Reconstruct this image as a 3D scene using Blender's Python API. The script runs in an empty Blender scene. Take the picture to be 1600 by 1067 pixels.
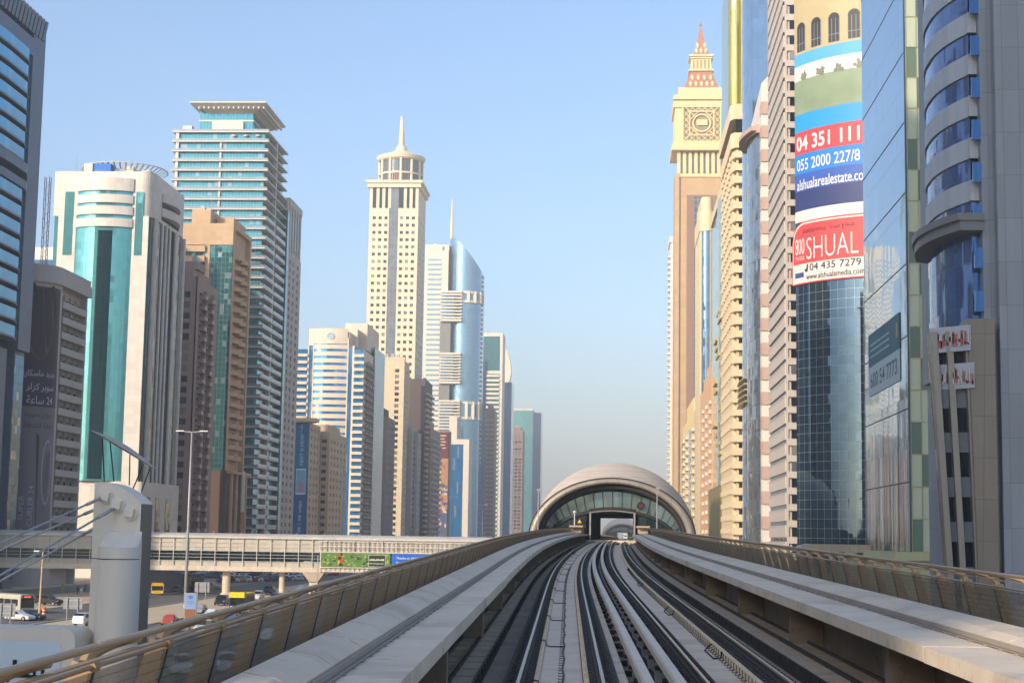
import bpy, math, random, unicodedata
from mathutils import Vector, Matrix
random.seed(11)
S = bpy.context.scene
COL = S.collection
R = math.radians
# ---------------------------------------------------------------- camera
# eye 13 m above the street, road axis = +Y; lens and attitude solved from the photograph
FPX = 2535.0; EYE = Vector((0, 0, 13.0))
_d = Vector(((955-800)/FPX, -(840.5-533.5)/FPX, -1)).normalized()
_e = Vector((1, -0.0159, 0))
_x0 = (_e - _d*_e.dot(_d)).normalized()
_u = _x0.cross(_d).normalized()
CM = Matrix((_x0, _d, _u))                       # camera vector -> world vector
cam = bpy.data.cameras.new('camera'); cam.lens = FPX/1600*36; cam.sensor_width = 36
cam.clip_start = .3; cam.clip_end = 30000
cam_ob = bpy.data.objects.new('camera', cam); COL.objects.link(cam_ob)
cam_ob.matrix_world = Matrix.Translation(EYE) @ CM.to_4x4()
S.camera = cam_ob
def ray(px, py): return CM @ Vector(((px-800)/FPX, -(py-533.5)/FPX, -1))
def at(px, py, Y): r = ray(px, py); return EYE + r*(Y/r.y)
def Xp(px, py, Y): return at(px, py, Y).x
def Zp(px, py, Y): return at(px, py, Y).z
def Yx(px, py, X): r = ray(px, py); return r.y*(X/r.x)
def Gp(px, py, z=0.0): r = ray(px, py); return EYE + r*((z-13.0)/r.z)
# ---------------------------------------------------------------- sky, sun, exposure
HAZE = 3.0e-4
SUN_AZ, SUN_EL = 38.0, 21.0
w = bpy.data.worlds.new('World'); S.world = w; w.use_nodes = True
nt = w.node_tree; bg = nt.nodes['Background']
sky = nt.nodes.new('ShaderNodeTexSky'); sky.sky_type = 'NISHITA'; sky.sun_disc = False
sky.sun_elevation = R(SUN_EL); sky.sun_rotation = R(180+SUN_AZ)
sky.altitude = 0; sky.air_density = 1.0; sky.dust_density = 2.2; sky.ozone_density = 4.0
nt.links.new(sky.outputs[0], bg.inputs[0]); bg.inputs[1].default_value = .15
sun = bpy.data.lights.new('sun', 'SUN'); sun.energy = 3.0; sun.angle = R(.53); sun.color = (1, .86, .68)
sun_ob = bpy.data.objects.new('sun', sun); COL.objects.link(sun_ob)
sun_dir = Vector((-math.sin(R(SUN_AZ))*math.cos(R(SUN_EL)), -math.cos(R(SUN_AZ))*math.cos(R(SUN_EL)), math.sin(R(SUN_EL))))
sun_ob.rotation_euler = sun_dir.to_track_quat('Z', 'Y').to_euler()
sun_ob.location = (-60, -60, 200)
S.view_settings.view_transform = 'Standard'; S.view_settings.look = 'None'
S.view_settings.exposure = 0.9; S.view_settings.gamma = 1
S.render.engine = 'CYCLES'
cy = S.cycles; cy.max_bounces = 6; cy.diffuse_bounces = 3; cy.glossy_bounces = 3; cy.transparent_max_bounces = 12
cy.volume_bounces = 0; cy.caustics_reflective = False; cy.caustics_refractive = False; cy.sample_clamp_indirect = 4
# ---------------------------------------------------------------- toolkit
def lin(h):
    o = []
    for i in (0, 2, 4):
        c = int(h[i:i+2], 16)/255
        o.append(c/12.92 if c <= .04045 else ((c+.055)/1.055)**2.4)
    return (*o, 1)
class NB:
    def __init__(s, name):
        s.m = bpy.data.materials.new(name); s.m.use_nodes = True
        s.t = s.m.node_tree; s.p = s.t.nodes['Principled BSDF']; s.out = s.t.nodes['Material Output']
        s.oc = None
    def n(s, ty, **kw):
        a = s.t.nodes.new(ty)
        for k, v in kw.items(): setattr(a, k, v)
        return a
    def l(s, a, b): s.t.links.new(a, b)
    def math(s, op, a, b=None, c=None):
        q = s.n('ShaderNodeMath', operation=op)
        for i, x in enumerate((a, b, c)):
            if x is None: continue
            if isinstance(x, (int, float)): q.inputs[i].default_value = x
            else: s.l(x, q.inputs[i])
        return q.outputs[0]
    def coords(s):
        if s.oc is None:
            s.oc = s.n('ShaderNodeTexCoord').outputs['Object']
            x = s.n('ShaderNodeSeparateXYZ'); s.l(s.oc, x.inputs[0]); s.x, s.y, s.z = x.outputs
        return s.oc
    def noise(s, scale, detail=3, vec=None):
        q = s.n('ShaderNodeTexNoise'); q.inputs['Scale'].default_value = scale; q.inputs['Detail'].default_value = detail
        s.l(vec or s.coords(), q.inputs['Vector']); return q.outputs['Fac']
    def mix(s, f, a, b):
        q = s.n('ShaderNodeMix', data_type='RGBA')
        for i, x in ((0, f), (6, a), (7, b)):
            if hasattr(x, 'is_output'): s.l(x, q.inputs[i])
            else: q.inputs[i].default_value = x
        return q.outputs[2]
    def scale(s, col, f):
        q = s.n('ShaderNodeVectorMath', operation='SCALE')
        if hasattr(col, 'is_output'): s.l(col, q.inputs[0])
        else: q.inputs[0].default_value = col[:3]
        if hasattr(f, 'is_output'): s.l(f, q.inputs['Scale'])
        else: q.inputs['Scale'].default_value = f
        return q.outputs[0]
    def grid(s, du, dz, lw, u=None):
        s.coords()
        u = u or s.math('ADD', s.x, s.y)
        a = s.math('DIVIDE', u, du); b = s.math('DIVIDE', s.z, dz)
        la = s.math('LESS_THAN', s.math('FRACT', a), lw/du); lb = s.math('LESS_THAN', s.math('FRACT', b), lw/dz)
        mask = s.math('MAXIMUM', la, lb)
        cv = s.n('ShaderNodeCombineXYZ'); s.l(s.math('FLOOR', a), cv.inputs[0]); s.l(s.math('FLOOR', b), cv.inputs[1])
        wn = s.n('ShaderNodeTexWhiteNoise', noise_dimensions='2D'); s.l(cv.outputs[0], wn.inputs['Vector'])
        return mask, wn
def dif(name, h, rough=.75, metal=0.0, var=.16, sc=.25, fine=6.0, grid=None, spec=.4, bump=0.0, streak=0.085, stain=0.0):
    """matt or metal surface with large and fine tonal variation; grid=(du,dz,lw,dark) draws panel joints"""
    b = NB(name); c = lin(h); b.coords()
    f = b.math('MULTIPLY_ADD', b.noise(sc, 4), 2*var, 1-var)
    f2 = b.math('MULTIPLY_ADD', b.noise(fine, 2), var, 1-var/2)
    f = b.math('MULTIPLY', f, f2)
    if streak:
        mp = b.n('ShaderNodeMapping'); mp.inputs['Scale'].default_value = (1, 1, .06); b.l(b.coords(), mp.inputs[0])
        st = b.noise(1.3, 3, mp.outputs[0]); f = b.math('MULTIPLY', f, b.math('MULTIPLY_ADD', st, streak*2, 1-streak))
    if stain:
        cr = b.n('ShaderNodeMapRange'); cr.inputs['From Min'].default_value = .52; cr.inputs['From Max'].default_value = .68
        b.l(b.noise(.55, 6), cr.inputs['Value']); f = b.math('MULTIPLY', f, b.math('MULTIPLY_ADD', cr.outputs[0], -stain, 1.0))
        c2 = b.n('ShaderNodeMapRange'); c2.inputs['From Min'].default_value = .60; c2.inputs['From Max'].default_value = .66
        b.l(b.noise(3.1, 3), c2.inputs['Value']); f = b.math('MULTIPLY', f, b.math('MULTIPLY_ADD', c2.outputs[0], -stain*.6, 1.0))
    col = b.scale(c, f)
    if grid:
        mask, wn = b.grid(*grid[:3])
        cell = b.math('MULTIPLY_ADD', wn.outputs['Value'], .14, .93)
        col = b.scale(col, cell)
        col = b.mix(mask, col, tuple(x*grid[3] for x in c[:3])+(1,))
    b.l(col, b.p.inputs['Base Color'])
    b.p.inputs['Roughness'].default_value = rough; b.p.inputs['Metallic'].default_value = metal
    b.p.inputs['Specular IOR Level'].default_value = spec
    if bump:
        bn = b.n('ShaderNodeBump'); bn.inputs['Strength'].default_value = bump; bn.inputs['Distance'].default_value = .03
        b.l(b.noise(fine*2, 4), bn.inputs['Height']); b.l(bn.outputs[0], b.p.inputs['Normal'])
    return b.m
def glass(name, h, du=1.5, dz=1.8, lw=.07, line='30363a', metal=.75, rough=.05, wob=.012, wave=.006, wsc=.35, cell=.3, cyl=None, fins=False, spec=.6, blind=0.0, each=0.0):
    """curtain-wall glass: tinted mirror whose panes each lean a hair differently"""
    b = NB(name); b.coords(); c = lin(h)
    u = None
    if cyl:
        u = b.math('MULTIPLY', b.math('ARCTAN2', b.math('SUBTRACT', b.x, cyl[0]), b.math('SUBTRACT', b.y, cyl[1])), cyl[2])
    mask, wn = b.grid(du, dz, lw, u)
    tone = b.math('MULTIPLY_ADD', wn.outputs['Value'], cell, 1-cell/2)
    col = b.scale(c, tone)
    if each:
        oi = b.n('ShaderNodeObjectInfo'); rz_ = oi.outputs['Random']
        col = b.scale(col, b.math('MULTIPLY_ADD', rz_, .9, .6))
        col = b.mix(b.math('GREATER_THAN', rz_, 1-each), col, (.30, .28, .25, 1))
        col = b.mix(b.math('GREATER_THAN', b.math('FRACT', b.math('MULTIPLY', rz_, 7.31)), 1-each*.6), col, (.14, .17, .20, 1))
    if blind:
        bl = b.math('GREATER_THAN', wn.outputs['Value'], 1-blind)
        col = b.mix(bl, col, tuple(x*.5+.28 for x in c[:3])+(1,))
    col = b.mix(mask, col, lin(line))
    b.l(col, b.p.inputs['Base Color'])
    b.l(b.math('MULTIPLY_ADD', mask, -metal*.6, metal), b.p.inputs['Metallic'])
    b.l(b.math('MULTIPLY_ADD', mask, .4, rough), b.p.inputs['Roughness'])
    b.p.inputs['Specular IOR Level'].default_value = spec
    g = b.n('ShaderNodeNewGeometry')
    v = b.n('ShaderNodeVectorMath', operation='MULTIPLY_ADD'); b.l(wn.outputs['Color'], v.inputs[0])
    v.inputs[1].default_value = (wob*2,)*3; v.inputs[2].default_value = (-wob,)*3
    q = b.n('ShaderNodeTexNoise'); q.inputs['Scale'].default_value = wsc; q.inputs['Detail'].default_value = 2
    if fins:
        mp = b.n('ShaderNodeMapping'); mp.inputs['Scale'].default_value = (3, 3, .12); b.l(b.coords(), mp.inputs[0]); b.l(mp.outputs[0], q.inputs['Vector'])
    else: b.l(b.coords(), q.inputs['Vector'])
    v2 = b.n('ShaderNodeVectorMath', operation='MULTIPLY_ADD'); b.l(q.outputs['Color'], v2.inputs[0])
    v2.inputs[1].default_value = (wave*6,)*3; v2.inputs[2].default_value = (-wave*3,)*3
    a1 = b.n('ShaderNodeVectorMath', operation='ADD'); b.l(v.outputs[0], a1.inputs[0]); b.l(v2.outputs[0], a1.inputs[1])
    a2 = b.n('ShaderNodeVectorMath', operation='ADD'); b.l(a1.outputs[0], a2.inputs[0]); b.l(g.outputs['Normal'], a2.inputs[1])
    nn = b.n('ShaderNodeVectorMath', operation='NORMALIZE'); b.l(a2.outputs[0], nn.inputs[0])
    b.l(nn.outputs[0], b.p.inputs['Normal'])
    return b.m
class MB:
    def __init__(s): s.v = []; s.f = []; s.mi = []
    def add(s, vs, fs, m=0):
        o = len(s.v); s.v += [tuple(v) for v in vs]
        for f in fs: s.f.append(tuple(o+i for i in f)); s.mi.append(m)
        return s
    def box(s, x0, x1, y0, y1, z0, z1, m=0):
        if x0 > x1: x0, x1 = x1, x0
        if y0 > y1: y0, y1 = y1, y0
        if z0 > z1: z0, z1 = z1, z0
        return s.add([(x0,y0,z0),(x1,y0,z0),(x1,y1,z0),(x0,y1,z0),(x0,y0,z1),(x1,y0,z1),(x1,y1,z1),(x0,y1,z1)],
                     [(0,3,2,1),(4,5,6,7),(0,1,5,4),(1,2,6,5),(2,3,7,6),(3,0,4,7)], m)
    def prism(s, poly, z0, z1, m=0, top=None):
        n = len(poly); zt = (lambda i: z1) if not callable(z1) else (lambda i: z1(*poly[i]))
        a = sum(poly[i][0]*poly[(i+1)%n][1]-poly[(i+1)%n][0]*poly[i][1] for i in range(n))
        if a < 0: poly = poly[::-1]
        vs = [(x, y, z0) for x, y in poly]+[(x, y, zt(i)) for i, (x, y) in enumerate(poly)]
        fs = [(i, (i+1) % n, n+(i+1) % n, n+i) for i in range(n)]
        s.add(vs, fs, m)
        s.add(vs, [tuple(range(n))[::-1], tuple(range(n, 2*n))], m if top is None else top)
        return s
    def taper(s, poly, z0, poly2, z1, m=0):
        n = len(poly)
        s.add([(x, y, z0) for x, y in poly]+[(x, y, z1) for x, y in poly2],
              [(i, (i+1) % n, n+(i+1) % n, n+i) for i in range(n)]+[tuple(range(n))[::-1], tuple(range(n, 2*n))], m); return s
    def band(s, outer, inner, z0, z1, m=0):
        """open strip with thickness between two polylines (same point count)"""
        n = len(outer)
        vs = [(*p, z0) for p in outer]+[(*p, z1) for p in outer]+[(*p, z0) for p in inner]+[(*p, z1) for p in inner]
        fs = []
        for i in range(n-1):
            fs += [(i, i+1, n+i+1, n+i), (2*n+i+1, 2*n+i, 3*n+i, 3*n+i+1), (n+i, n+i+1, 3*n+i+1, 3*n+i), (i+1, i, 2*n+i, 2*n+i+1)]
        fs += [(0, n, 3*n, 2*n), (n-1, 3*n-1, 4*n-1, 2*n-1)]
        s.add(vs, fs, m); return s
    def tube(s, pts, r, n=8, m=0, cap=True):
        pts = [Vector(p) for p in pts]; rs = r if isinstance(r, (list, tuple)) else [r]*len(pts)
        vs = []; fs = []; up = None
        for i, p in enumerate(pts):
            t = (pts[min(i+1, len(pts)-1)]-pts[max(i-1, 0)]).normalized()
            if up is None: up = t.orthogonal().normalized()
            up = (up-t*up.dot(t)).normalized(); sd = t.cross(up)
            for k in range(n):
                a = 2*math.pi*k/n; vs.append(p+(up*math.cos(a)+sd*math.sin(a))*rs[i])
        for i in range(len(pts)-1):
            for k in range(n):
                k2 = (k+1) % n; fs.append((i*n+k, i*n+k2, (i+1)*n+k2, (i+1)*n+k))
        if cap: fs += [tuple(range(n))[::-1], tuple(range((len(pts)-1)*n, len(pts)*n))]
        return s.add(vs, fs, m)
    def lathe(s, prof, n=16, m=0, cx=0, cy=0):
        vs = [(cx+r*math.cos(2*math.pi*k/n), cy+r*math.sin(2*math.pi*k/n), z) for r, z in prof for k in range(n)]
        fs = [(i*n+k, i*n+(k+1) % n, (i+1)*n+(k+1) % n, (i+1)*n+k) for i in range(len(prof)-1) for k in range(n)]
        return s.add(vs, fs, m)
    def rings(s, rings, m=0, closed=False):
        n = len(rings[0]); vs = [p for r in rings for p in r]
        fs = []
        for i in range(len(rings)-1):
            for k in range(n if closed else n-1):
                k2 = (k+1) % n; fs.append((i*n+k, i*n+k2, (i+1)*n+k2, (i+1)*n+k))
        return s.add(vs, fs, m)
    def fb(s, F, u0, u1, o0, o1, z0, z1, m=0):
        """box on a facade: u along it, o outward from it"""
        if F[0] == 'f': return s.box(u0, u1, F[1]-o1, F[1]-o0, z0, z1, m)
        return s.box(F[1]+F[2]*o0, F[1]+F[2]*o1, u0, u1, z0, z1, m)
    def data(s, name, mats, smooth=False):
        me = bpy.data.meshes.new(name); me.from_pydata(s.v, [], s.f)
        for m in (mats if isinstance(mats, (list, tuple)) else [mats]): me.materials.append(m)
        me.polygons.foreach_set('material_index', s.mi)
        if smooth: me.polygons.foreach_set('use_smooth', [True]*len(s.f))
        me.update(); return me
    def build(s, name, mats, parent=None, loc=None, smooth=False):
        o = bpy.data.objects.new(name, s.data(name, mats, smooth)); COL.objects.link(o)
        if parent: o.parent = parent
        if loc: o.location = loc
        return o
def tag(o, label, cat, group=None, kind=None):
    if label: o['label'] = label
    if cat: o['category'] = cat
    if group: o['group'] = group
    if kind: o['kind'] = kind
    return o
def thing(name, label, cat, loc=(0, 0, 0), rz=0, group=None):
    o = bpy.data.objects.new(name, None); o.empty_display_size = .5; COL.objects.link(o)
    o.location = loc; o.rotation_euler = (0, 0, rz); return tag(o, label, cat, group)
def struct(mb, name, mat, smooth=False):
    o = mb.build(name, mat, smooth=smooth); o['kind'] = 'structure'; return o
def link(o, parent=None):
    COL.objects.link(o)
    if parent: o.parent = parent
    return o
def copy_tree(o, parent=None):
    c = o.copy(); COL.objects.link(c)
    if parent: c.parent = parent
    for ch in list(o.children): copy_tree(ch, c)
    return c
def repeat(parent, name, mb, mats, mtx, cap=100, smooth=False):
    """the same part many times on one thing; past the cap the rest is one 'stuff' part"""
    me = mb.data(name, mats, smooth)
    for M in mtx[:cap]:
        o = bpy.data.objects.new(name, me); COL.objects.link(o); o.parent = parent; o.matrix_local = M
    rest = mtx[cap:]
    if rest:
        q = MB()
        for M in rest:
            o0 = len(q.v); q.v += [tuple(M @ Vector(v)) for v in mb.v]
            q.f += [tuple(o0+i for i in f) for f in mb.f]; q.mi += mb.mi
        o = q.build(name, mats, parent, smooth=smooth); o['kind'] = 'stuff'
def fm(F, u, o, z):
    """placement of a part modelled facing -Y onto a facade"""
    if F[0] == 'f': return Matrix.Translation((u, F[1]-o, z))
    return Matrix.Translation((F[1]+F[2]*o, u, z)) @ Matrix.Rotation(R(90*F[2]), 4, 'Z')
def cells(a, b, n, frac):
    w = (b-a)/n; return [(a+w*(i+.5-frac/2), a+w*(i+.5+frac/2)) for i in range(n)]
def lattice(mb, F, u0, u1, z0, z1, us, zs, depth, m=0):
    """piers and spandrels standing proud of a recessed core"""
    p = u0
    for a, b in us:
        if a > p+1e-3: mb.fb(F, p, a, -depth, 0, z0, z1, m)
        p = b
    if u1 > p+1e-3: mb.fb(F, p, u1, -depth, 0, z0, z1, m)
    for a, b in us:
        q = z0
        for c, d in zs:
            if c > q+1e-3: mb.fb(F, a, b, -depth, -.03, q, c, m)
            q = d
        if z1 > q+1e-3: mb.fb(F, a, b, -depth, -.03, q, z1, m)
def arc(cx, cy, r, a0, a1, n):
    return [(cx+r*math.sin(R(a0+(a1-a0)*i/n)), cy-r*math.cos(R(a0+(a1-a0)*i/n))) for i in range(n+1)]
# ---- lettering
def ar(s):
    """shape Arabic letters into presentation forms, in visual order"""
    dual = 'بتثجحخسشصضطظعغفقكلمنهيئ'; right = 'اأإآدذرزوةىؤ'
    nm = lambda ch: unicodedata.name(ch)
    out = []
    for wd in s.split(' '):
        q = []; i = 0
        for i, ch in enumerate(wd):
            if ch not in dual+right: q.append(ch); continue
            pj = i > 0 and wd[i-1] in dual; nj = i < len(wd)-1 and ch in dual and wd[i+1] in dual+right
            form = 'MEDIAL' if pj and nj else 'FINAL' if pj else 'INITIAL' if nj else 'ISOLATED'
            try: q.append(unicodedata.lookup(nm(ch)+' '+form+' FORM'))
            except KeyError: q.append(ch)
        out.append(wd if wd.isdigit() else ''.join(q[::-1]))
    return ' '.join(out[::-1])
def text_mb(body, height, width=None, bold=0.0, maxe=None):
    cu = bpy.data.curves.new('lettering', 'FONT'); cu.body = body; cu.size = 1; cu.resolution_u = 3; cu.offset = bold
    o = bpy.data.objects.new('lettering', cu); me = bpy.data.meshes.new_from_object(o)
    v = [tuple(q.co) for q in me.vertices]; f = [tuple(p.vertices) for p in me.polygons]
    bpy.data.objects.remove(o); bpy.data.curves.remove(cu); bpy.data.meshes.remove(me)
    x0 = min(q[0] for q in v); x1 = max(q[0] for q in v); y0 = min(q[1] for q in v); y1 = max(q[1] for q in v)
    sy = height/(y1-y0); sx = sy if width is None else width/(x1-x0)
    mb = MB(); mb.add([((q[0]-x0)*sx, 0, (q[1]-y0)*sy) for q in v], f)
    return mb, (x1-x0)*sx
def warp(mb, fn):
    mb.v = [tuple(fn(*v)) for v in mb.v]; return mb
# ---- windows
def win_mb(wd, ht, frame=.08, dep=.12, mull=1, sash=True):
    """window facing -Y, origin bottom centre: 0 = frame, 1 = glass"""
    m = MB(); m.box(-wd/2, wd/2, 0, dep*.4, 0, ht, 1)
    m.box(-wd/2, wd/2, -dep, 0, 0, frame, 0); m.box(-wd/2, wd/2, -dep, 0, ht-frame, ht, 0)
    for i in range(mull+2):
        x = -wd/2+frame/2+(wd-frame)*i/(mull+1); m.box(x-frame/2, x+frame/2, -dep, 0, frame, ht-frame, 0)
    return m
# ---------------------------------------------------------------- shared materials
m_conc = dif('pale concrete', 'd4c3ad', .85, var=.14, sc=.5, fine=9, bump=.25, streak=.06, stain=.16)
m_conc_walk = dif('walkway concrete', 'd8c7b1', .85, var=.16, sc=.8, fine=14, bump=.3, stain=.22)
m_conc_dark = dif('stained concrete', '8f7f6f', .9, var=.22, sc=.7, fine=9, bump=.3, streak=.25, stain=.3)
m_floor = dif('deck floor grime', '978979', .92, var=.25, sc=.9, fine=18, bump=.4, stain=.35)
m_slab = dif('track slab', 'd3bfaa', .88, var=.14, sc=.7, fine=16, bump=.2, stain=.2)
m_slab_edge = dif('slab edge', 'd6bf9f', .9, var=.2, sc=2, fine=14)
m_black = dif('black rubber', '1b1c1d', .6, var=.3, sc=3, fine=20)
m_rail = dif('worn rail steel', 'b8a58a', .42, metal=.8, var=.1, sc=2, fine=20)
m_fast = dif('dusty fastenings', '34312e', .75, var=.25, sc=3, fine=20)
m_railside = dif('rusty rail side', '3a322d', .7, var=.25, sc=4, fine=20)
m_cover = dif('conductor rail cover', 'd0c2b0', .6, var=.1, sc=1.2, fine=12)
m_tray = dif('cable tray lid', 'b5a28c', .7, var=.25, sc=1.2, fine=12, metal=.1)
m_tray_dk = dif('cable tray flange', '2b2723', .6, var=.2, sc=2, fine=12)
m_alu = dif('brushed bronze metal', 'a98f70', .42, metal=.55, var=.08, sc=1.5, fine=20)
m_alu_post = dif('bronze painted post', 'a58b69', .5, metal=.25, var=.1, sc=2, fine=16)
m_white = dif('white paint', 'd9d6d0', .5, var=.05)
m_grey_metal = dif('grey painted metal', 'a5a6a6', .45, metal=.2, var=.07, sc=1.0, streak=.06)
m_dark_metal = dif('dark metal', '34373a', .5, metal=.3, var=.15)
m_glass_dk = glass('dark window glass', '1c2530', 1.3, 50, .0, metal=.35, cell=.5, wob=.01, each=.22)
m_glass_bl = glass('blue window glass', '2f5d86', 1.6, 3.5, .0, metal=.55, cell=.35, wob=.012)
m_win_frame = dif('window frame', '8f8b86', .6, var=.05)
# ---------------------------------------------------------------- ground and roads
g = MB(); g.box(-9000, 9000, -1500, 14000, -.6, 0)
struct(g, 'ground', dif('desert sand', 'c6b196', .95, var=.16, sc=.06, fine=.9, bump=.2))
m_asph = dif('asphalt', '68645f', .85, var=.15, sc=.15, fine=2.0, bump=.1)
g = MB(); g.box(-64, -22, -300, 2600, .004, .012); g.box(-92, -79, -300, 2600, .004, .012)
struct(g, 'road', m_asph)
m_mark = dif('road paint', 'd0d0c8', .7, var=.15, sc=1)
g = MB()
for x in (-60, -56.4, -48.8, -45.2, -41.6, -34, -30.4, -26):
    for k in range(70): g.box(x-.07, x+.07, 60+k*9, 63+k*9, .016, .022)
struct(g, 'road_markings', m_mark)
g = MB(); g.box(-64.4, -64, -300, 2600, 0, .14); g.box(-79, -78.6, -300, 2600, 0, .14); g.box(-92.4, -92, -300, 2600, 0, .14)
for k in range(60):
    g.box(-64.45, -63.95, 100+k*6, 102+k*6, .0, .15)
struct(g, 'kerb', dif('kerb stone', 'a9a297', .9, var=.2, sc=1))
g = MB(); g.box(-112, -93, 340, 640, .004, .01); g.box(-72, -66, 395, 470, .004, .01)
struct(g, 'car_park', dif('car park paving', '857b73', .9, var=.15, sc=.2))
g = MB(); g.box(-126, -112, 250, 2600, .004, .02); g.box(20, 34, -100, 1400, .004, .02)
struct(g, 'pavement', dif('paving', '9d9184', .9, var=.12, sc=.3, grid=(1.2, 1.2, .05, .7)))
# ---------------------------------------------------------------- viaduct path
def spline(kx, ky):
    n = len(kx); h = [kx[i+1]-kx[i] for i in range(n-1)]
    a = [0]*n; b = [1]*n; c = [0]*n; d = [0]*n
    for i in range(1, n-1):
        a[i] = h[i-1]; b[i] = 2*(h[i-1]+h[i]); c[i] = h[i]; d[i] = 6*((ky[i+1]-ky[i])/h[i]-(ky[i]-ky[i-1])/h[i-1])
    for i in range(1, n):
        w_ = a[i]/b[i-1]; b[i] -= w_*c[i-1]; d[i] -= w_*d[i-1]
    M = [0]*n; M[-1] = d[-1]/b[-1]
    for i in range(n-2, -1, -1): M[i] = (d[i]-c[i]*M[i+1])/b[i]
    def f(x):
        if x <= kx[0]: return ky[0]+(x-kx[0])*((ky[1]-ky[0])/h[0]-M[1]*h[0]/6)
        if x >= kx[-1]: return ky[-1]+(x-kx[-1])*((ky[-1]-ky[-2])/h[-1]+M[-2]*h[-1]/6)
        i = 0
        while i < n-2 and x > kx[i+1]: i += 1
        A = kx[i+1]-x; B = x-kx[i]; q = h[i]
        return M[i]*A**3/(6*q)+M[i+1]*B**3/(6*q)+(ky[i]/q-M[i]*q/6)*A+(ky[i+1]/q-M[i+1]*q/6)*B
    return f
PC = spline([5, 15, 30, 50, 80, 115, 150, 200, 250, 320, 420, 1020, 1500], [-.163, -.469, -.886, -1.421, -2.156, -2.561, -2.59, -2.356, -1.787, -.75, .8, 5.6, 9.5])
PH = spline([-60, 0, 50, 100, 150, 200, 250, 320, 500, 1020, 1500], [3.38, 2.7175, 2.139, 1.563, 1.047, .66, .46, .42, .42, .42, .42])
def pth(off, dz, Y): return (PC(Y)+off, Y, 13-PH(Y)+dz+.0055*off)
def yrange(a, b, st): n = max(1, round((b-a)/st)); return [a+(b-a)*i/n for i in range(n+1)]
def sweep(mb, prof, ys, m=0, closed=True):
    rings = [[pth(o, z, Y) for o, z in prof] for Y in ys]
    mb.rings(rings, m, closed)
    if closed:
        n = len(prof); mb.add(rings[0], [tuple(range(n))], m); mb.add(rings[-1], [tuple(range(n))[::-1]], m)
def rect(a, b, z0, z1): return [(a, z0), (a, z1), (b, z1), (b, z0)]
NEAR = yrange(-25, 250, 2.5); LONG = yrange(-25, 250, 2.5)+yrange(262, 1400, 12)
v = thing('viaduct', 'concrete metro viaduct curving between the towers towards the arched station', 'viaduct', (0, 0, 0))
mb = MB(); sweep(mb, [(-2.75, .95), (-2.75, -.75), (6.55, -.75), (6.55, .95), (8.1, .95), (8.1, .3), (5.6, -1.0), (3.8, -2.6), (-.6, -2.6), (-2.4, -1.0), (-3.85, .3), (-3.85, .95)], LONG)
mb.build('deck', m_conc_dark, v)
mb = MB(); sweep(mb, rect(-2.7, 6.5, -.74, -.45), LONG); mb.build('deck_floor', m_floor, v)
# walkways: slabs of about 12 m with open joints
for side, (e0, e1) in enumerate(((-2.55, -1.645), (5.01, 6.25))):
    mb = MB()
    for k in range(23):
        a = -25+k*12.0; sh = random.uniform(-.02, .02)
        ys = yrange(a+.07, min(a+11.93, 252), 2.0)
        sweep(mb, rect(e0+sh*(side == 1), e1+sh*(side == 0), .8, 1.016), ys)
    sweep(mb, rect(e0, e1, .8, 1.0), yrange(340, 1400, 20)); sweep(mb, rect(e0+.04, e1-.04, .84, .99), NEAR, 1)
    mb.build('walkway', [m_conc_walk, m_fast], v)
    mb = MB()          # support wall below
    w0 = -2.72 if side == 0 else 6.28
    sweep(mb, rect(w0, w0+.2, -.45, .79), NEAR)
    for k in range(90):
        Y = -20+k*3.0; x0, x1 = (-2.5, -1.95) if side == 0 else (5.5, 6.27)
        if k % 4 == 0:
            sweep(mb, rect(x0, x1, -.45, .795), [Y, Y+.35])
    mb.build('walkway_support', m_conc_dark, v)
m_chan = dif('channel cover', '9c9084', .7, var=.12, sc=1)
for side in (0, 1):
    mb = MB(); sg = -1 if side == 0 else 1
    if side == 0: pr = [(-2.42, 1.02), (-2.42, 1.135), (-2.6, 1.235), (-2.9, 1.29), (-2.9, 1.0)]
    else: pr = [(6.0, 1.02), (6.0, 1.12), (6.2, 1.19), (6.8, 1.19), (6.8, .98)]
    for k in range(110):
        a = -25+k*2.5
        sweep(mb, pr, yrange(a+.035, a+2.465, 1.25))
    sweep(mb, pr, yrange(340, 1400, 20))
    sweep(mb, [(pr[1][0]-sg*-.02, 1.0), (pr[1][0]+sg*.03, pr[1][1]-.03), (pr[2][0]+sg*.02, pr[2][1]-.03), (pr[3][0]-sg*.03, pr[3][1]-.03), (pr[3][0]-sg*.03, 1.0)], NEAR, 1)
    o = mb.build('coping', [m_conc, m_fast], v)
    mb = MB()          # grated cable channel at the coping foot, on little feet
    x0 = pr[0][0]
    sweep(mb, rect(x0+.0-sg*.03, x0-sg*.05, 1.05, 1.12), NEAR)
    sweep(mb, rect(x0-sg*.03, x0-sg*.10, 1.032, 1.045), NEAR)
    for k in range(220):
        Y = 4+k*.8
        sweep(mb, rect(x0-sg*.05, x0-sg*.13, 1.018, 1.035), [Y, Y+.07])
    mb.build('cable_channel', m_chan, v)
for k in range(14):
    Y = -10+k*34; x, y, z = pth(1.6, -2.6, Y)
    mb = MB(); mb.lathe([(1.1, 0), (1.1, z-2.4), (2.0, z-.2), (2.2, z-.02)], 20); mb.build('pier', m_conc, v, (x, Y, 0))
# end blocks where the railing stops at the station
for off, lab in ((-2.95, 'left'), (6.5, 'right')):
    mb = MB(); sweep(mb, rect(off-.7, off+.7, 1.2, 2.0), [232, 246]); sweep(mb, rect(off-.95, off+.95, 2.0, 2.25), [231, 247])
    mb.build('end_block', dif('warm stone', 'b39b80', .8, var=.1), v)
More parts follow.
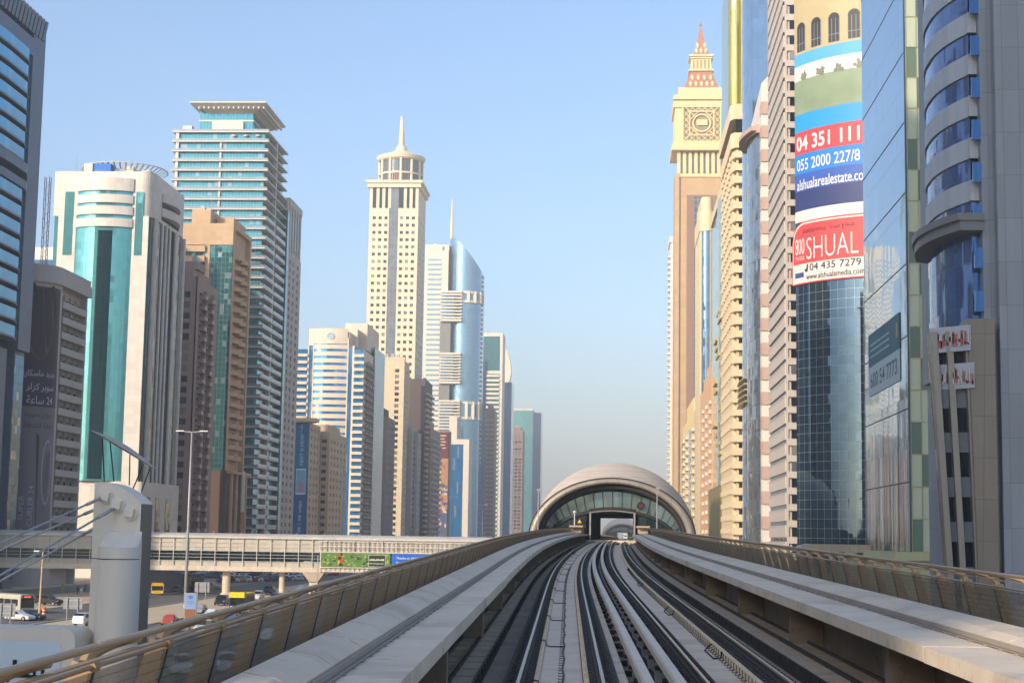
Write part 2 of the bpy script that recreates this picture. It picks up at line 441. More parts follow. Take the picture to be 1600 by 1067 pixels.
# ---------------------------------------------------------------- tracks
TN = yrange(-20, 250, 2.0)+yrange(258, 1400, 10)
m_plinth = dif('dusty rubber plinth', '47423d', .85, var=.2, sc=1.5, fine=16, stain=.3)
def track(off, lab):
    t = thing('railway_track', lab, 'railway track', (0, 0, 0), group='railway tracks on the viaduct')
    for s in (-1, 1):
        c = off+s*.7175
        mb = MB(); sweep(mb, rect(c-.075, c+.075, -.14, -.12), TN, 1); sweep(mb, rect(c-.012, c+.012, -.12, -.04), TN, 1)
        sweep(mb, rect(c-.028, c+.028, -.04, 0), TN, 0); mb.build('rail', [m_rail, m_railside], t)
        mb = MB(); sweep(mb, rect(c-.33, c+.27 if s < 0 else c+.33, -.449, -.19), TN); mb.build('plinth', m_plinth, t)
        mb = MB()
        for k in range(330):
            Y = -5+k*.45
            for d0 in (-.27, .09):
                sweep(mb, rect(c+d0, c+d0+.18, -.20, -.15), [Y, Y+.24]); sweep(mb, rect(c+d0+.05, c+d0+.12, -.15, -.09), [Y+.07, Y+.17])
        mb.build('rail_fastenings', m_fast, t)
    mb = MB(); z = -.2 if off < 1 else -.3
    sweep(mb, rect(off-.40, off+.40, -.449, z), TN); mb.build('centre_slab', m_slab, t)
    mb = MB()
    for s in (-1, 1):
        c = off+s*.43
        sweep(mb, rect(c-.028, c+.028, -.448, z+.05), TN)
        for k in range(260):
            Y = 2+k*.5; sweep(mb, rect(c-.035+s*.02, c+.035+s*.05, z+.03, z+.07), [Y, Y+.25])
    mb.build('slab_edge', m_slab_edge, t)
    if off > 1:
        c = off+.7175; mb = MB(); sweep(mb, rect(c-.44, c-.335, -.449, -.13), TN); mb.build('plinth_kerb', m_slab_edge, t)
    return t
t1 = track(0, 'left railway track with a black cable down the middle of its pale slab')
t2 = track(3.203, 'right railway track beside the deep cable trays, wire hooks on its slab')
mb = MB()
mb.tube([pth(.03+.02*math.sin(Y*1.7), -.185, Y) for Y in yrange(-10, 230, 1.2)], .018, 6)
for k in range(180):
    Y = 2+k*.55; mb.tube([pth(.03, -.185, Y), pth(-.05, -.187, Y), pth(-.05, -.187, Y+.22)], .007, 4)
for k in range(14):
    Y = 9+k*9.5; mb.tube([pth(.03, -.18, Y), pth(-.3, -.18, Y), pth(-.36, -.17, Y+.15), pth(-.40, -.1, Y+.8), pth(-.5, -.1, Y+.9)], .014, 6)
tag(mb.build('cable', m_black), 'black cable clipped along the middle of the left track slab', 'cable')
mb = MB()
for k in range(170):
    Y = 6+k*.55; mb.tube([pth(3.468, -.14, Y), pth(3.465, -.28, Y), pth(3.40, -.295, Y+.05), pth(3.40, -.295, Y+.24), pth(3.465, -.24, Y+.27)], .009, 4)
for Y in (22, 36, 52, 74): mb.tube([pth(3.47, -.12, Y), pth(3.44, -.26, Y), pth(3.3, -.28, Y+.1), pth(3.3, -.28, Y+2.4), pth(3.46, -.16, Y+2.6)], .02, 6)
tag(mb.build('wire_hooks', m_black), 'row of thin black wire hooks beside the right track slab', 'wire')
def planks(mb, a, b, z0, z1, y0, y1, ln, gap, m=0):
    Y = y0
    while Y < y1:
        sweep(mb, rect(a, b, z0, z1), [Y+gap/2, Y+ln-gap/2], m); Y += ln
for lab, xs in (('left cable tray with ladder-like lids below the left walkway', ((-1.98, -1.57), (-2.42, -2.03))),
                ('right cable tray with twin rows of lids below the right walkway', ((4.76, 5.32), (5.40, 5.88)))):
    t = thing('cable_tray', lab, 'cable tray', (0, 0, 0), group='cable trays under the walkways')
    for a, b in xs:
        mb = MB(); planks(mb, a, b, -.27, -.21, -10, 240, 1.45, .17); mb.build('tray_lids', m_tray, t)
    mb = MB()
    for a, b in xs:
        sweep(mb, rect(a-.03, a, -.449, -.14), NEAR); sweep(mb, rect(b, b+.03, -.449, -.14), NEAR); sweep(mb, rect(a, b, -.4, -.285), NEAR)
        for k in range(150):
            Y = 3+k*1.1
            for e in (a-.05, b+.01): sweep(mb, rect(e, e+.05, -.3, -.16), [Y, Y+.09])
    mb.build('tray_flanges', m_tray_dk, t)
t = thing('cable_duct', 'flat grey cable duct of short lids between the two tracks', 'cable duct', (0, 0, 0))
mb = MB(); planks(mb, 1.04, 1.22, -.42, -.22, -10, 240, 2.2, .14); sweep(mb, rect(1.04, 1.22, -.42, -.23), yrange(250, 1400, 25)); mb.build('duct_lids', m_conc, t)
mb = MB()
for k in range(100): sweep(mb, rect(1.22, 1.42, -.44, -.33), [-5+k*2.4, -4.8+k*2.4])
mb.build('cross_bars', m_black, t)
for off, sd, lab in ((1.41, 1, 'pale covered conductor rail of the left track, beside the flat duct'), (1.93, 1, 'pale covered conductor rail next to the right track')):
    t = thing('conductor_rail', lab, 'power rail', (0, 0, 0), group='covered conductor rails between the tracks')
    mb = MB(); Y = -15.0
    while Y < 245:
        sweep(mb, [(off-.10, -.02), (off-.10, .12), (off-.07, .16), (off+.07, .16), (off+.10, .12), (off+.10, -.02)], yrange(Y+.06, Y+4.92, 2.5)); Y += 5.0
    sweep(mb, rect(off-.1, off+.1, -.02, .15), yrange(250, 1400, 25))
    mb.build('rail_cover', m_cover, t)
    mb = MB(); sweep(mb, rect(off-.045, off+.045, -.1, -.03), NEAR); mb.build('conductor_bar', m_dark_metal, t)
    for k in range(75):
        Y = -8+k*2.5; mb = MB()
        sweep(mb, [(off+.13, -.449), (off+.13, .06), (off+.17, .08), (off+.24, .02), (off+.3, -.449)], [Y, Y+.16])
        sweep(mb, rect(off-.12, off+.14, -.18, -.1), [Y+.03, Y+.13])
        mb.build('bracket', m_black, t)
# ---------------------------------------------------------------- railings
def mesh_screen():
    b = NB('woven bronze mesh'); b.coords()
    ln = b.math('LESS_THAN', b.math('FRACT', b.math('MULTIPLY', b.z, 11.0)), .08)
    col = b.mix(ln, lin('9c8e78'), lin('5c5142'))
    col = b.scale(col, b.math('MULTIPLY_ADD', b.noise(2.5, 3), .5, .75))
    b.l(col, b.p.inputs['Base Color']); b.p.inputs['Roughness'].default_value = .55; b.p.inputs['Metallic'].default_value = .2
    tr = b.n('ShaderNodeBsdfTransparent'); mx = b.n('ShaderNodeMixShader')
    b.l(b.math('MULTIPLY_ADD', ln, .14, .50), mx.inputs[0]); b.l(tr.outputs[0], mx.inputs[1]); b.l(b.p.outputs[0], mx.inputs[2])
    b.l(mx.outputs[0], b.out.inputs['Surface']); return b.m
m_mesh = mesh_screen()
def railing(lab, low, foot, hand, outw, fwd, yst):
    t = thing('railing', lab, 'railing', (0, 0, 0), group='bronze mesh railings of the viaduct')
    sp = 2.25; n = 100
    dirn = -1 if outw < 0 else 1
    ys = [yst+i*sp for i in range(n+1)]
    yy = yrange(yst-16, yst+n*sp, 1.1)
    mb = MB(); mb.tube([pth(hand[0], hand[1], Y) for Y in yy], .029, 10); mb.build('handrail', m_alu, t, smooth=True)
    mb = MB(); mb.tube([pth(low[0], low[1], Y) for Y in yy], .021, 8); mb.build('lower_rail', m_alu, t, smooth=True)
    if fwd: 
        mb = MB(); sweep(mb, [(hand[0]-.03, hand[1]-.10), (hand[0]-.03, hand[1]-.085), (hand[0]+.03, hand[1]-.085), (hand[0]+.03, hand[1]-.10)], yy); mb.build('light_strip', m_alu, t)
    for i, Y in enumerate(ys[:-1]):
        mb = MB(); e = .2*dirn
        prof = [(low[0]+.01*dirn, low[1]), (foot[0]+.01*dirn, foot[1]), (foot[0]+e*1.3, foot[1]), (low[0]+e*.75, low[1]+.05)]
        sweep(mb, prof, [Y-.025, Y+.025])
        # curved arm carrying the handrail
        pts = []
        for k in range(7):
            q = k/6; s_ = math.sin(q*math.pi/2)
            pts.append(pth(low[0]+.06*dirn+(hand[0]-low[0]-.06*dirn)*(1-math.cos(q*math.pi/2)), low[1]+.02+(hand[1]-low[1]-.05)*s_, Y+fwd*(1-math.cos(q*math.pi/2))))
        mb.tube(pts, [.055, .05, .045, .04, .034, .03, .024], 6)
        mb.tube([pth(low[0], low[1], Y-.07), pth(low[0], low[1], Y+.07)], .045, 8)
        q = -.012*dirn
        sweep(mb, [(low[0]+q, low[1]-.03), (low[0]+q*.4, low[1]-.03), (foot[0]+q*.4, foot[1]), (foot[0]+q, foot[1])], [Y-.028, Y+.028], 1)
        mb.build('post', [m_alu_post, m_fast], t)
        mb = MB(); a, b_ = Y+.03, Y+sp-.03
        q = .015*dirn
        sweep(mb, [(low[0]-.005*dirn, low[1]-.04), (low[0]-.005*dirn+q, low[1]-.04), (foot[0]+q, foot[1]), (foot[0], foot[1])], [a, b_])
        mb.build('mesh_panel', m_mesh, t)
    mb = MB()
    sweep(mb, [(low[0], low[1]-.04), (low[0]+.015*dirn, low[1]-.04), (foot[0]+.015*dirn, foot[1]), (foot[0], foot[1])], [yst-16, yst-.03]); mb.build('end_panel', m_mesh, t)
    return t
railing('bronze mesh railing along the left edge of the viaduct', (-3.40, 1.61), (-3.66, .42), (-3.25, 1.79), -1, .75, 9.6)
railing('bronze mesh railing with arched arms along the right edge of the viaduct', (7.585, 1.607), (7.85, .42), (6.97, 1.90), 1, .25, 9.0)
# ---------------------------------------------------------------- metro stations
m_shell = dif('beige metal shingle', 'e0cbb2', .5, metal=.05, var=.08, sc=.3, grid=(1.5, 1.2, .08, .66))
m_ring = dif('ring cladding', '9d9387', .45, metal=.25, var=.1, sc=.6, grid=(1.6, 400, .07, .55))
m_fan = glass('fan glazing', '67777a', 1.7, 50, .0, metal=.6, cell=.5, wob=.02, rough=.08, wave=.02)
m_fan_lo = glass('lower station glass', '22363a', 2.4, 3.2, .12, '1b2022', metal=.5, rough=.1)
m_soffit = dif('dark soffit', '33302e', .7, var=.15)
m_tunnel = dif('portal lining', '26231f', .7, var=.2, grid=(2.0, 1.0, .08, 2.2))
m_trim = dif('portal trim', 'a39c94', .4, metal=.4)
m_red_led = dif('red digits', '8a2427', .5)
def station(cx, Y0, z0, rz, L, lab, number):
    t = thing('metro_station', lab, 'metro station', (cx, Y0, z0), rz)
    N = 40
    def ell(a, b, y, zb=0, n=N): return [(a*math.cos(math.pi*k/n), y, zb+b*math.sin(math.pi*k/n)) for k in range(n+1)]
    mb = MB(); rg = []
    for i in range(17):
        q = i/16; s_ = math.sin(math.pi*min(1, q*1.0))
        a = 12.5+1.5*s_; b = 9.15+4.3*math.sin(math.pi*q)**.8*(1 if q < .5 else .9)
        rg.append(ell(a, b, L*q))
    mb.rings(rg, 0); mb.build('roof_shell', m_shell, t, smooth=True)
    mb = MB()
    mb.rings([ell(12.5, 9.15, .02), ell(12.75, 9.4, -.2), ell(12.75, 9.4, -.5), ell(12.55, 9.2, -.6)], 1)
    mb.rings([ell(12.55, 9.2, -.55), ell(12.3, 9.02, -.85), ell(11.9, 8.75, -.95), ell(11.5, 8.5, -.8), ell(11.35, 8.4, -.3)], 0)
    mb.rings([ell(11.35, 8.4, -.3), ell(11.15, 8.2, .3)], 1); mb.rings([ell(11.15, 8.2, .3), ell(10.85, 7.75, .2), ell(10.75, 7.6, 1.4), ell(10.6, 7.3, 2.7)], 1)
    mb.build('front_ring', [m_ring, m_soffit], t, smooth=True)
    mb = MB(); n = 22
    A = ell(10.7, 7.45, 2.6, 0, n); B = ell(9.6, 4.35, 2.6, 0, n)
    for k in range(n): mb.add([A[k], A[k+1], B[k+1], B[k]], [(0, 1, 2, 3)])
    mb.build('fan_glazing', m_fan, t)
    for k in range(1, n):
        mb = MB(); p, q = Vector(A[k]), Vector(B[k]); mb.tube([p-Vector((0, .15, 0)), q-Vector((0, .15, 0))], .07, 6); mb.build('mullion', m_dark_metal, t)
    mb = MB(); mb.tube([Vector(p)-Vector((0, .1, 0)) for p in ell(9.65, 4.4, 2.6, 0, 30)], .28, 8); mb.build('arch_beam', m_dark_metal, t, smooth=True)
    for sx in (-1, 1):
        mb = MB()
        for k in range(n):
            p, q = B[k], B[k+1]
            if min(sx*p[0], sx*q[0]) >= 3.4: mb.add([(p[0], 2.65, -1), (q[0], 2.65, -1), q, p], [(0, 1, 2, 3)])
        mb.build('side_glazing', m_fan_lo, t)
    for x in (-8.2, -6.6, -5.0, 5.0, 6.6, 8.2):
        mb = MB(); mb.box(x-.1, x+.1, 2.4, 2.6, -1, 4.35*math.sqrt(1-(x/9.6)**2)); mb.build('glazing_post', m_dark_metal, t)
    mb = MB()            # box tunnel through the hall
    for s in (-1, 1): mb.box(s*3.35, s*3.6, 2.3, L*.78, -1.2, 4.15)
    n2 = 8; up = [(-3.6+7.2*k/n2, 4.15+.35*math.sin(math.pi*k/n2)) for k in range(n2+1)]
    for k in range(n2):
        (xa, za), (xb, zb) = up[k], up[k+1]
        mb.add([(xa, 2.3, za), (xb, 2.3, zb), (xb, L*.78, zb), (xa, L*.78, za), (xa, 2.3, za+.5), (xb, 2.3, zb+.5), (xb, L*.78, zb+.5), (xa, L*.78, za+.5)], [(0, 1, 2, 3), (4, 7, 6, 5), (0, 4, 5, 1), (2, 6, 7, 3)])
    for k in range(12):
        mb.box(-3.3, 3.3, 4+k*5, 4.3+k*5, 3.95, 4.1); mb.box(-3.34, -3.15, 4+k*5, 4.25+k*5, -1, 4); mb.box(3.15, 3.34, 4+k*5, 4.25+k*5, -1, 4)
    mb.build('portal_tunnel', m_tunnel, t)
    mb = MB()
    for s in (-1, 1): mb.box(s*3.25, s*3.5, 2.0, 2.29, -.8, 4.0)
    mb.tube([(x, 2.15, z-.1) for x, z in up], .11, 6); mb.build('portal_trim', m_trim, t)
    mb = MB()            # rear wall and concrete body under the hall
    for s in (-1, 1): mb.add([(s*3.6, L*.97, -1), (s*12, L*.97, -1), (s*11.5, L*.97, 5), (s*3.6, L*.97, 8.4)], [(0, 1, 2, 3)])
    mb.add([(-3.6, L*.97, 4.5), (3.6, L*.97, 4.5), (3.6, L*.97, 8.6), (-3.6, L*.97, 8.6)], [(0, 1, 2, 3)])
    mb.build('rear_wall', m_fan_lo, t)
    mb = MB(); rg = []
    for i in range(9):
        q = i/8; a = 12.4+1.5*math.sin(math.pi*q)
        rg.append([(a*math.cos(math.pi*k/16), L*q, -.05-7*math.sin(math.pi*k/16)) for k in range(17)])
    mb.rings(rg); mb.add(rg[0], [tuple(range(17))]); mb.build('lower_body', m_conc, t, smooth=True)
    mb = MB()
    for y in (L*.25, L*.75): mb.lathe([(2.2, -13), (2.2, -7), (3.2, -5.5)], 16, 0, 0, y)
    mb.build('support_column', m_conc, t)
    mb = MB(); mb.box(-12, -3.7, 3, L*.95, -1.0, -.6); mb.box(3.7, 12, 3, L*.95, -1.0, -.6); mb.build('platform', m_conc, t)
    if number:
        d = MB(); d.lathe([(0, -.06), (.62, -.06), (.62, .06), (0, .06)], 24)
        d.v = [(x, z, y) for x, y, z in d.v]
        o = d.build('number_disc', m_black, t, (4.35, 2.2, 5.25))
        tx, wd = text_mb(number, .5, .62, .0); warp(tx, lambda x, y, z: (x-wd/2, -.09, z-.25)); tx.build('digits', m_red_led, o)
    return t
mid = lambda Y: PC(Y)+1.6
station(mid(250)-.05+.35, 248, 12.75, -math.atan(.0145), 92, 'nearer arched metro station with fan window and beige shingled roof shell', '24')
station(mid(1040)-.4, 1040, 12.9, -math.atan(.008), 92, 'smaller distant metro station seen through the portal of the nearer one', None)
# twin-headed and globe lamps on the viaduct
def lamp_twin(lab, x, y, z, h, arm, group, head=.55):
    t = thing('street_lamp', lab, 'street lamp', (x, y, z), 0, group)
    mb = MB(); mb.tube([(0, 0, 0), (0, 0, h*.5), (0, 0, h)], [h*.008+.03, h*.006+.025, h*.0035+.02], 10); mb.build('pole', m_grey_metal, t, smooth=True)
    for s in (-1, 1):
        mb = MB(); mb.tube([(0, 0, h-.05), (s*arm*.5, 0, h+.05), (s*arm, 0, h+arm*.08)], .05, 6)
        mb.taper([(s*arm*.55, -.16), (s*arm*1.15, -.10), (s*arm*1.15, .10), (s*arm*.55, .16)] if s > 0 else [(s*arm*1.15, -.10), (s*arm*.55, -.16), (s*arm*.55, .16), (s*arm*1.15, .10)], h+arm*.03,
                 [(s*arm*.58, -.14), (s*arm*1.12, -.08), (s*arm*1.12, .08), (s*arm*.58, .14)] if s > 0 else [(s*arm*1.12, -.08), (s*arm*.58, -.14), (s*arm*.58, .14), (s*arm*1.12, .08)], h+arm*.10)
        mb.build('lamp_head', m_white, t)
    mb = MB(); mb.lathe([(.3, 0), (.3, .35), (.14, .5)], 12); mb.build('base', m_conc, t)
    return t
for px, pyb, pyt, Y, lab in ((840.5, 826, 765, 240, 'slim lamp with tilted square head left of the station arch'), (1026.5, 826, 763, 236, 'slim lamp with tilted square head in front of the right half of the station arch')):
    b = at(px, pyb, Y); h = Zp(px, pyt, Y)-b.z
    t = thing('viaduct_lamp', lab, 'lamp', tuple(b), 0, 'lamps flanking the station')
    mb = MB(); mb.tube([(0, 0, -1.5), (0, 0, h-.3)], .07, 8); mb.build('pole', m_grey_metal, t)
    mb = MB(); mb.taper([(-.1, -.1), (.1, -.1), (.1, .1), (-.1, .1)], h-.3, [(-.25, -.2), (.5, -.2), (.5, .2), (-.25, .2)], h); mb.box(-.22, .48, -.18, .18, h, h+.12); mb.build('lamp_head', m_grey_metal, t)
b = at(897.5, 822, 238); t = thing('globe_lamp', 'short white pole with a round globe beside the left end block', 'lamp', tuple(b))
mb = MB(); mb.tube([(0, 0, -.4), (0, 0, 1.9)], .07, 8); mb.build('pole', m_white, t)
mb = MB(); mb.lathe([(.0, 1.85), (.16, 1.9), (.22, 2.06), (.16, 2.22), (0, 2.28)], 14); mb.build('globe', m_white, t, smooth=True)
m_yel = dif('signal yellow', 'e0b32a', .5); m_sand = dif('sunlit equipment paint', 'c58f5a', .6)
for px, py, Y, lab in ((965, 846, 215, 'small ochre trackside box left of the far rails'), (1000, 842, 222, 'ochre trackside box at the right walkway end'), (978, 848, 200, 'low yellow trackside box between the far rails')):
    b = at(px, py, Y); t = thing('trackside_box', lab, 'trackside box', (b.x, b.y, 13-PH(Y)-.44), 0, 'trackside boxes before the station')
    mb = MB(); mb.box(-.3, .3, -.25, .25, 0, .42); mb.box(-.34, .34, -.29, .29, .42, .48); mb.build('case', m_sand if py != 848 else m_yel, t)
    mb = MB(); mb.box(-.2, .2, -.27, -.25, .08, .36); mb.build('door', m_dark_metal, t)
b = at(905.5, 821, 238); t = thing('warning_sign', 'small yellow warning sign on the left end block', 'sign', tuple(b))
mb = MB(); mb.tube([(0, 0, -.3), (0, 0, .5)], .03, 6); mb.build('post', m_dark_metal, t); mb = MB(); mb.add([(-.3, -.04, .4), (.3, -.04, .4), (0, -.04, .95), (-.3, 0, .4), (.3, 0, .4), (0, 0, .95)], [(0, 1, 2), (5, 4, 3), (0, 3, 4, 1), (1, 4, 5, 2), (2, 5, 3, 0)]); mb.build('sign_plate', m_yel, t)

# distant train just before the far station
x, y, z = pth(3.2, 0, 985); t = thing('metro_train', 'small white and blue metro train in front of the distant station portal', 'train', (x, y, z))
pr = [(-1.3, .3), (-1.35, 1.6), (-1.3, 2.9), (-.9, 3.5), (.9, 3.5), (1.3, 2.9), (1.35, 1.6), (1.3, .3)]
mb = MB(); mb.rings([[(x_*.8, -1.0, z_*.86+.1) for x_, z_ in pr], [(x_, 0, z_) for x_, z_ in pr], [(x_, 60, z_) for x_, z_ in pr]], 0, True); mb.add([(x_*.8, -1.0, z_*.86+.1) for x_, z_ in pr], [tuple(range(8))]); mb.add([(x_, 60, z_) for x_, z_ in pr], [tuple(range(8))[::-1]]); mb.build('body', m_white, t)
mb = MB(); mb.add([(-.9, -1.03, 1.5), (.9, -1.03, 1.5), (.75, -.98, 2.7), (-.75, -.98, 2.7)], [(0, 1, 2, 3)]); mb.build('windscreen', m_black, t)
for s in (-1, 1):
    mb = MB(); mb.box(s*1.36, s*1.38, .5, 59, 1.7, 2.7); mb.build('window_band', m_black, t)
    mb = MB(); mb.box(s*1.36, s*1.38, .5, 59, .8, 1.2); mb.build('blue_stripe', dif('train blue', '2f6fb5', .4), t)
    mb = MB(); mb.box(s*.45, s*.9, -1.06, -1.0, .8, 1.1); mb.build('headlight', m_white, t)
# ---------------------------------------------------------------- towers west of the highway (left of the picture)
GL = 'towers along the left side of the highway'; GR = 'towers along the right side of the viaduct'
XL = -130.0
def left(name, lab, xc, pyc, xr=XL, cat='tower', py0=None):
    y0 = Yx(xc, pyc, xr) if py0 is None else py0
    return thing(name, lab, cat, (xr, y0, 0), 0, GL), y0
F0 = ('f', 0.0); SR = ('s', 0.0, 1)
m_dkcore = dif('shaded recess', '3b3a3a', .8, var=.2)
# -- tower 1: bow-fronted glass balconies, grey tiles
t, y0 = left('apartment_tower', 'dark grey-tiled tower with bowed turquoise glass balconies at the left edge', 0, 0, py0=306.0)
D = 47.0
m_tile = dif('grey stone tile', '56687e', .45, var=.1, sc=.15, grid=(1.5, 1.1, .04, .6))
m_turq = glass('turquoise balcony glass', '3aa0c8', 1.6, 20, .05, '2a5560', metal=.2, cell=.25, rough=.14)
m_turq_w = glass('turquoise window glass', '225f80', 1.5, 1.87, .06, '223e48', metal=.55, cell=.35, blind=.1)
mb = MB(); mb.box(-38, -3, 0, D, 0, 123)
mb.box(-3, 0, 39.6, D, 52, 126); mb.taper([(-3, 41), (-1.2, 41), (-1.2, D-.2), (-3, D-.2)], 0, [(-3, 41), (-1.2, 41), (-1.2, D-.2), (-3, D-.2)], 51.9)
mb.box(-3, .3, 0, 10, 0, 126); mb.box(-3, -.6, 10, 39.6, 84.5, 86.5); mb.box(-3, 0, 10, 39.6, 118, 122)
mb.box(-3, -1.0, 10, 36, 0, 51.5); mb.build('wall', m_tile, t)
mb = MB(); mb.box(-3, -2.4, 10, 39.6, 52, 118); mb.box(-.99, -.9, 24, 29, 3, 50); mb.box(-1.2, -1.1, 41.2, D-.3, 2, 51); mb.box(-.99, -.9, 13, 17, 3, 50); mb.build('glazing', m_turq_w, t)
zs = [54+3.75*i for i in range(9)]+[93+3.75*i for i in range(7)]
mb = MB(); out = [(-2.4, 10), (.9, 10), (1.4, 22), (1.2, 34), (-.2, 38.6), (-2.4, 39.5)]
mb.prism(out, -.35, 0, 1)
mb.band([(x, y) for x, y in out[1:]], [(x-.12, y-.1) for x, y in out[1:]], 0.02, 2.35, 0)
repeat(t, 'balcony', mb, [m_turq, m_tile], [Matrix.Translation((0, 0, z)) for z in zs])
mb = MB(); bl = [(-2.4, 10), (1.3, 10), (1.9, 22), (1.6, 35), (.2, 39.5), (-2.4, 39.5)]
mb.prism(bl, 86.6, 88.4); mb.prism(bl, 90.2, 92.3); mb.build('stone_band', m_tile, t, smooth=False)
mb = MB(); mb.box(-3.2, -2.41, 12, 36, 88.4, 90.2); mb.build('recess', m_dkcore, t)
mb = MB()
for k in range(22):
    mb.taper([(-3, k*2.1), (.2, k*2.1), (.2, k*2.1+1.5), (-3, k*2.1+1.5)], 123.01, [(-3, k*2.1), (1.0, k*2.1), (1.0, k*2.1+1.5), (-3, k*2.1+1.5)], 127.5)
mb.build('crown_fins', m_tile, t)
mb = MB()
for k in range(6): mb.box(-35+k*5.6, -32.2+k*5.6, -.12, -.0, 6, 118)
mb.build('front_glazing', m_turq_w, t)
# -- tower 2: rounded corner carrying a huge printed banner
t, y0 = left('apartment_tower', 'grey apartment tower with a giant dark mascara banner wrapped round its corner', 0, 0, py0=364.0)
m_w2 = dif('pale grey render', 'b9b4ae', .75, var=.08, sc=.2, streak=.08)
ca = arc(-7, 7, 7, 0, 90, 14)
poly = [(-30, 0)]+ca+[(0, 27), (-30, 27)]
HT = 70.0
core = [(-30, 0)]+ca+[(0, 8.5), (-1.6, 8.5), (-1.6, 26.2), (0, 26.2), (0, 27), (-30, 27)]
mb = MB(); mb.prism(core, 0, HT); mb.build('wall', m_w2, t)
mb = MB(); cap2 = [(-31, -.6)]+arc(-7, 7, 7.7, 0, 90, 14)+[(.7, 28), (-31, 28)]
mb.prism(cap2, HT, HT+2.6); mb.prism([(x*.985-.3, y*.97+.5) for x, y in cap2], HT+2.61, HT+4.2); mb.build('parapet', m_w2, t)
mb = MB(); mb.box(-1.6, .15, 0, 4.3, -.25, .02); mb.box(.02, .18, 0, 4.3, .02, 1.35); mb.box(-1.59, -.9, 4.15, 4.3, .03, 3.3); mb.box(-.9, .0, 4.15, 4.3, .03, 1.2)
repeat(t, 'balcony', mb, m_w2, [Matrix.Translation((0, 9.0+j*4.35, 4+3.6*i)) for i in range(18) for j in range(4)])
repeat(t, 'window', win_mb(3.2, 2.1, .1, .08, 1), [m_win_frame, m_glass_dk], [fm(SR, 11.1+j*4.35, -1.55, 4.3+3.6*i) for i in range(18) for j in range(4)])
# banner: printed sheet bent round the corner; pictures and lettering are flat shapes on it
def wrap(cx, cy, r, ph0, z0, flip=1):
    """map sheet coordinates (s along the wall to the right, d off it, z) onto a cylinder"""
    def f(s_, d, z):
        ph = ph0+s_/r
        return (cx+(r+d)*math.sin(ph), cy-(r+d)*math.cos(ph), z0+z)
    return f
def sheet(s0, s1, z0, z1, d, n=14, m=0, mb=None, lean=0):
    mb = mb or MB()
    for i in range(n):
        a, b_ = s0+(s1-s0)*i/n, s0+(s1-s0)*(i+1)/n
        mb.add([(a, d, z0), (b_, d, z0), (b_, d, z1), (a, d, z1)], [(0, 1, 2, 3)], m)
    return mb
def blob(cx, cz, rx, rz, d, n=18, m=0, mb=None):
    mb = mb or MB(); mb.add([(cx+rx*math.cos(2*math.pi*k/n), d, cz+rz*math.sin(2*math.pi*k/n)) for k in range(n)], [tuple(range(n))], m); return mb
def fit_text(body, h, wd, x, z, d, bold=.0):
    q, _ = text_mb(body, h, wd, bold); return warp(q, lambda a, b_, c: (a+x, d, c+z))
bn = thing('banner', 'dark purple mascara advertisement with Arabic lettering on the rounded tower corner', 'banner', (XL, y0, 0))
wr = wrap(-7, 7, 7.03, 0, 12.0)
cols = [dif('banner plum', '2c2631', .6, var=.2, sc=.5), dif('banner face tone', '5a4e52', .6, var=.15, sc=.5), dif('banner violet', '2b2340', .6, var=.1), dif('banner grey', '706c76', .6, var=.12, sc=.3), dif('banner black plum', '1d1824', .5), dif('banner print white', 'b9b2c4', .6)]
mb = MB(); sheet(.0, 11.2, 0, 57, 0, 22, 0, mb); sheet(.3, 11.0, 22.5, 29.0, .02, 20, 3, mb); sheet(.0, 11.2, 0, 22.5, .01, 20, 3, mb); sheet(.0, 11.2, 29, 38.5, .02, 20, 2, mb)
warp(mb, wr); mb.build('banner_sheet', cols, bn)
mb = MB(); blob(5.2, 48.5, 3.3, 8.6, .04, 28, 1, mb); warp(mb, wr); o = mb.build('printed_face', cols, bn)
mb = MB()
for x in (3.7, 6.6):
    blob(x, 50.2, .75, .32, .06, 14, 4, mb); blob(x, 51.6, 1.0, .22, .06, 12, 4, mb)
blob(5.3, 44.2, 1.0, .4, .06, 14, 4, mb); blob(5.1, 46.6, .45, .3, .06, 10, 0, mb); blob(2.6, 53.5, 1.6, 4.5, .05, 16, 4, mb); blob(7.9, 53.0, 1.3, 4.5, .05, 16, 4, mb)
warp(mb, wr); mb.build('printed_features', cols, bn)
for body, h, wd, x, z, mi in (('جديد ماسكارا', 1.9, 8.4, 1.6, 35.6, 5), ('سوبر كرلر', 2.0, 7.2, 2.4, 32.4, 5), ('24 ساعة', 1.9, 6.8, 2.6, 29.6, 5), ('رموش مقوسة', 1.5, 7.0, 2.4, 26.3, 4), ('لغاية الكثافة', 1.5, 7.4, 2.2, 23.8, 4)):
    q = fit_text(ar(body), h, wd, x, z, .06, .01); warp(q, wr); q.build('lettering', cols[mi], bn)
mb = MB(); mb.add([(1.2, .05, 0), (6.2, .05, 0), (6.0, .05, 22), (5.4, .05, 23), (2.2, .05, 23), (1.5, .05, 22)], [(0, 1, 2, 3, 4, 5)], 4); blob(8.6, 14, 1.7, 7.5, .04, 20, 5, mb); blob(8.6, 14, 1.45, 7.1, .05, 20, 3, mb)
for k in range(12): mb.add([(7.7+k*.02, .07, 9+k*.75), (9.1+k*.05, .07, 10.2+k*.75), (9.1+k*.05, .07, 10.45+k*.75), (7.7+k*.02, .07, 9.25+k*.75)], [(0, 1, 2, 3)], 4)
warp(mb, wr); mb.build('printed_mascara', cols, bn)
for body, h, wd, x, z in (('SUPER', 1.1, 5.6, 3.1, 3.0), ('CURLER 24', 1.2, 9.2, 5.2, 1.6)):
    q, _ = text_mb(body, h, wd); warp(q, lambda a, b_, c: (x-c, .09, a+z)); warp(q, wr); q.build('lettering', cols[5], bn)
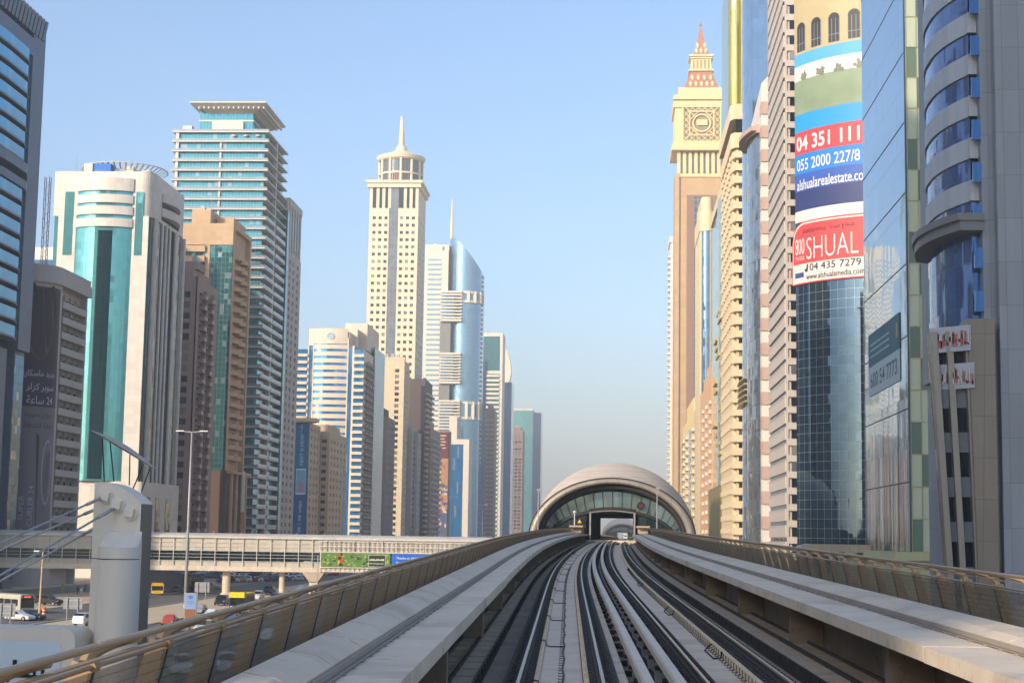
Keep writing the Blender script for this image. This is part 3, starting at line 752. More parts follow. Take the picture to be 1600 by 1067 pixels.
# -- tower 3: white stone with turquoise curved bay
t, y0 = left('office_tower', 'white stone tower with a bowed turquoise bay and round helipad rim', 236, 340)
W = XL-Xp(80, 400, y0); D = Yx(291, 340, XL)-y0; H = Zp(200, 268, y0)
m_ws = dif('white stone panel', 'd8cfc3', .6, var=.04, sc=.2, grid=(2.4, 1.8, .04, .82))
m_tq3 = glass('turquoise curtain wall', '62a8ac', 1.35, 1.9, .05, '48797a', metal=.45, cell=.18, wob=.02, rough=.1)
m_tq3d = glass('dark teal curtain wall', '1f4650', 1.35, 1.9, .05, '16303a', metal=.55, cell=.3, wob=.02)
zk = Zp(230, 338, y0)          # underside of the white head
fx = lambda px, py=500: Xp(px, py, y0)-XL
u = {k: fx(k, 330) for k in (80, 92, 101, 115, 120, 208, 212, 224, 233)}
mb = MB()
hd = [(-W, 0)]+arc(-3.2, 3.2, 3.2, 0, 90, 8)+[(0, D-3)]+[(-2, D), (-W, D)]
mb.prism([(x, y) for x, y in hd], zk, H)
c2 = [(-W+.5, .6), (-3.5, .6), (-.7, 3.5), (-.7, D-.5), (-W+.5, D-.5)]
mb.prism(c2, 0, zk-.01, 0)
for a, b_ in ((u[92], u[120]), (u[208], u[233])): mb.box(a, b_, -.05, .59, 0, zk-.02)
podz = Zp(200, 752, y0)
mb.box(-W-1, .8, -.8, D+1, 0, podz)
for k in range(5): mb.box(-.69, .1, 5+k*(D-6)/4-.9, 5+k*(D-6)/4+.5, podz, zk-.02)
mb.build('wall', m_ws, t)
mb = MB(); n = 16; bx0, bx1 = u[120], u[208]
bow = lambda dd: [(bx0+(bx1-bx0)*i/n, dd-2.2*math.sin(math.pi*i/n)**.8) for i in range(n+1)]
mb.band(bow(.1), [(x, .58) for x, y in bow(0)], podz, Zp(165, 356, y0)); mb.build('bay_glazing', m_tq3, t)
mb = MB(); a = [p for p in bow(.07)[7:12]]; mb.band(a, [(x, .4) for x, y in a], podz+.5, Zp(175, 362, y0)); mb.build('dark_glazing', m_tq3d, t)
for z0_, z1_ in ((280, 300), (306, 319), (324, 337), (343, 356)):
    mb = MB(); mb.band(bow(-.5), [(x, .58) for x, y in bow(0)], Zp(165, z1_, y0), Zp(165, z0_, y0)); mb.build('bay_band', m_ws, t)
mb = MB(); mb.band(bow(.12), [(x, .59) for x, y in bow(0)], Zp(165, 342.9, y0)+.02, Zp(165, 300, y0)-.02); mb.build('bay_windows', m_tq3, t)
mb = MB()
for a, b_, p0, p1 in ((u[101], u[115], 300, 399), (u[212], u[224], 300, 399)): mb.box(a, b_, -.12, -.06, Zp(170, p1, y0), Zp(170, p0, y0))
mb.box(-W+.4, u[92]-.05, .2, .59, podz, zk-.02); mb.build('slot_window', m_tq3, t)
mb = MB(); ag = [(u[233]+.05, .3)]+arc(-3.4, 3.4, 3.0, 0, 90, 8)+[(-.4, 5)]; mb.band(ag, [(x-.2, y+.3) for x, y in ag], podz, zk-.03); mb.build('corner_glazing', m_tq3d, t)
mb = MB(); mb.box(-.69, -.3, 6, D-4, podz, zk-.03); mb.build('side_glazing', m_tq3d, t)
sb = lambda dd: [(dd+1.8*math.sin(math.pi*i/10), D*.28+(D*.5)*i/10) for i in range(11)]
for i in range(5): 
    z = zk+2+i*4.2
    if z+2.6 < H: mb = MB(); mb.band(sb(.35), [(-.02, y) for x, y in sb(0)], z, z+2.4); mb.build('side_band', m_ws, t)
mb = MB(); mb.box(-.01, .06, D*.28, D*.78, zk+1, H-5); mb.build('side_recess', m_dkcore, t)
for k in range(4): 
    mb = MB(); mb.tube([(.2, 5.2+k*(D-7)/3, podz), (.2, 5.2+k*(D-7)/3, zk)], .5, 10); mb.build('side_column', m_ws, t)
mb = MB()
hc = (-W*.44, 14.0); hz = H+3.2
for k in range(44):
    a0 = 2*math.pi*k/44; mb.add([(hc[0]+r*math.cos(a0+d_), hc[1]+r*math.sin(a0+d_), z) for r, d_, z in ((9.5, 0, hz-1.5), (9.5, .05, hz-1.5), (12.2, .05, hz), (12.2, 0, hz))], [(0, 1, 2, 3)])
mb.lathe([(9.6, hz-1.8), (9.6, hz-1.4), (9.3, hz-1.4)], 36, 0, *hc); mb.lathe([(12.1, hz-.1), (12.4, hz-.1), (12.4, hz+.1)], 36, 0, *hc)
mb.build('helipad_rim', m_conc, t)
mb = MB(); mb.lathe([(7, H), (8, hz-1.7), (0, hz-1.6)], 24, 0, *hc); mb.build('helipad', m_ws, t)
mb = MB(); mb.box(-W*.62, -W*.45, 1.5, 5, H, H+2.6); mb.build('roof_screen', dif('blue roof screen', '2f6fc0', .6), t)
mb = MB()
for p in ((-W*.7, 4, 3), (-W*.3, 6, 2.5), (-4, 8, 2)): mb.box(p[0]-1.2, p[0]+1.2, p[1]-1, p[1]+1, H, H+p[2])
mb.build('roof_plant', m_ws, t)
mb = MB()
for j, u0 in enumerate((3.5, 13.5, 24)):
    mb.fb(('s', .8, 1), u0, u0+5, 0, .12, 3, podz-4)
mb.build('podium_window', m_tq3d, t)
# -- tower 4: brown apartments with stacked white-fronted balconies
t, y0 = left('apartment_tower', 'brown apartment tower with stacked projecting balconies and dark paired windows', 308, 450)
D = Yx(343, 450, XL)-y0; H = Zp(308, 432, y0)
m_br = dif('brown render', 'a08a80', .85, var=.07, sc=.2, streak=.06); m_br2 = dif('pale brown balcony front', 'bdaaa0', .8, var=.08)
mb = MB(); W = 14
us = cells(-8.2, -.6, 1, .62); nf = 26; fh = (H-6)/nf
lattice(mb, F0, -W, 0, 0, H, [(-6.2, -2.0)], [(2+fh*i+.6, 2+fh*i+2.7) for i in range(nf)], .4)
mb.box(-W, -.41, .4, D, 0, H-.02); mb.box(-.4, 0, 0, .39, 0, H)
mb.box(-.41, -.02, .42, 3, 0, H-3); mb.box(-W, -2, 2, D-4, H, H+3); mb.box(-6, -1, 4, 12, H+3, H+5.5); mb.build('wall', m_br, t)
repeat(t, 'window', win_mb(4.1, 2.05, .1, .1, 1), [m_win_frame, m_glass_dk], [fm(F0, -4.1, -.35, 2+fh*i+.62) for i in range(nf)])
mb = MB(); mb.box(-.4, 1.5, 0, 4.2, -.2, 0); mb.box(1.35, 1.5, .5, 3.7, 0, 1.1, 1); mb.box(-.4, 1.35, 0, .14, 0, 1.0); mb.box(-.4, 1.35, 4.06, 4.2, 0, 1.0); mb.box(-.4, .9, 4.3, 5.6, -.2, fh-.25)
repeat(t, 'balcony', mb, [m_br, m_br2], [Matrix.Translation((0, 4.5+j*9.2+(.8 if i % 2 else 0), 3+fh*i)) for i in range(nf) for j in range(2)])
repeat(t, 'window', win_mb(3.0, 2.0, .1, .1, 1), [m_win_frame, m_glass_dk], [fm(SR, 6.6+j*9.2, -.36, 3.1+fh*i) for i in range(nf) for j in range(2)])
# -- tower 5: tan tower
t, y0 = left('apartment_tower', 'sandy tan tower with a green glass strip and curved tan balconies', 362, 450)
D = Yx(391, 450, XL)-y0; H = Zp(362, 356, y0); W = XL-Xp(285, 400, y0)
m_tan = dif('sandy stone', 'c6a784', .75, var=.06, sc=.2, grid=(2.2, 1.6, .03, .85))
m_gr5 = glass('green tinted glass', '3e7478', 1.3, 1.8, .06, '6f8f8c', metal=.5, cell=.35, blind=.07)
xg = Xp(326, 450, y0)-XL
mb = MB(); mb.box(-W, -1.6, .5, D, 0, H-.02); mb.box(-1.6, -.02, .5, 3.5, 0, H-.02); mb.box(-1.6, -.02, D-2, D, 0, H-.02)
mb.box(-W, 0, -.4, .49, H-6, H); mb.box(-W, 0, -.38, D, H, H+1.5); zb5 = Zp(362, 735, y0)
mb.box(-W, .6, -.8, D, 0, zb5, 1); mb.box(xg-1.5, xg, -.3, .49, zb5, H-6)
mb.box(-W+2, -9, 3, D-4, H+1.5, H+7); mb.box(-8, -2, 8, D-2, H+1.5, H+5)
fh = 3.62; zt = H-6
for i in range(5): mb.fb(F0, -W, xg-1.5, -.2, 1.2+.3*(i % 2), zt-fh*(i+1)+1.1, zt-fh*i-.4)
mb.build('wall', [m_tan, dif('brown base stone', '6a5347', .8, var=.08)], t)
mb = MB(); mb.box(xg, -.2, -.1, .49, zb5, zt); mb.box(-W, xg-1.55, .1, .48, zb5, zt); mb.build('curtain_wall', m_gr5, t)
mb = MB(); pb = [(-1.6, 0)]+[(-.2+1.7*math.sin(math.pi*k/8), 8.5*k/8*2.0*.5+.0) for k in range(9)]+[(-1.6, 8.5)]
mb.prism(pb, -.2, 0); o1 = pb[1:-1]; mb.band(o1, [(x-.14, y) for x, y in o1], 0, 1.25)
nf5 = int((zt-zb5-4)/fh)
k2 = D-6
repeat(t, 'balcony', mb, m_tan, [Matrix.Translation((0, 3.7+j*9.0, zb5+4+fh*i)) for i in range(nf5) for j in range(2)])
repeat(t, 'window', win_mb(4.6, 2.2, .1, .1, 2), [m_win_frame, m_glass_dk], [fm(SR, 8.0+j*9.0, -1.55, zb5+4.1+fh*i) for i in range(nf5) for j in range(2)])
mb = MB()
for k in range(4): mb.tube([(1.6, 3+k*7, 0), (1.6, 3+k*7, zb5-1)], .7, 10)
mb.box(.6, 2.6, 0, D, zb5-1, zb5); mb.build('colonnade', m_tan, t)
s5 = thing('sign_banner', 'pale vertical banner hanging at the foot of the tan tower', 'banner', (XL+2.5, y0+16, 0))
mb = MB(); mb.box(.2, .35, -2.5, 2.5, 20, 34, 0); mb.box(.2, .36, -2.5, 2.5, 12, 19.9, 1); mb.build('cloth', [dif('banner cloth', 'c4beb4', .8), dif('banner orange', 'a8704a', .8)], s5)
mb = MB(); mb.box(-2.0, .2, -.05, .05, 33.8, 34); mb.box(-2.0, .2, -.05, .05, 11.8, 12); mb.build('bracket', m_dark_metal, s5)
# -- tower 6: slab balconies, flying roof
t, y0 = left('apartment_tower', 'dark glass tower of stacked thin balcony slabs under a wide flying roof', 412, 450)
D = Yx(444, 450, XL)-y0; H = Zp(412, 205, y0); W = XL-Xp(272, 300, y0)
m_slab6 = dif('balcony slab edge', 'cdc8c0', .6, var=.06)
m_gl6 = glass('turquoise storey glass', '3f8f9f', 1.25, 3.65, .07, '9fb5b5', metal=.5, cell=.35, wob=.03, blind=.06)
m_bal6 = glass('grey balcony glass', '8d9699', 1.5, 9, .05, '8d8d8a', metal=.25, cell=.2, rough=.25)
nf = int(H/3.65); fh = H/nf
mb = MB(); mb.box(-W, -1.8, 1.6, D-1.5, 0, H); mb.build('curtain_wall', m_gl6, t)
mb = MB(); mb.box(-W-1.5, 0, 0, D, -.45, -.02, 0); mb.box(-W-1.5, -.05, 0, .1, 0, .75, 1)
repeat(t, 'balcony_slab', mb, [m_slab6, m_bal6], [Matrix.Translation((0, 0, H-fh*i)) for i in range(nf)])
mb = MB(); mb.box(-.12, 0, 1.2, D*.46, 0, 1.15); mb.box(-.12, 0, D*.52, D-.4, 0, 1.15)
repeat(t, 'balcony_front', mb, m_bal6, [Matrix.Translation((0, 0, H-fh*i)) for i in range(9, nf)])
mb = MB(); mb.box(-W*.52-.35, -W*.52+.35, .7, 1.59, 0, H-3); mb.box(-1.79, -.4, D*.47, D*.51, 0, H-.5); mb.box(-W-.2, -W+.9, .5, 1.7, 0, H-.5); mb.build('fin_wall', m_slab6, t)
mb = MB(); mb.box(-W*.78, -W*.2, 4, D-6, H, H+10.5); mb.build('penthouse', m_gl6, t)
mb = MB(); mb.box(-W*.64, -W*.3, 2.8, 6, H, H+4.5); mb.box(-W*.78-.3, -W*.2+.3, 3.7, D-5.7, H+4.6, H+5.2)
mb.box(-W*.95, -W*.85, 2, 5, H+.1, H+2.6); mb.build('roof_plant', m_slab6, t)
mb = MB(); zt = H+10.6
xa, xb, ya, yb = -W*.86, -W*.0-1.5, -1, D-1
mb.taper([(xa+6, ya+5), (xb-6, ya+5), (xb-6, yb-4), (xa+6, yb-4)], zt-2.8, [(xa, ya), (xb, ya), (xb, yb), (xa, yb)], zt)
mb.box(xa-.15, xb+.15, ya-.15, yb+.15, zt+.01, zt+.5); 
for k in range(14): mb.box(xa+3+k*1.9, xa+3.5+k*1.9, ya+1, yb-2, zt-1.9, zt-1.2)
mb.build('flying_roof', m_slab6, t)
mb = MB()
for x in (-W*.38, -W*.25, -W*.12):
    mb.lathe([(0, 0), (.9, .35), (1.1, .8)], 12, 0, x, 1.2); mb.tube([(x, 1.2, -1.5), (x, 1.2, 0)], .08, 6)
mb.v = [(x, y, z+H-2.2) for x, y, z in mb.v]; mb.build('satellite_dishes', m_white, t)
# -- tower 7: grey stone
t, y0 = left('apartment_tower', 'narrow grey stone tower with small square windows behind the slab-balcony tower', 446, 450)
D = Yx(469, 450, XL)-y0; H = Zp(452, 306, y0)
m_g7 = dif('grey stone', 'b3aea6', .7, var=.07, sc=.2, grid=(1.8, 1.4, .03, .8))
mb = MB(); nf = 38; fh = (H-26)/nf
us = [(6, 9), (13.5, 16), (D-8, D-5)]
lattice(mb, SR, 0, D, 0, H-22, us, [(2+fh*i+.8, 2+fh*i+2.5) for i in range(nf)], .5)
mb.box(-24, -.51, 0, D, 0, H-22.01); mb.box(-24, -.3, .3, D-.2, H-22, H-1); mb.box(-24.3, 0, 4, D, H-3, H)
for k in range(5): mb.box(-.3, .1, 5+k*5.2, 6.4+k*5.2, H-21, H-3)
mb.build('wall', m_g7, t)
repeat(t, 'window', win_mb(2.5, 1.65, .1, .1, 1), [m_win_frame, m_glass_dk], [fm(SR, (a+b_)/2, -.46, 2+fh*i+.82) for i in range(nf) for a, b_ in us])
mb = MB(); mb.box(-20, .15, -.6, 3.2, 2, H-6); mb.build('curtain_wall', m_gr5, t)
mb = MB()
for k in range(4): mb.box(-.31, -.2, 6.6+k*5.2, 10+k*5.2, H-19, H-5)
mb.build('tall_window', m_glass_dk, t)
# -- block 8: beige apartments with blue phone banner
xr8 = XL
t, y0 = left('apartment_block', 'lower beige apartment block with stepped corners and rows of small windows', 483, 700, cat='apartment block')
D = 40; H = Zp(483, 660, y0)
m_be8 = dif('beige render', 'c9b394', .85, var=.06, sc=.2, streak=.06)
mb = MB(); nf = 17; fh = (H-3)/nf; W = 20
uu = [(4, 6.6), (12, 14.6), (19, 21.6)]
lattice(mb, SR, 0, 26, 0, H, uu, [(2+fh*i+.8, 2+fh*i+2.4) for i in range(nf)], .4)
mb.box(-W, -.41, 0, 26, 0, H-.01)
FB = ('f', 27.0); SB = ('s', 4.0, 1)
lattice(mb, FB, -1, 4, 0, H-2, [(.6, 2.8)], [(2+fh*i+.6, 2+fh*i+2.2) for i in range(nf-1)], .4)
lattice(mb, SB, 27.41, 74, 0, H-2, [(32, 35), (40, 43), (49, 52), (58, 61), (67, 70)], [(2+fh*i+.6, 2+fh*i+2.2) for i in range(nf-1)], .4)
mb.box(-W, 3.59, 27.41, 74, 0, H-2.01); mb.box(-W, 3, 30, 60, H-2, H+1.2); mb.build('wall', m_be8, t)
mb = MB(); mb.box(-8, 3.0, -2.5, 6, H+.3, H+1.8); mb.box(-8, 1.8, -1.6, 5, H+.0, H+.29); mb.build('roof_canopy', dif('cream canopy', 'd2b98f', .7), t)
repeat(t, 'window', win_mb(2.1, 1.55, .1, .1, 1), [m_win_frame, m_glass_dk], [fm(SR, (a+b_)/2, -.35, 2+fh*i+.82) for i in range(nf) for a, b_ in uu]+[fm(FB, 1.7, -.35, 2+fh*i+.62) for i in range(nf-1)]+[fm(SB, c, -.35, 2+fh*i+.62) for i in range(nf-1) for c in (33.5, 41.5, 50.5, 59.5, 68.5)])
mb = MB(); mb.box(-.3, .5, 0, .9, 0, .55)
repeat(t, 'air_conditioner', mb, m_white, [Matrix.Translation((.1, b_+.4, 2+fh*i+.7)) for i in range(0, nf, 2) for a, b_ in uu])
bn = thing('banner', 'tall blue phone advertisement hung on the beige apartment block', 'banner', (XL, y0, 0))
cb = [dif('banner blue', '17608f', .5, var=.08), dif('banner print', 'c8dbe6', .5), dif('phone print pale blue', '6fa3c4', .4, var=.2, sc=.6), dif('phone print coral', 'b07f86', .4), dif('banner deep blue', '154a86', .5)]
bw = 6.2; z0b = 12.5; z1b = H-.3
mb = MB(); mb.box(-bw, -.1, -.5, -.35, z0b+22, z1b, 0); mb.box(-bw, -.1, -.5, -.35, z0b, z0b+21.98, 4); mb.build('banner_sheet', cb, bn)
mb = MB(); mb.box(-5.2, -1.0, -.56, -.505, z0b+17, z0b+28, 1); mb.box(-5.0, -1.2, -.6, -.565, z0b+17.6, z0b+27.4, 2); mb.add([(-4.6, -.62, z0b+17.8), (-1.6, -.62, z0b+18.4), (-2.6, -.62, z0b+23), (-3.4, -.62, z0b+22)], [(0, 1, 2, 3)], 3); mb.build('printed_phone', cb, bn)
for body, h, ln, z in (('S6 | S6 edge', 1.5, 13.5, z0b+.8), ('NEXT IS NOW', 1.5, 13.5, z0b+29.5), (ar('سامي مقدمة'), 2.0, 6.5, z0b+43.6)):
    q, _ = text_mb(body, h, ln); warp(q, lambda a, b_, c: (-2.3-c, -.53, z+a)); q.build('lettering', cb[1], bn)
# -- tower 9: white panels with sky-blue ribbon windows
t, y0 = left('office_tower', 'white tower with sky-blue ribbon windows and a round emblem near its top', 566, 700)
W = XL-Xp(462, 600, y0); D = Yx(598, 700, XL)-y0; H = Zp(515, 512, y0)
m_w9 = dif('cream panel', 'd9c9b3', .65, var=.05, sc=.2, grid=(3, 3.5, .04, .85))
m_bl9 = glass('sky-blue ribbon glass', '3f86bd', 1.5, 9, .06, '2c5c86', metal=.5, cell=.3, blind=.08)
fx9 = lambda px: Xp(px, 650, y0)-XL
mb = MB(); a0, a1 = fx9(488), fx9(540); zt2 = Zp(566, 540, y0)
mb.box(-W, -.6, .8, D, 0, zt2-2); mb.prism([(a0-1, .8), (a1+1, .8), (a1+1, 14), (a0-1, 14)], zt2-2, H-2)
mb.box(fx9(478), fx9(480), 0, .8, 0, zt2); mb.box(fx9(486), a0, -.2, .8, 0, zt2+4); mb.box(a1, fx9(542), -.2, .8, 0, zt2+4); mb.box(fx9(548), fx9(551), 0, .8, 0, zt2)
mb.box(-W+4, -6, 12, D-8, zt2, H+1); mb.box(-14, -2, 20, D-12, zt2, H+5); mb.build('wall', m_w9, t)
mb = MB(); mb.box(fx9(480), fx9(486), .2, .79, 0, zt2); mb.box(fx9(542), fx9(548), .2, .79, 0, zt2-1); mb.build('blue_strip', m_bl9, t)
n = 10; bow = lambda dd: [(a0+(a1-a0)*i/n, dd-1.6*math.sin(math.pi*i/n)) for i in range(n+1)]
mb = MB(); mb.band(bow(.25), [(x, .79) for x, y in bow(0)], 0, H-7); mb.build('ribbon_window', m_bl9, t)
fh = 3.65; nf = int((H-8)/fh)
mb = MB(); mb.band(bow(-.1), [(x, .79) for x, y in bow(0)], 0, 2.25); repeat(t, 'spandrel', mb, m_w9, [Matrix.Translation((0, 0, H-9-fh*i-2.3)) for i in range(nf-1)])
mb = MB(); mb.band(bow(-.2), [(x, .78) for x, y in bow(0)], H-8.6, H-.5); mb.build('head_panel', m_w9, t)
mb = MB(); mb.v = []; mb.lathe([(0, 0), (1.9, 0), (1.9, .25), (1.5, .25), (1.5, .12), (0, .12)], 24); mb.v = [((a0+a1)/2+x, -1.85-z, H-4.6+y) for x, y, z in mb.v]; mb.build('emblem', dif('emblem blue grey', '9fb6c4', .5), t)
for lo, hi, nm in ((-W, fx9(478), 'left'), (fx9(551), -.2, 'right')):
    mb = MB(); mb.box(lo, hi, -.9, .79, 0, 1.5); mb.box(lo, hi, -.9, .79, -.02, 0)
    repeat(t, 'balcony', mb, m_w9, [Matrix.Translation((0, 0, 3+fh*i)) for i in range(int((zt2-5)/fh))])
mb = MB(); mb.box(-W, fx9(478), .3, .78, 0, zt2-2.1); mb.box(fx9(551), -.3, .3, .78, 0, zt2-2.1); mb.build('balcony_glazing', m_bl9, t)
mb = MB(); mb.box(-.6, 1.3, 0, 6.5, 0, 1.2); mb.box(-.6, 1.2, 6.6, 7.0, -1, 2.3)
repeat(t, 'side_balcony', mb, dif('grey balcony', '9b958c', .8), [Matrix.Translation((0, 4+j*9.5, 3+fh*i)) for i in range(int((zt2-8)/fh)) for j in range(3)])
mb = MB(); mb.box(-.58, 0, 36, D, 0, H-6); mb.build('side_glazing', glass('bronze side glass', '4a4744', 2, 3.6, .1, '8a7a66', metal=.5, cell=.5), t)
# -- slab between 9 and 10
t, y0 = left('apartment_tower', 'slim dark-brown and grey slab tower beside the white ribbon-window tower', 603, 720)
H = Zp(600, 645, y0); D = 36; m_br10 = dif('dark brown panel', '5d4f49', .8, var=.1)
mb = MB(); mb.box(-16, -4, 0, D, 0, H+4, 1); mb.box(-3.99, 0, .4, D, 0, H-2, 0); 
for k in range(5): mb.box(0, .3, 2+k*7, 4+k*7, 0, H-2, 0)
mb.build('wall', [dif('pale grey brown', '978a82', .8, var=.06), m_br10], t)
nf = 18; repeat(t, 'window', win_mb(2.6, 1.9, .15, .1, 1), [m_win_frame, m_glass_dk], [fm(SR, 5.6+j*7, .11, 3+(H-8)/nf*i) for i in range(nf) for j in range(4)])
# -- tower 10: beige windows
t, y0 = left('apartment_tower', 'cream apartment tower with one lit blank face and dark square windows at its corner', 629, 700)
D = Yx(636, 700, XL)-y0+6; H = Zp(620, 562, y0); W = XL-Xp(594, 700, y0)
m_c10 = dif('cream render', 'd0bd9d', .8, var=.05, sc=.2)
mb = MB(); nf = 31; fh = (H-8)/nf
zs = [(3+fh*i+.7, 3+fh*i+2.9) for i in range(nf)]
lattice(mb, F0, -W, 0, 0, H, [(-5.8, -3.2)], zs, .4); lattice(mb, SR, .41, D, 0, H-5, [(2, 4.5), (9, 12), (18, 21)], zs, .4); mb.box(-W, -.41, .41, D, 0, H-.01)
mb.box(-W-.2, .2, -.2, 5, H+.01, H+1.6)
mb.build('wall', m_c10, t)
for k in range(10): 
    pass
repeat(t, 'window', win_mb(2.5, 2.1, .1, .1, 1), [m_win_frame, m_glass_dk], [fm(F0, -4.5, -.35, a+.02) for a, b_ in zs]+[fm(SR, c, -.35, a+.02) for a, b_ in zs for c in (3.25, 10.5, 19.5)])
# -- grey blocks in front of the spire tower
for xc, xr_, top, w_, lab in ((643, -127, 667, 12, 'pale grey slab block right of the cream tower'), (652, -124.5, 675, 9, 'low pale block with few windows under the spire tower')):
    t, y0 = left('apartment_block', lab, xc, 720, xr_, 'apartment block'); H = Zp(xc, top, y0); D = 34
    mb = MB(); nf = int((H-4)/3.6); zs = [(2+3.6*i+.8, 2+3.6*i+2.6) for i in range(nf)]
    lattice(mb, F0, -w_, 0, 0, H, [(-w_*.75, -w_*.55), (-w_*.4, -w_*.2)], zs, .4); lattice(mb, SR, .41, D, 0, H, [(5, 8), (15, 18), (25, 28)], zs, .4); mb.box(-w_, -.41, .41, D, 0, H-.02)
    mb.build('wall', dif('pale grey render', 'a9a49c', .8, var=.06), t)
    repeat(t, 'window', win_mb(2.0, 1.7, .1, .1, 1), [m_win_frame, m_glass_dk], [fm(F0, x, -.35, a+.02) for a, b_ in zs for x in (-w_*.65, -w_*.3)]+[fm(SR, c, -.35, a+.02) for a, b_ in zs for c in (6.5, 16.5, 26.5)])
# -- tower 11: spire tower
t, y0 = left('office_tower', 'tall cream tower with a window grid, round glazed drum and needle spire', 652, 400)
D = Yx(663.5, 400, XL)-y0; W = XL-Xp(574, 450, y0); H = Zp(612, 284, y0)
m_c11 = dif('cream stone', 'd9caae', .7, var=.04, sc=.1)
mb = MB(); nf = 46; fh = (H-22)/nf; fx11 = lambda px: Xp(px, 450, y0)-XL
cw = W/6.6
us = []
for base in (fx11(579.5), fx11(622.5)):
    for k in range(3): us.append((base+k*fx11(584)-k*fx11(574.8), base+k*(fx11(584)-fx11(574.8))+fx11(579)-fx11(574)))
us = sorted(us); zs = [(fh*i+1.2, fh*i+3.3) for i in range(nf)]
ca_, cb_ = fx11(605), fx11(619.5)
lattice(mb, F0, -W, 0, 0, H-18, us[:3]+[(ca_, cb_)]+us[3:], [], .6)
mb = MB()
lattice(mb, F0, -W, ca_, 0, H-18, us[:3], zs, .6); lattice(mb, F0, cb_, 0, 0, H-18, us[3:], zs, .6)
lattice(mb, SR, .61, D, 0, H-18, [(D*.1+k*D*.3, D*.1+k*D*.3+3.5) for k in range(3)], zs, .6)
mb.box(-W, -.62, .62, D, 0, H-4); 
for a in [-W]+[u_[1] for u_ in us]: mb.box(a, a+2.0, 0, .6, H-18, H-4)
mb.box(-.6, 0, .61, D, H-18, H-4)
mb.box(-W-1.5, 1.5, -1.5, D+1.5, H-4, H-1.2); mb.box(-W-2.6, 2.6, -2.6, D+2.6, H-1.2, H+.6); mb.build('wall', m_c11, t)
mb = MB(); mb.box(ca_, cb_, .25, .61, 0, H-4.01); mb.build('glass_strip', glass('grey strip glass', '6d7277', 2.2, 3.8, .12, '7d7f80', metal=.35, cell=.4), t)
mb = MB(); mb.box(-W+.1, -.1, .55, .6, H-17.9, H-4.1); mb.build('top_windows', m_glass_dk, t)
repeat(t, 'window', win_mb(us[0][1]-us[0][0], 2.1, .12, .1, 1), [m_win_frame, m_glass_dk], [fm(F0, (a+b_)/2, -.5, zs[i][0]) for i in range(nf-1, 12, -1) for a, b_ in us])
repeat(t, 'side_window', win_mb(3.4, 2.1, .12, .1, 1), [m_win_frame, m_glass_dk], [fm(SR, D*.1+k*D*.3+1.75, -.5, zs[i][0]) for i in range(nf-1, 14, -1) for k in range(3)])
dcx, dcy = -W*.46, D*.5; r0 = (Xp(655, 260, y0)-Xp(588, 260, y0))/2*.98
mb = MB(); mb.lathe([(r0*1.0, H+.6), (r0, H+18.5), (0, H+18.6)], 32, 0, dcx, dcy); mb.build('drum', glass('drum glass', '5a6064', 60, 8, .2, 'a59a88', metal=.35, cell=.3), t)
mb = MB()
for k in range(12):
    a = 2*math.pi*k/12+.13; x, y = dcx+(r0+.3)*math.cos(a), dcy+(r0+.3)*math.sin(a); mb.tube([(x, y, H+.6), (x, y, H+18.5)], .9, 8)
mb.lathe([(r0+1.1, H+7.5), (r0+1.1, H+8.6), (r0, H+8.6)], 32, 0, dcx, dcy)
mb.lathe([(r0+.8, H+17.5), (r0+2.0, H+18.5), (r0+2.6, H+20.5), (r0+2.0, H+21), (r0*.6, H+23.5), (r0*.28, H+26), (r0*.22, H+29), (r0*.12, H+29.2)], 32, 0, dcx, dcy); mb.build('drum_cornice', m_c11, t, smooth=False)
mb = MB(); ht = Zp(621, 172, y0); mb.lathe([(2.2, H+27), (1.7, H+38), (1.0, H+50), (.12, ht)], 10, 0, dcx, dcy); mb.build('spire', m_c11, t, smooth=True)
mb = MB()
for k in range(6): mb.fb(F0, dcx-3.6+k*1.25, dcx-3.1+k*1.25, -dcy+r0+.05, -dcy+r0+.5, H+1, H+7.4)
mb.build('red_louvres', dif('faded red louvre', 'b07a6a', .7), t)
# -- dark and white-balconied blocks right of the spire tower
t, y0 = left('apartment_tower', 'narrow dark brown apartment tower at the foot of the spire tower', 664, 700, -122.0); H = Zp(664, 592, y0)
mb = MB(); mb.box(-13, -.6, 0, 42, 0, H); mb.build('wall', m_br10, t)
mb = MB(); mb.box(-.6, 1.2, 0, 13, -.2, 1.1); repeat(t, 'balcony', mb, m_be8, [Matrix.Translation((0, 1+j*14, 4+3.6*i)) for i in range(int(H/3.6)-2) for j in range(3)])
t, y0 = left('apartment_tower', 'grey apartment tower with zigzag white balconies left of the pictured billboard', 673, 750, -119.0); H = Zp(678, 668, y0)
mb = MB(); mb.box(-10, -.6, 0, 60, 0, H); mb.box(-7, -2, 4, 30, H, H+5); mb.build('wall', m_br, t)
mb = MB(); mb.box(-.6, 1.4, 0, 8, -.2, 1.1); repeat(t, 'balcony', mb, m_w2, [Matrix.Translation((0, 1+j*14.5+(3 if i % 2 else 0), 4+3.6*i)) for i in range(int(H/3.6)-2) for j in range(4)])
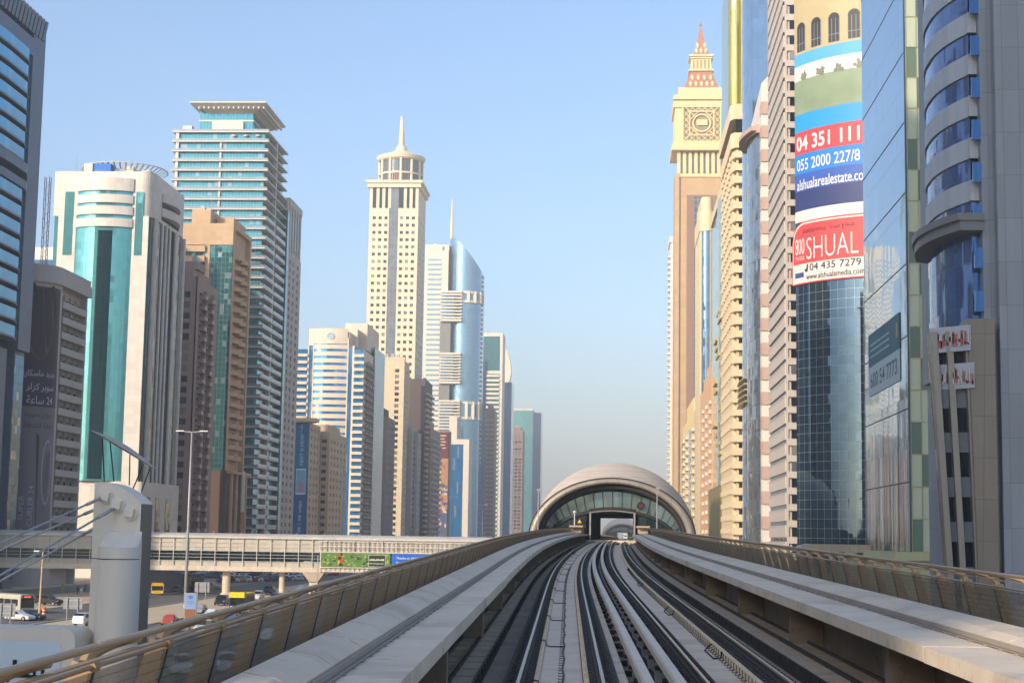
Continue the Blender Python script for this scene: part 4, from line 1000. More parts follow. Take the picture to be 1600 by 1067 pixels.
# -- tower 13: curved blue glass sail with mast, white ribbon blocks
y0 = 1330.0; xr = Xp(748, 600, y0)
t = thing('office_tower', 'tower with a curved blue glass sail top, white C-shaped ribbon blocks and a mast', 'tower', (xr, y0, 0), 0, GL)
fx13 = lambda px: Xp(px, 600, y0)-xr; zz = lambda py: Zp(705, py, y0)
m_w13 = dif('cream white panel', 'd8ccba', .65, var=.04, sc=.1); m_gl13 = glass('sky-blue sail glass', '7fa3bb', 3, 3.8, .12, '6d9dbb', metal=.55, cell=.12, wob=.01, wave=.01)
xL, xm, xg = fx13(660), fx13(687), fx13(697); rx = (0-xg)/2; cxs = xg/2
mb = MB(); mb.box(xL, xm, 0, 40, 0, zz(384)); mb.box(xm, xg, -1.5, 40, 0, zz(392)); mb.box(xL, xg, 2, 30, zz(392), zz(382)); mb.box(fx13(672), fx13(676), 6, 9, zz(382), zz(379)); mb.build('wall', m_w13, t)
mb = MB(); mb.box(xL+2.5, xm-1, -.4, .02, 0, zz(405))
mb.build('ribbon_recess', m_gl13, t)
mb = MB(); mb.box(xL+2, xm-.5, -.8, .03, 0, 2.6)
repeat(t, 'spandrel', mb, m_w13, [Matrix.Translation((0, 0, zz(405)-4.2*(i+1))) for i in range(44)])
N = 24; el = [(cxs+rx*math.sin(R(-90+180*k/N)), 12-13.5*math.cos(R(-90+180*k/N))) for k in range(N+1)]
poly = el+[(0, 42), (xg, 42)]
zA, zB = zz(366), zz(421)
def ztop(x, y): q = (x-xg)/(0-xg); return zA+(zB-zA)*q**1.35
mb = MB(); mb.prism(poly, 0, ztop); mb.build('sail_glazing', m_gl13, t, smooth=False)
mb = MB(); elo = [(cxs+(rx+1.2)*math.sin(R(-90+180*k/N)), 12-14.7*math.cos(R(-90+180*k/N))) for k in range(N+1)]
for a, b_ in ((459, 455), (473, 469), (631, 627), (655, 651)): mb.band(elo, el, zz(a), zz(b_))
for a, b_ in ((473, 455), (655, 627)):
    for k in range(2, N, 3): x, y = elo[k]; mb.box(x-1.2, x+1.2, y-.2, y+1.5, zz(a), zz(b_))
mb.build('ring_band', m_w13, t)
x2 = fx13(720)
def cblock(top, bot):
    mb = MB(); mb.box(xm, x2, -6, 12, zz(top+3), zz(top)); mb.box(xm, x2, -6, 12, zz(bot), zz(bot-3)); nn = max(3, int((bot-top-6)/4.6))
    for i in range(nn): mb.box(xm, x2, -5.6, 11, zz(top+3+(bot-top-6)*(i+.72)/nn), zz(top+3+(bot-top-6)*(i+.3)/nn))
    mb.box(xm+1, x2-6, -4.5, 10, zz(bot-3), zz(top+3), 1); mb.build('ribbon_block', [m_w13, m_gl13], t)
cblock(456, 503); cblock(552, 600); cblock(626, 700)
mb = MB(); mb.box(xm, xg+3, -2.5, 8, zz(552), zz(503)); mb.box(xm, xg+3, -2.5, 8, zz(626), zz(600)); mb.build('recess', dif('grey recess', '7f7d7a', .8), t)
mb = MB(); mb.tube([(xg+1.5, 6, zA-3), (xg+1.5, 6, zz(340)), (xg+1.5, 6, zz(309))], [1.4, 1.0, .4], 8); mb.build('mast', m_w13, t)
mb = MB(); mb.box(-1, 1.2, 14, 20, 0, 2); repeat(t, 'side_balcony', mb, m_w13, [Matrix.Translation((0, 0, zz(430)-4*i)) for i in range(40)])
# -- pictured billboard column and small white block
def lefty(px, Y): return Xp(px, 700, Y)
Y = 1160.0; x0, x1 = lefty(680, Y), lefty(701, Y); zb, zt = 8, Zp(690, 675, Y)
t = thing('billboard', 'tall building-high advertisement of coloured lorries and sky with red text panel', 'billboard', (x1, Y, 0), 0)
cbb = [dif('print dark red', '6e2f30', .6, var=.2, sc=.3), dif('print orange haze', 'b98a66', .6, var=.35, sc=.12), dif('print blue', '3f5fae', .6, var=.3, sc=.2), dif('print cream', 'd2c0a8', .6, var=.3, sc=.2), dif('print red', 'b04a3c', .6, var=.2), dif('print slate', '5a6076', .6, var=.4, sc=.15)]
Wb = x1-x0; mb = MB(); mb.box(-Wb, 0, -.6, 0, zb, zb+(zt-zb)*.30, 5); mb.box(-Wb, 0, -.6, 0, zb+(zt-zb)*.302, zb+(zt-zb)*.76, 1); mb.box(-Wb, 0, -.6, 0, zb+(zt-zb)*.762, zt, 0); mb.build('printed_sheet', cbb, t)
rr = random.Random(4)
mb = MB()
for k in range(34):
    x = -Wb*rr.uniform(.08, .92); z = zb+(zt-zb)*rr.uniform(.12, .72); blob(x, z, rr.uniform(.5, 1.8), rr.uniform(.6, 2.0), -.62-.006*k, 10, rr.choice((2, 3, 4, 5, 3)), mb)
for k in range(4): mb.box(-Wb*.85, -Wb*.5, -.9-.01*k, -.88-.01*k, zb+(zt-zb)*(.35+.09*k), zb+(zt-zb)*(.38+.09*k), 3)
for k in range(5): mb.box(-Wb*.8, -Wb*(.2+.1*(k % 2)), -.66, -.64, zt-3-k*2.2, zt-2.2-k*2.2, 3)
mb.build('printed_picture', cbb, t)
mb = MB(); mb.box(-Wb-.4, .4, .05, 14, 0, zt+1); mb.build('backing', m_br, t)
Y = 1240.0; x0, x1 = lefty(701, Y), lefty(733, Y); H = Zp(716, 686, Y)
t = thing('office_block', 'small cream office block with a blue glass front and a taller left shoulder', 'office block', (x1, Y, 0), 0, GL); Wb = x1-x0
mb = MB(); mb.box(-Wb, 0, .5, 30, 0, H); mb.box(-Wb, -Wb*.62, 1, 24, H, Zp(710, 650, Y)); mb.box(-Wb, -Wb*.9, 0, .5, 0, H); mb.box(-Wb*.28, 0, 0, .5, 0, H); mb.box(-Wb*.9, -Wb*.28, 0, .5, H-4, H); mb.build('wall', m_w13, t)
mb = MB(); mb.box(-Wb*.9, -Wb*.28, .2, .49, 6, H-4); mb.build('curtain_wall', m_bl9, t)
# -- tower 15: ribbed with framed glass head, dark slab, arch behind
Y = 1520.0; x0, x1 = lefty(749, Y), lefty(783, Y); H = Zp(766, 520, Y)
t = thing('office_tower', 'striped white tower with a framed teal glass head beside a dark blue slab', 'tower', (x1, Y, 0), 0, GL); Wb = x1-x0
m_dkbl = glass('dark blue slab glass', '2a4a72', 4, 4, .2, '1f3350', metal=.5, cell=.3)
mb = MB(); mb.box(-Wb, 0, .6, 36, 0, H); mb.box(-Wb*.88, 0, -.6, .6, H-3.5, H); mb.box(-2.5, 0, -.6, .6, 0, H-3.5); mb.box(-Wb*.8, -2.5, -.6, .6, H-39, H-36); mb.build('wall', m_w13, t)
mb = MB(); mb.box(-Wb*.95, -2.5, 0, .59, 0, H-3.5); mb.build('curtain_wall', glass('teal head glass', '4a8a90', 3, 3.8, .15, '3a6c74', metal=.5, cell=.25), t)
mb = MB(); mb.box(-Wb*.75, -2.5, -1.4, .58, 0, 2.1); repeat(t, 'spandrel', mb, m_w13, [Matrix.Translation((0, 0, H-42-4.2*i)) for i in range(38)])
mb = MB(); mb.box(-Wb*1.0, -Wb*.76, -2.5, .55, 0, Zp(753, 565, Y)); mb.build('dark_slab', m_dkbl, t)
Y = 1640.0; x0, x1 = lefty(780, Y), lefty(798, Y); H = Zp(790, 597, Y)
t = thing('office_tower', 'blue glass tower capped by a tall cream half-arch', 'tower', (x1, Y, 0), 0, GL); Wb = x1-x0
mb = MB(); mb.box(-Wb, 0, 0, 40, 0, H); mb.build('curtain_wall', m_dkbl, t)
zt = Zp(790, 540, Y); mb = MB()
pr = [(-Wb, H)]+[(-Wb, zt)]+[(-Wb+Wb*.92*math.sin(R(90*k/10)), H+8+(zt-H-8)*math.cos(R(90*k/10))) for k in range(11)]+[(-Wb*.25, H)]
mb.add([(x, 1, z) for x, z in pr]+[(x, 14, z) for x, z in pr], [tuple(range(len(pr)))]+[tuple(range(len(pr), 2*len(pr)))[::-1]]+[((i+1) % len(pr), i, len(pr)+i, len(pr)+(i+1) % len(pr)) for i in range(len(pr))]); mb.build('arch_crown', m_w13, t)
Y = 1400.0; x0, x1 = lefty(758, Y), lefty(772, Y); H = Zp(766, 640, Y)
t = thing('apartment_tower', 'slim grey apartment tower in front of the striped white tower', 'tower', (x1, Y, 0), 0, GL); Wb = x1-x0
mb = MB(); mb.box(-Wb, 0, .6, 30, 0, H); mb.box(-Wb*.8, -Wb*.3, 2, 20, H, H+5); mb.build('wall', m_br, t)
mb = MB(); mb.box(0, Wb*.36, -1.2, .59, -.2, 1.3); repeat(t, 'balcony', mb, m_w2, [Matrix.Translation((-Wb*(.95-.5*j), 0, 4+4*i)) for i in range(int(H/4)-2) for j in range(2)])
Y = 1900.0; x0, x1 = lefty(797, Y), lefty(817, Y); H = Zp(806, 672, Y)
t = thing('apartment_tower', 'hazy brown tower with a pale stepped head left of the teal glass tower', 'tower', (x1, Y, 0), 0, GL); Wb = x1-x0
mb = MB(); mb.box(-Wb, 0, .6, 40, 0, H); mb.box(-Wb*.8, -Wb*.2, 2, 30, H, H+4)
for k in range(4): mb.box(-Wb+k*Wb/3.4, -Wb+k*Wb/3.4+1.4, -.4, .6, 0, H-3)
mb.build('wall', dif('hazy brown stone', '8f746c', .8, var=.08), t)
mb = MB(); mb.box(-Wb+1.6, -1.6, .2, .59, 0, 1.9); repeat(t, 'ribbon_window', mb, m_glass_dk, [Matrix.Translation((0, 0, 6+4*i)) for i in range(int(H/4)-3)])
Y = 2150.0; x0, x1 = lefty(798, Y), lefty(845, Y); H = Zp(820, 641, Y)
t = thing('office_tower', 'farthest teal glass tower with a blue side slab left of the station', 'tower', (x1, Y, 0), 0, GL); Wb = x1-x0
mb = MB(); mb.box(-Wb, -Wb*.27, 0, 40, 0, H); mb.build('curtain_wall', glass('hazy teal glass', '5fa0a4', 4, 4, .25, '4a868c', metal=.5, cell=.3), t)
mb = MB(); mb.box(-Wb*.265, 0, -2, 50, 0, H-3); mb.build('side_slab', m_dkbl, t)
mb = MB(); mb.box(-Wb-.3, -Wb*.265, -.3, 40.3, H+.01, H+2); mb.build('parapet', m_w13, t)
# -- small pieces behind the white tower: construction hoist mast and a low block
b = at(68, 420, 520); t = thing('hoist_mast', 'thin red-brown lattice hoist mast standing behind the grey banner tower', 'hoist mast', (b.x, 520, 0))
mb = MB(); ht = Zp(69, 277, 520)
for sx in (-.8, .8):
    for sy in (-.8, .8): mb.tube([(sx, sy, 0), (sx, sy, ht)], .13, 5)
k = 0; z = 40.0
while z < ht-1.6:
    s_ = 1 if k % 2 else -1
    mb.tube([(-.8*s_, -.8, z), (.8*s_, -.8, z+1.6)], .07, 4); mb.tube([(.8, -.8*s_, z), (.8, .8*s_, z+1.6)], .07, 4); mb.tube([(-.8, -.8, z), (.8, -.8, z)], .06, 4); z += 1.6; k += 1
mb.build('lattice', dif('rusty red lattice', '7d5a4c', .7), t)
mb = MB(); mb.box(-.8, 2.4, -1, 1, 92, 95); mb.build('hoist_cage', dif('hoist cage tan', 'a88a64', .7), t)
b = at(72, 385, 640); t = thing('apartment_block', 'white block with a blue roof edge peeking out behind the hoist mast', 'apartment block', (b.x, 640, 0))
mb = MB(); mb.box(-9, 6, 0, 20, 0, b.z-4); mb.box(-7, 4, 2, 16, b.z-4, b.z); mb.build('wall', m_white, t); mb = MB(); mb.box(-9.3, 6.3, -.3, 20.3, b.z-8, b.z-5.6); mb.build('blue_band', cb[0], t)
# ---------------------------------------------------------------- unseen city blocks added around the camera to shade street and towers
m_city = dif('plain apartment render', 'c4b8a8', .8, var=.08, sc=.1, grid=(4.0, 3.6, 1.5, .35))
def city(lab, x0, x1, y0_, y1, h):  # unseen tower, placed and sized for the shade it casts
    t = thing('apartment_tower', lab, 'tower', ((x0+x1)/2, (y0_+y1)/2, 0), 0)
    a, b_ = (x1-x0)/2, (y1-y0_)/2
    mb = MB(); mb.box(-a, a, -b_, b_, 0, h); mb.box(-a*.6, a*.5, -b_*.5, b_*.6, h, h+5); mb.build('wall', m_city, t)
    mb = MB()
    for k in range(int(h/3.6)): mb.box(a+.01, a+1.2, -b_*.8, b_*.8, 3+k*3.6, 4.2+k*3.6)
    mb.build('balcony_bands', m_w2, t)
for lab, q in (('unseen shade-casting apartment slab with pale balcony bands far behind the viewpoint', (-170, -130, -330, -202, 85)),
               ('unseen shade-casting apartment slab behind the viewpoint, left of the highway', (-170, -130, -148, -96, 105)),
               ('tallest unseen shade-casting apartment slab behind the left side of the viewpoint', (-165, -130, -94, 10, 168)),
               ('unseen shade-casting apartment slab level with the viewpoint across the highway', (-160, -130, 14, 62, 92)),
               ('unseen shade-casting apartment tower behind the bow-fronted glass tower', (-240, -190, 205, 300, 150)),
               ('shade-casting apartment tower out of frame beside the rear of the bow-fronted tower', (-255, -216, 505, 560, 160)),
               ('unseen shade-casting apartment tower hidden behind the white stone tower', (-232, -204, 452, 545, 145))):
    city(lab, *q)
# ---------------------------------------------------------------- towers beside the viaduct (right of the picture)
XR = 35.0
SL = ('s', 0.0, -1)
def right(name, lab, xc, pyc, xl=XR, cat='tower', py0=None):
    y0 = Yx(xc, pyc, xl) if py0 is None else py0
    return thing(name, lab, cat, (xl, y0, 0), 0, GR), y0
# -- R1: nearest grey tower
y0 = 134.0; x0 = Xp(1517, 300, y0)
t = thing('office_tower', 'nearest grey panelled tower with a blue-striped bow front and curved canopy', 'tower', (x0, y0, 0), 0, GR)
fxr = lambda px, py=300: Xp(px, py, y0)-x0; zr = lambda py, px=1500: Zp(px, py, y0)
m_g1 = dif('grey aluminium panel', '80878f', .5, metal=.15, var=.08, sc=.2, grid=(1.32, 3.57, .03, .45))
m_g1b = dif('pale grey spandrel', 'a6abb1', .5, metal=.15, var=.06, sc=.3, grid=(.9, 30, .02, .7))
m_bl1 = glass('deep blue tower glass', '56719f', .9, 3.6, .03, '41547c', metal=.5, cell=.25, wob=.02, wave=.012)
m_bl1b = glass('bright blue window glass', '2f6296', 1.1, 3.6, .04, '123a66', metal=.5, cell=.3)
xa, xb = fxr(1530), fxr(1548)
mb = MB(); mb.box(xb, 16, -2.2, 24, 0, 96); mb.box(xb-1.0, xb-.01, -1.2, 23, 0, 96); mb.box(.2, xb-1.01, .4, 23, zr(505, 1500)-3, 96); mb.build('wall', m_g1, t)
mb = MB(); mb.box(.9, xb-1.02, .41, 6, 0, zr(505, 1500)-3.02); mb.build('base_glazing', m_glass_dk, t)
bay = [(-.0, 0), (-.75, 2.2), (-1.35, 5.0), (-1.55, 8.0), (-1.35, 11.5), (-.6, 15)]
def smooth(p, n=24):
    o = []
    for i in range(n+1):
        q = i/n*(len(p)-1); k = min(int(q), len(p)-2); f = q-k
        P = [p[max(k-1, 0)], p[k], p[k+1], p[min(k+2, len(p)-1)]]
        o.append(tuple(.5*(2*P[1][j]+(P[2][j]-P[0][j])*f+(2*P[0][j]-5*P[1][j]+4*P[2][j]-P[3][j])*f*f+(-P[0][j]+3*P[1][j]-3*P[2][j]+P[3][j])*f**3) for j in (0, 1)))
    return o
bs = smooth(bay)
zc = zr(352, 1500); zpod = zr(505, 1500)
mb = MB(); mb.prism(bs+[(4, 15), (4, 0)], zpod-3, 96); mb.build('bow_glazing', m_bl1, t)
fh = 3.57; zb0 = zc+2.0
mb = MB(); mb.band([(x-.14, y-.05) for x, y in bs], [(x+.1, y+.1) for x, y in bs], 0, 1.75); mb.box(-.12, xb-1.02, -.35, .39, 0, 1.75)
repeat(t, 'spandrel', mb, m_g1b, [Matrix.Translation((0, 0, zb0+fh*i)) for i in range(13)])
mb = MB(); mb.box(-.02, xa, -.1, .38, zpod-2, zc-1.2); mb.build('corner_glazing', m_bl1b, t)
mb = MB(); mb.box(.02, xa-.02, .0, .37, 0, fh-1.8); mb.box(xa-.08, xb-1.02, -.05, .36, 0, fh-1.8); repeat(t, 'corner_window', mb, m_bl1b, [Matrix.Translation((0, 0, zb0+1.77+fh*i)) for i in range(12)])
mb = MB(); mb.add([(xa, -.36, 0), (xb-1.0, -1.21, 0), (xb-1.0, -1.21, 1.5), (xa, -.36, 1.7)], [(0, 1, 2, 3)]); repeat(t, 'angled_spandrel', mb, m_g1b, [Matrix.Translation((0, 0, 8+fh*i)) for i in range(24)])
mb = MB(); mb.box(xb-1.7, xb-1.0, -1.24, -1.0, 0, 1.7); repeat(t, 'slit_window', mb, m_bl1b, [Matrix.Translation((0, 0, zpod+.8+fh*i)) for i in range(16)])
mb = MB(); cn = [(x-1.5+.25*abs(y-8)/8, y*1.05-1.6) for x, y in bs]; mb.band([(xa, -1.5)]+cn, [(xa, .3)]+[(x+.3, y+.3) for x, y in bs], zc-.7, zc+.5); mb.band([(xa, -1.7)]+[(x-.25, y-.2) for x, y in cn], [(xa, -1.4)]+[(x+.1, y+.1) for x, y in cn], zc+.1, zc+.7); mb.build('canopy', dif('canopy grey', '6d7073', .5, var=.06), t)
m_sp = dif('slate spandrel', '62676d', .4, metal=.2)
m_pil = dif('steel pilaster', '84807a', .35, metal=.6, var=.1, sc=.5)
# leaning stone base with dark glass and two sign boards
m_st = dif('beige grey metal panel', '7a736a', .38, metal=.35, var=.1, sc=.3, grid=(1.3, 3.3, .04, .5))
pA, pB = fxr(1500, 505), fxr(1541, 505); qA, qB = fxr(1524, 880), fxr(1548, 880)
mb = MB(); mb.taper([(qA, -2.2), (qB+.2, -2.2), (qB+.2, .3), (qA, .3)], 0, [(pA, -2.9), (pB, -2.9), (pB, .3), (pA, .3)], zpod); mb.build('stone_base', m_st, t)
mb = MB(); lA, lB = fxr(1450, 540), fxr(1487, 880)
mb.taper([(lB+.5, -.5), (qA, -1.5), (qA, 2.2), (lB+.5, 2.2)], 0, [(lA+.3, -.6), (pA, -1.9), (pA, 2.2), (lA+.3, 2.2)], zr(520, 1480)); mb.build('dark_glazing', m_glass_dk, t)
for f0 in (.0, .42, .93):
    mb = MB(); bx_, tx_ = lB+(qA-lB)*f0, lA+(pA-lA)*f0
    mb.taper([(bx_, -1.2-.9*f0), (bx_+.45, -1.2-.9*f0), (bx_+.45, 0), (bx_, 0)], 0, [(tx_, -1.3-1.4*f0), (tx_+.5, -1.3-1.4*f0), (tx_+.5, 0), (tx_, 0)], zr(522, 1480)); mb.build('leaning_pilaster', m_pil, t)
mb = MB(); mb.box(-.2, .2, -.02, .3, 0, 1.6)
for i in range(6):
    mb = MB(); z = 6.0+i*3.57; q = 1-z/zpod; xx0 = lA+.4+(lB-lA)*q; xx1 = pA-.1+(qA-pA)*q
    mb.add([(xx0, -1.0, z), (xx1, -1.95, z), (xx1, -1.95, z+1.6), (xx0, -1.0, z+1.6)], [(0, 1, 2, 3)]); mb.build('spandrel', m_sp, t)
m_sgr, m_sgw = dif('faded red letters', 'b4574f', .6), dif('pale letters', 'c2bcb8', .6)
for z, lab, ms in ((zr(548, 1470), 'upper curved sign board with red and white raised letters on the leaning stone base', (m_sgr, m_sgw)), (zr(605, 1470), 'lower curved sign board with pinkish raised letters on the leaning stone base', (m_sgw, m_sgr))):
    sg = thing('sign_board', lab, 'sign', (x0, y0, z), 0, 'sign boards on the leaning base')
    xs0, xs1 = fxr(1447, 560)+.2, pA+.15
    if ms[0] is m_sgw: xs0 += .55; xs1 += .25
    cu = [(xs0+(xs1-xs0)*k/8, -.9-2.3*(k/8)**1.2) for k in range(9)]
    mb = MB(); mb.band(cu, [(x, y+.35) for x, y in cu], -.3, 1.75); mb.build('board', m_g1b, sg)
    mb = MB(); rr = random.Random(int(z*10))
    for k in range(13):
        q = .04+k*.073; i = min(int(q*8), 7); f = q*8-i; x = cu[i][0]+(cu[i+1][0]-cu[i][0])*f; y = cu[i][1]+(cu[i+1][1]-cu[i][1])*f
        h0 = rr.uniform(.0, .25); hh = rr.uniform(.8, 1.25)
        mb.box(x, x+.09, y-.2, y-.02, h0, h0+hh, k % 3 == 0); mb.box(x, x+.2, y-.2, y-.03, h0+hh*rr.choice((.0, .45, .85)), h0+hh*.15+.5*rr.random(), (k+1) % 2)
    mb.build('raised_letters', list(ms), sg)
# -- R2: green panels and mirror glass
t, y0 = right('office_tower', 'tower of mirror-blue glass on the street side and pale green panels on its narrow front', 1420, 400)
D = Yx(1353, 400, XR)-y0; H = 92
m_mir = glass('mirror blue glass', '93acc0', 1.35, 7.5, .03, '33536e', metal=.85, cell=.1, wob=.003, wave=.0025, wsc=.35, rough=.04)
m_mir_lo = glass('finned mirror glass', 'a9b2bc', .75, 60, .06, '4b525c', metal=.85, cell=.25, wob=.012, wave=.006, fins=True, rough=.05)
m_gn = dif('pale green panel', 'b4bfa6', .45, var=.08, sc=.3); m_gn2 = dif('dark green panel', '657a6c', .35, var=.1); m_gold = dif('brass line', 'b9a877', .4, metal=.5)
zmid = Zp(1390, 700, y0); zbase = Zp(1440, 862, y0)
mb = MB(); mb.box(0, 14, .06, D, zbase, H); mb.build('wall', m_gn, t)
mb = MB(); mb.box(-.3, -.01, .06, D, zmid, H); mb.build('mirror_glazing', m_mir, t)
mb = MB(); mb.box(-.3, -.01, .06, D, zbase, zmid-.02)
for k in range(34): mb.box(-.33, -.31, .4+k*(D-.8)/33, .5+k*(D-.8)/33, zbase, zmid+6)
mb.build('finned_glazing', m_mir_lo, t)
fh = 3.77; nf = int((H-zbase)/fh)
mb = MB(); mb.box(0, 1.15, -.06, .05, .06, fh-.06)
repeat(t, 'pale_panel', mb, m_gn, [Matrix.Translation((.02+[0, 1.2, 2.4][j], 0, zbase+fh*i)) for i in range(nf) for j in range(3) if (i+j) % 3 != 0])
repeat(t, 'dark_panel', mb, m_gn2, [Matrix.Translation((.02+[0, 1.2, 2.4][j], 0, zbase+fh*i)) for i in range(nf) for j in range(3) if (i+j) % 3 == 0])
mb = MB()
for k in range(nf+1): mb.box(-.05, 14, -.12, .04, zbase+fh*k-.05, zbase+fh*k+.05)
for j in range(4): mb.box(-.03+j*1.2-.02, .03+j*1.2-.02, -.13, .03, zbase, H)
mb.build('brass_lines', m_gold, t)
mb = MB()
for k in range(9): mb.add([(-.32, .06, 20+k*8.6), (-.32, D, 20+k*8.6), (-.36, D, 20.12+k*8.6), (-.36, .06, 20.12+k*8.6)], [(0, 3, 2, 1)])
mb.build('joint_lines', m_dark_metal, t)
mb = MB(); mb.box(-2.0, 15, -3, D+4, 0, zbase-1.0); mb.box(-2.6, 15, -3.6, D+4.6, zbase-.99, zbase-.02); mb.build('podium', dif('pale yellow-green podium', 'b5b58c', .7, var=.06), t)
sg = thing('banner', 'banner on mirror glass with a teal panel above a white panel reading 600 54 7773', 'banner', (XR, y0, 0))
yA, yB = Yx(1411, 560, XR)-y0, Yx(1362, 560, XR)-y0
zA_, zB_, zC_ = Zp(1390, 502, y0+13), Zp(1390, 556, y0+13), Zp(1390, 604, y0+13)
cs = [dif('banner teal', '2f5f70', .6, var=.06), dif('banner pale', '9fb0b8', .6, var=.05), dif('banner navy print', '3a5568', .6), dif('banner pale print', '9cc0c4', .6), dif('banner gold print', '9a9468', .6)]
mb = MB(); mb.box(-.42, -.34, yA, yB, zB_, zA_, 0); mb.box(-.42, -.34, yA, yB, zC_, zB_-.02, 1); mb.build('banner_sheet', cs, sg)
q, wd = text_mb('600 54 7773', (zB_-zC_)*.52, (yB-yA)*.86, .01); warp(q, lambda a, b_, c: (-.44, yB-(yB-yA)*.07-a, zC_+(zB_-zC_)*.24+c)); q.build('lettering', cs[2], sg)
mb = MB(); rr = random.Random(3)
for k, zf in enumerate((.62, .45, .26)):
    for j in range(9): a = yB-(yB-yA)*(.08+.07*j); mb.box(-.45, -.43, a-(yB-yA)*.05, a, zB_+(zA_-zB_)*zf, zB_+(zA_-zB_)*(zf+.05), 3)
mb.box(-.45, -.43, yA+1.0, yA+2.2, zB_+(zA_-zB_)*.35, zB_+(zA_-zB_)*.75, 4); mb.build('small_print', cs, sg)
# -- R3: convex grid-glass tower wrapped in advertisements
cx3, cy3, r3 = 47.6, 271.8, 20.0
t = thing('office_tower', 'convex dark grid-glass tower wrapped in a huge estate-agent advertisement', 'tower', (cx3, cy3, 0), 0, GR)
m_g3 = glass('dark grid glass', '566b7c', 1.42, 1.5, .04, '98a3a8', metal=.8, cell=.14, wob=.006, wave=.006, cyl=(0, 0, 20.0), rough=.04)
ca = arc(0, 0, r3, -64, 25, 60)
mb = MB(); mb.prism(ca+[(20, 10), (16, 40), (-11, 42)], 0, 114); mb.build('curtain_wall', m_g3, t, smooth=False)
ad = thing('advertisement', 'building-high blue and red advertisement with phone numbers on the convex tower', 'advertisement', (cx3, cy3, 0))
ca3 = {k: dif('print '+k, h, .55, var=v_+.03, sc=.22, grid=(2.2, 400, .02, .88), streak=.03) for k, h, v_ in (('sky', '2f95d8', .04), ('red', 'c9484f', .05), ('blue', '2f7fd0', .05), ('mid', '3a5fae', .06), ('navy', '353f70', .08), ('white', 'd9d4cc', .03), ('grass', '86967a', .3), ('stone', 'b6a67f', .12), ('ring', '58a6d6', .05), ('dark', '3b3a3c', .2), ('bush', '7d7f72', .3), ('letters', 'e0dbd6', .03), ('grey', '8a8d92', .1))}
def wr3(s_, d, z): ph = R(-64)+s_/r3; return ((r3+.06+d)*math.sin(ph), -(r3+.06+d)*math.cos(ph), z)
z3 = lambda py: 13+(845.5-py)*.1016
def strip(py0, py1, mat, nm, s0=0.0, s1=22.0, d=0.0, lean=0):
    mb = sheet(s0, s1, z3(py1), z3(py0), d, 30); warp(mb, wr3); return mb.build(nm, ca3[mat], ad)
strip(-60, 64, 'stone', 'printed_wall'); strip(64, 84, 'ring', 'printed_band'); strip(84, 108, 'white', 'printed_ledge'); strip(108, 164, 'grass', 'printed_lawn')
strip(164, 193, 'sky', 'printed_sky'); strip(193, 230, 'red', 'red_band'); strip(230, 262, 'blue', 'blue_band'); strip(262, 290, 'mid', 'indigo_band'); strip(290, 322, 'navy', 'navy_band'); strip(322, 340, 'white', 'white_band')
for k in range(7):
    mb = MB(); c = 1.9+k*3.5; z0_ = z3(60); hh = 4.8
    pts = [(c-1.05, z0_)]+[(c-1.05*math.cos(math.pi*j/10), z0_+hh-1+1.05*math.sin(math.pi*j/10)) for j in range(11)]+[(c+1.05, z0_)]
    mb.add([(x, .05, z) for x, z in pts], [tuple(range(len(pts)))]); 
    warp(mb, wr3); mb.build('printed_arch', ca3['dark'], ad)
    mb = MB()
    for x in (c-.36, c+.36, c-1.0, c+1.0): mb.add([(x-.05, .07, z0_), (x+.05, .07, z0_), (x+.05, .07, z0_+hh-.9), (x-.05, .07, z0_+hh-.9)], [(0, 1, 2, 3)])
    mb.add([(c-1, .07, z0_+1.2), (c+1, .07, z0_+1.2), (c+1, .07, z0_+1.3), (c-1, .07, z0_+1.3)], [(0, 1, 2, 3)]); warp(mb, wr3); mb.build('printed_glazing_bars', ca3['grey'], ad)
mb = MB(); rr = random.Random(8)
for k in range(6):
    for j in range(26): blob(2.6+k*3.6+rr.gauss(0, .32), z3(107)+abs(rr.gauss(.35, .3)), rr.uniform(.16, .34), rr.uniform(.15, .3), .05+.0015*j, 9, 0, mb)
warp(mb, wr3); mb.build('printed_bushes', ca3['bush'], ad)
for body, h, s0, wd, py, bold in (('04 351 1111', 2.45, .6, 14.0, 224.5, .022), ('055 2000 227/8', 1.9, .7, 12.5, 257, .008), ('alshualarealestate.com', 1.75, .7, 14.2, 288.5, .01)):
    q = fit_text(body, h, wd, s0, z3(py), .06, bold); warp(q, wr3); q.build('lettering', ca3['letters'], ad)
ad2 = thing('advertisement', 'lower red and white advertisement plate with rounded corner reading SHUAL', 'advertisement', (cx3, cy3, 0))
ca4 = [dif('plate white', 'd5cfc6', .55, var=.03), dif('plate red', 'cf4b4c', .55, var=.04), dif('plate ink', '3c3d42', .6), dif('plate letters', 'e2dcd6', .55), dif('plate blue', '3f4f8c', .6)]
def plate(s0, s1, z0_, z1_, rad, d, m):
    mb = MB(); n = 40
    for i in range(n):
        a, b_ = s0+(s1-s0)*i/n, s0+(s1-s0)*(i+1)/n
        tp = lambda s_: z1_-(rad-math.sqrt(max(0, rad*rad-max(0, rad-(s_-s0))**2)) if s_-s0 < rad else 0)
        mb.add([(a, d, z0_), (b_, d, z0_), (b_, d, tp(b_)), (a, d, tp(a))], [(0, 1, 2, 3)])
    warp(mb, wr3); return mb.build('plate', m, ad2)
zt_, zb_ = z3(341), z3(441)
plate(-.5, 20, zb_, zt_, 3.2, .25, ca4[1]); plate(-.3, 20, zb_+.2, zt_-.2, 3.1, .28, ca4[0]); plate(-.1, 20, zb_+3.3, zt_-.45, 3.0, .31, ca4[1])
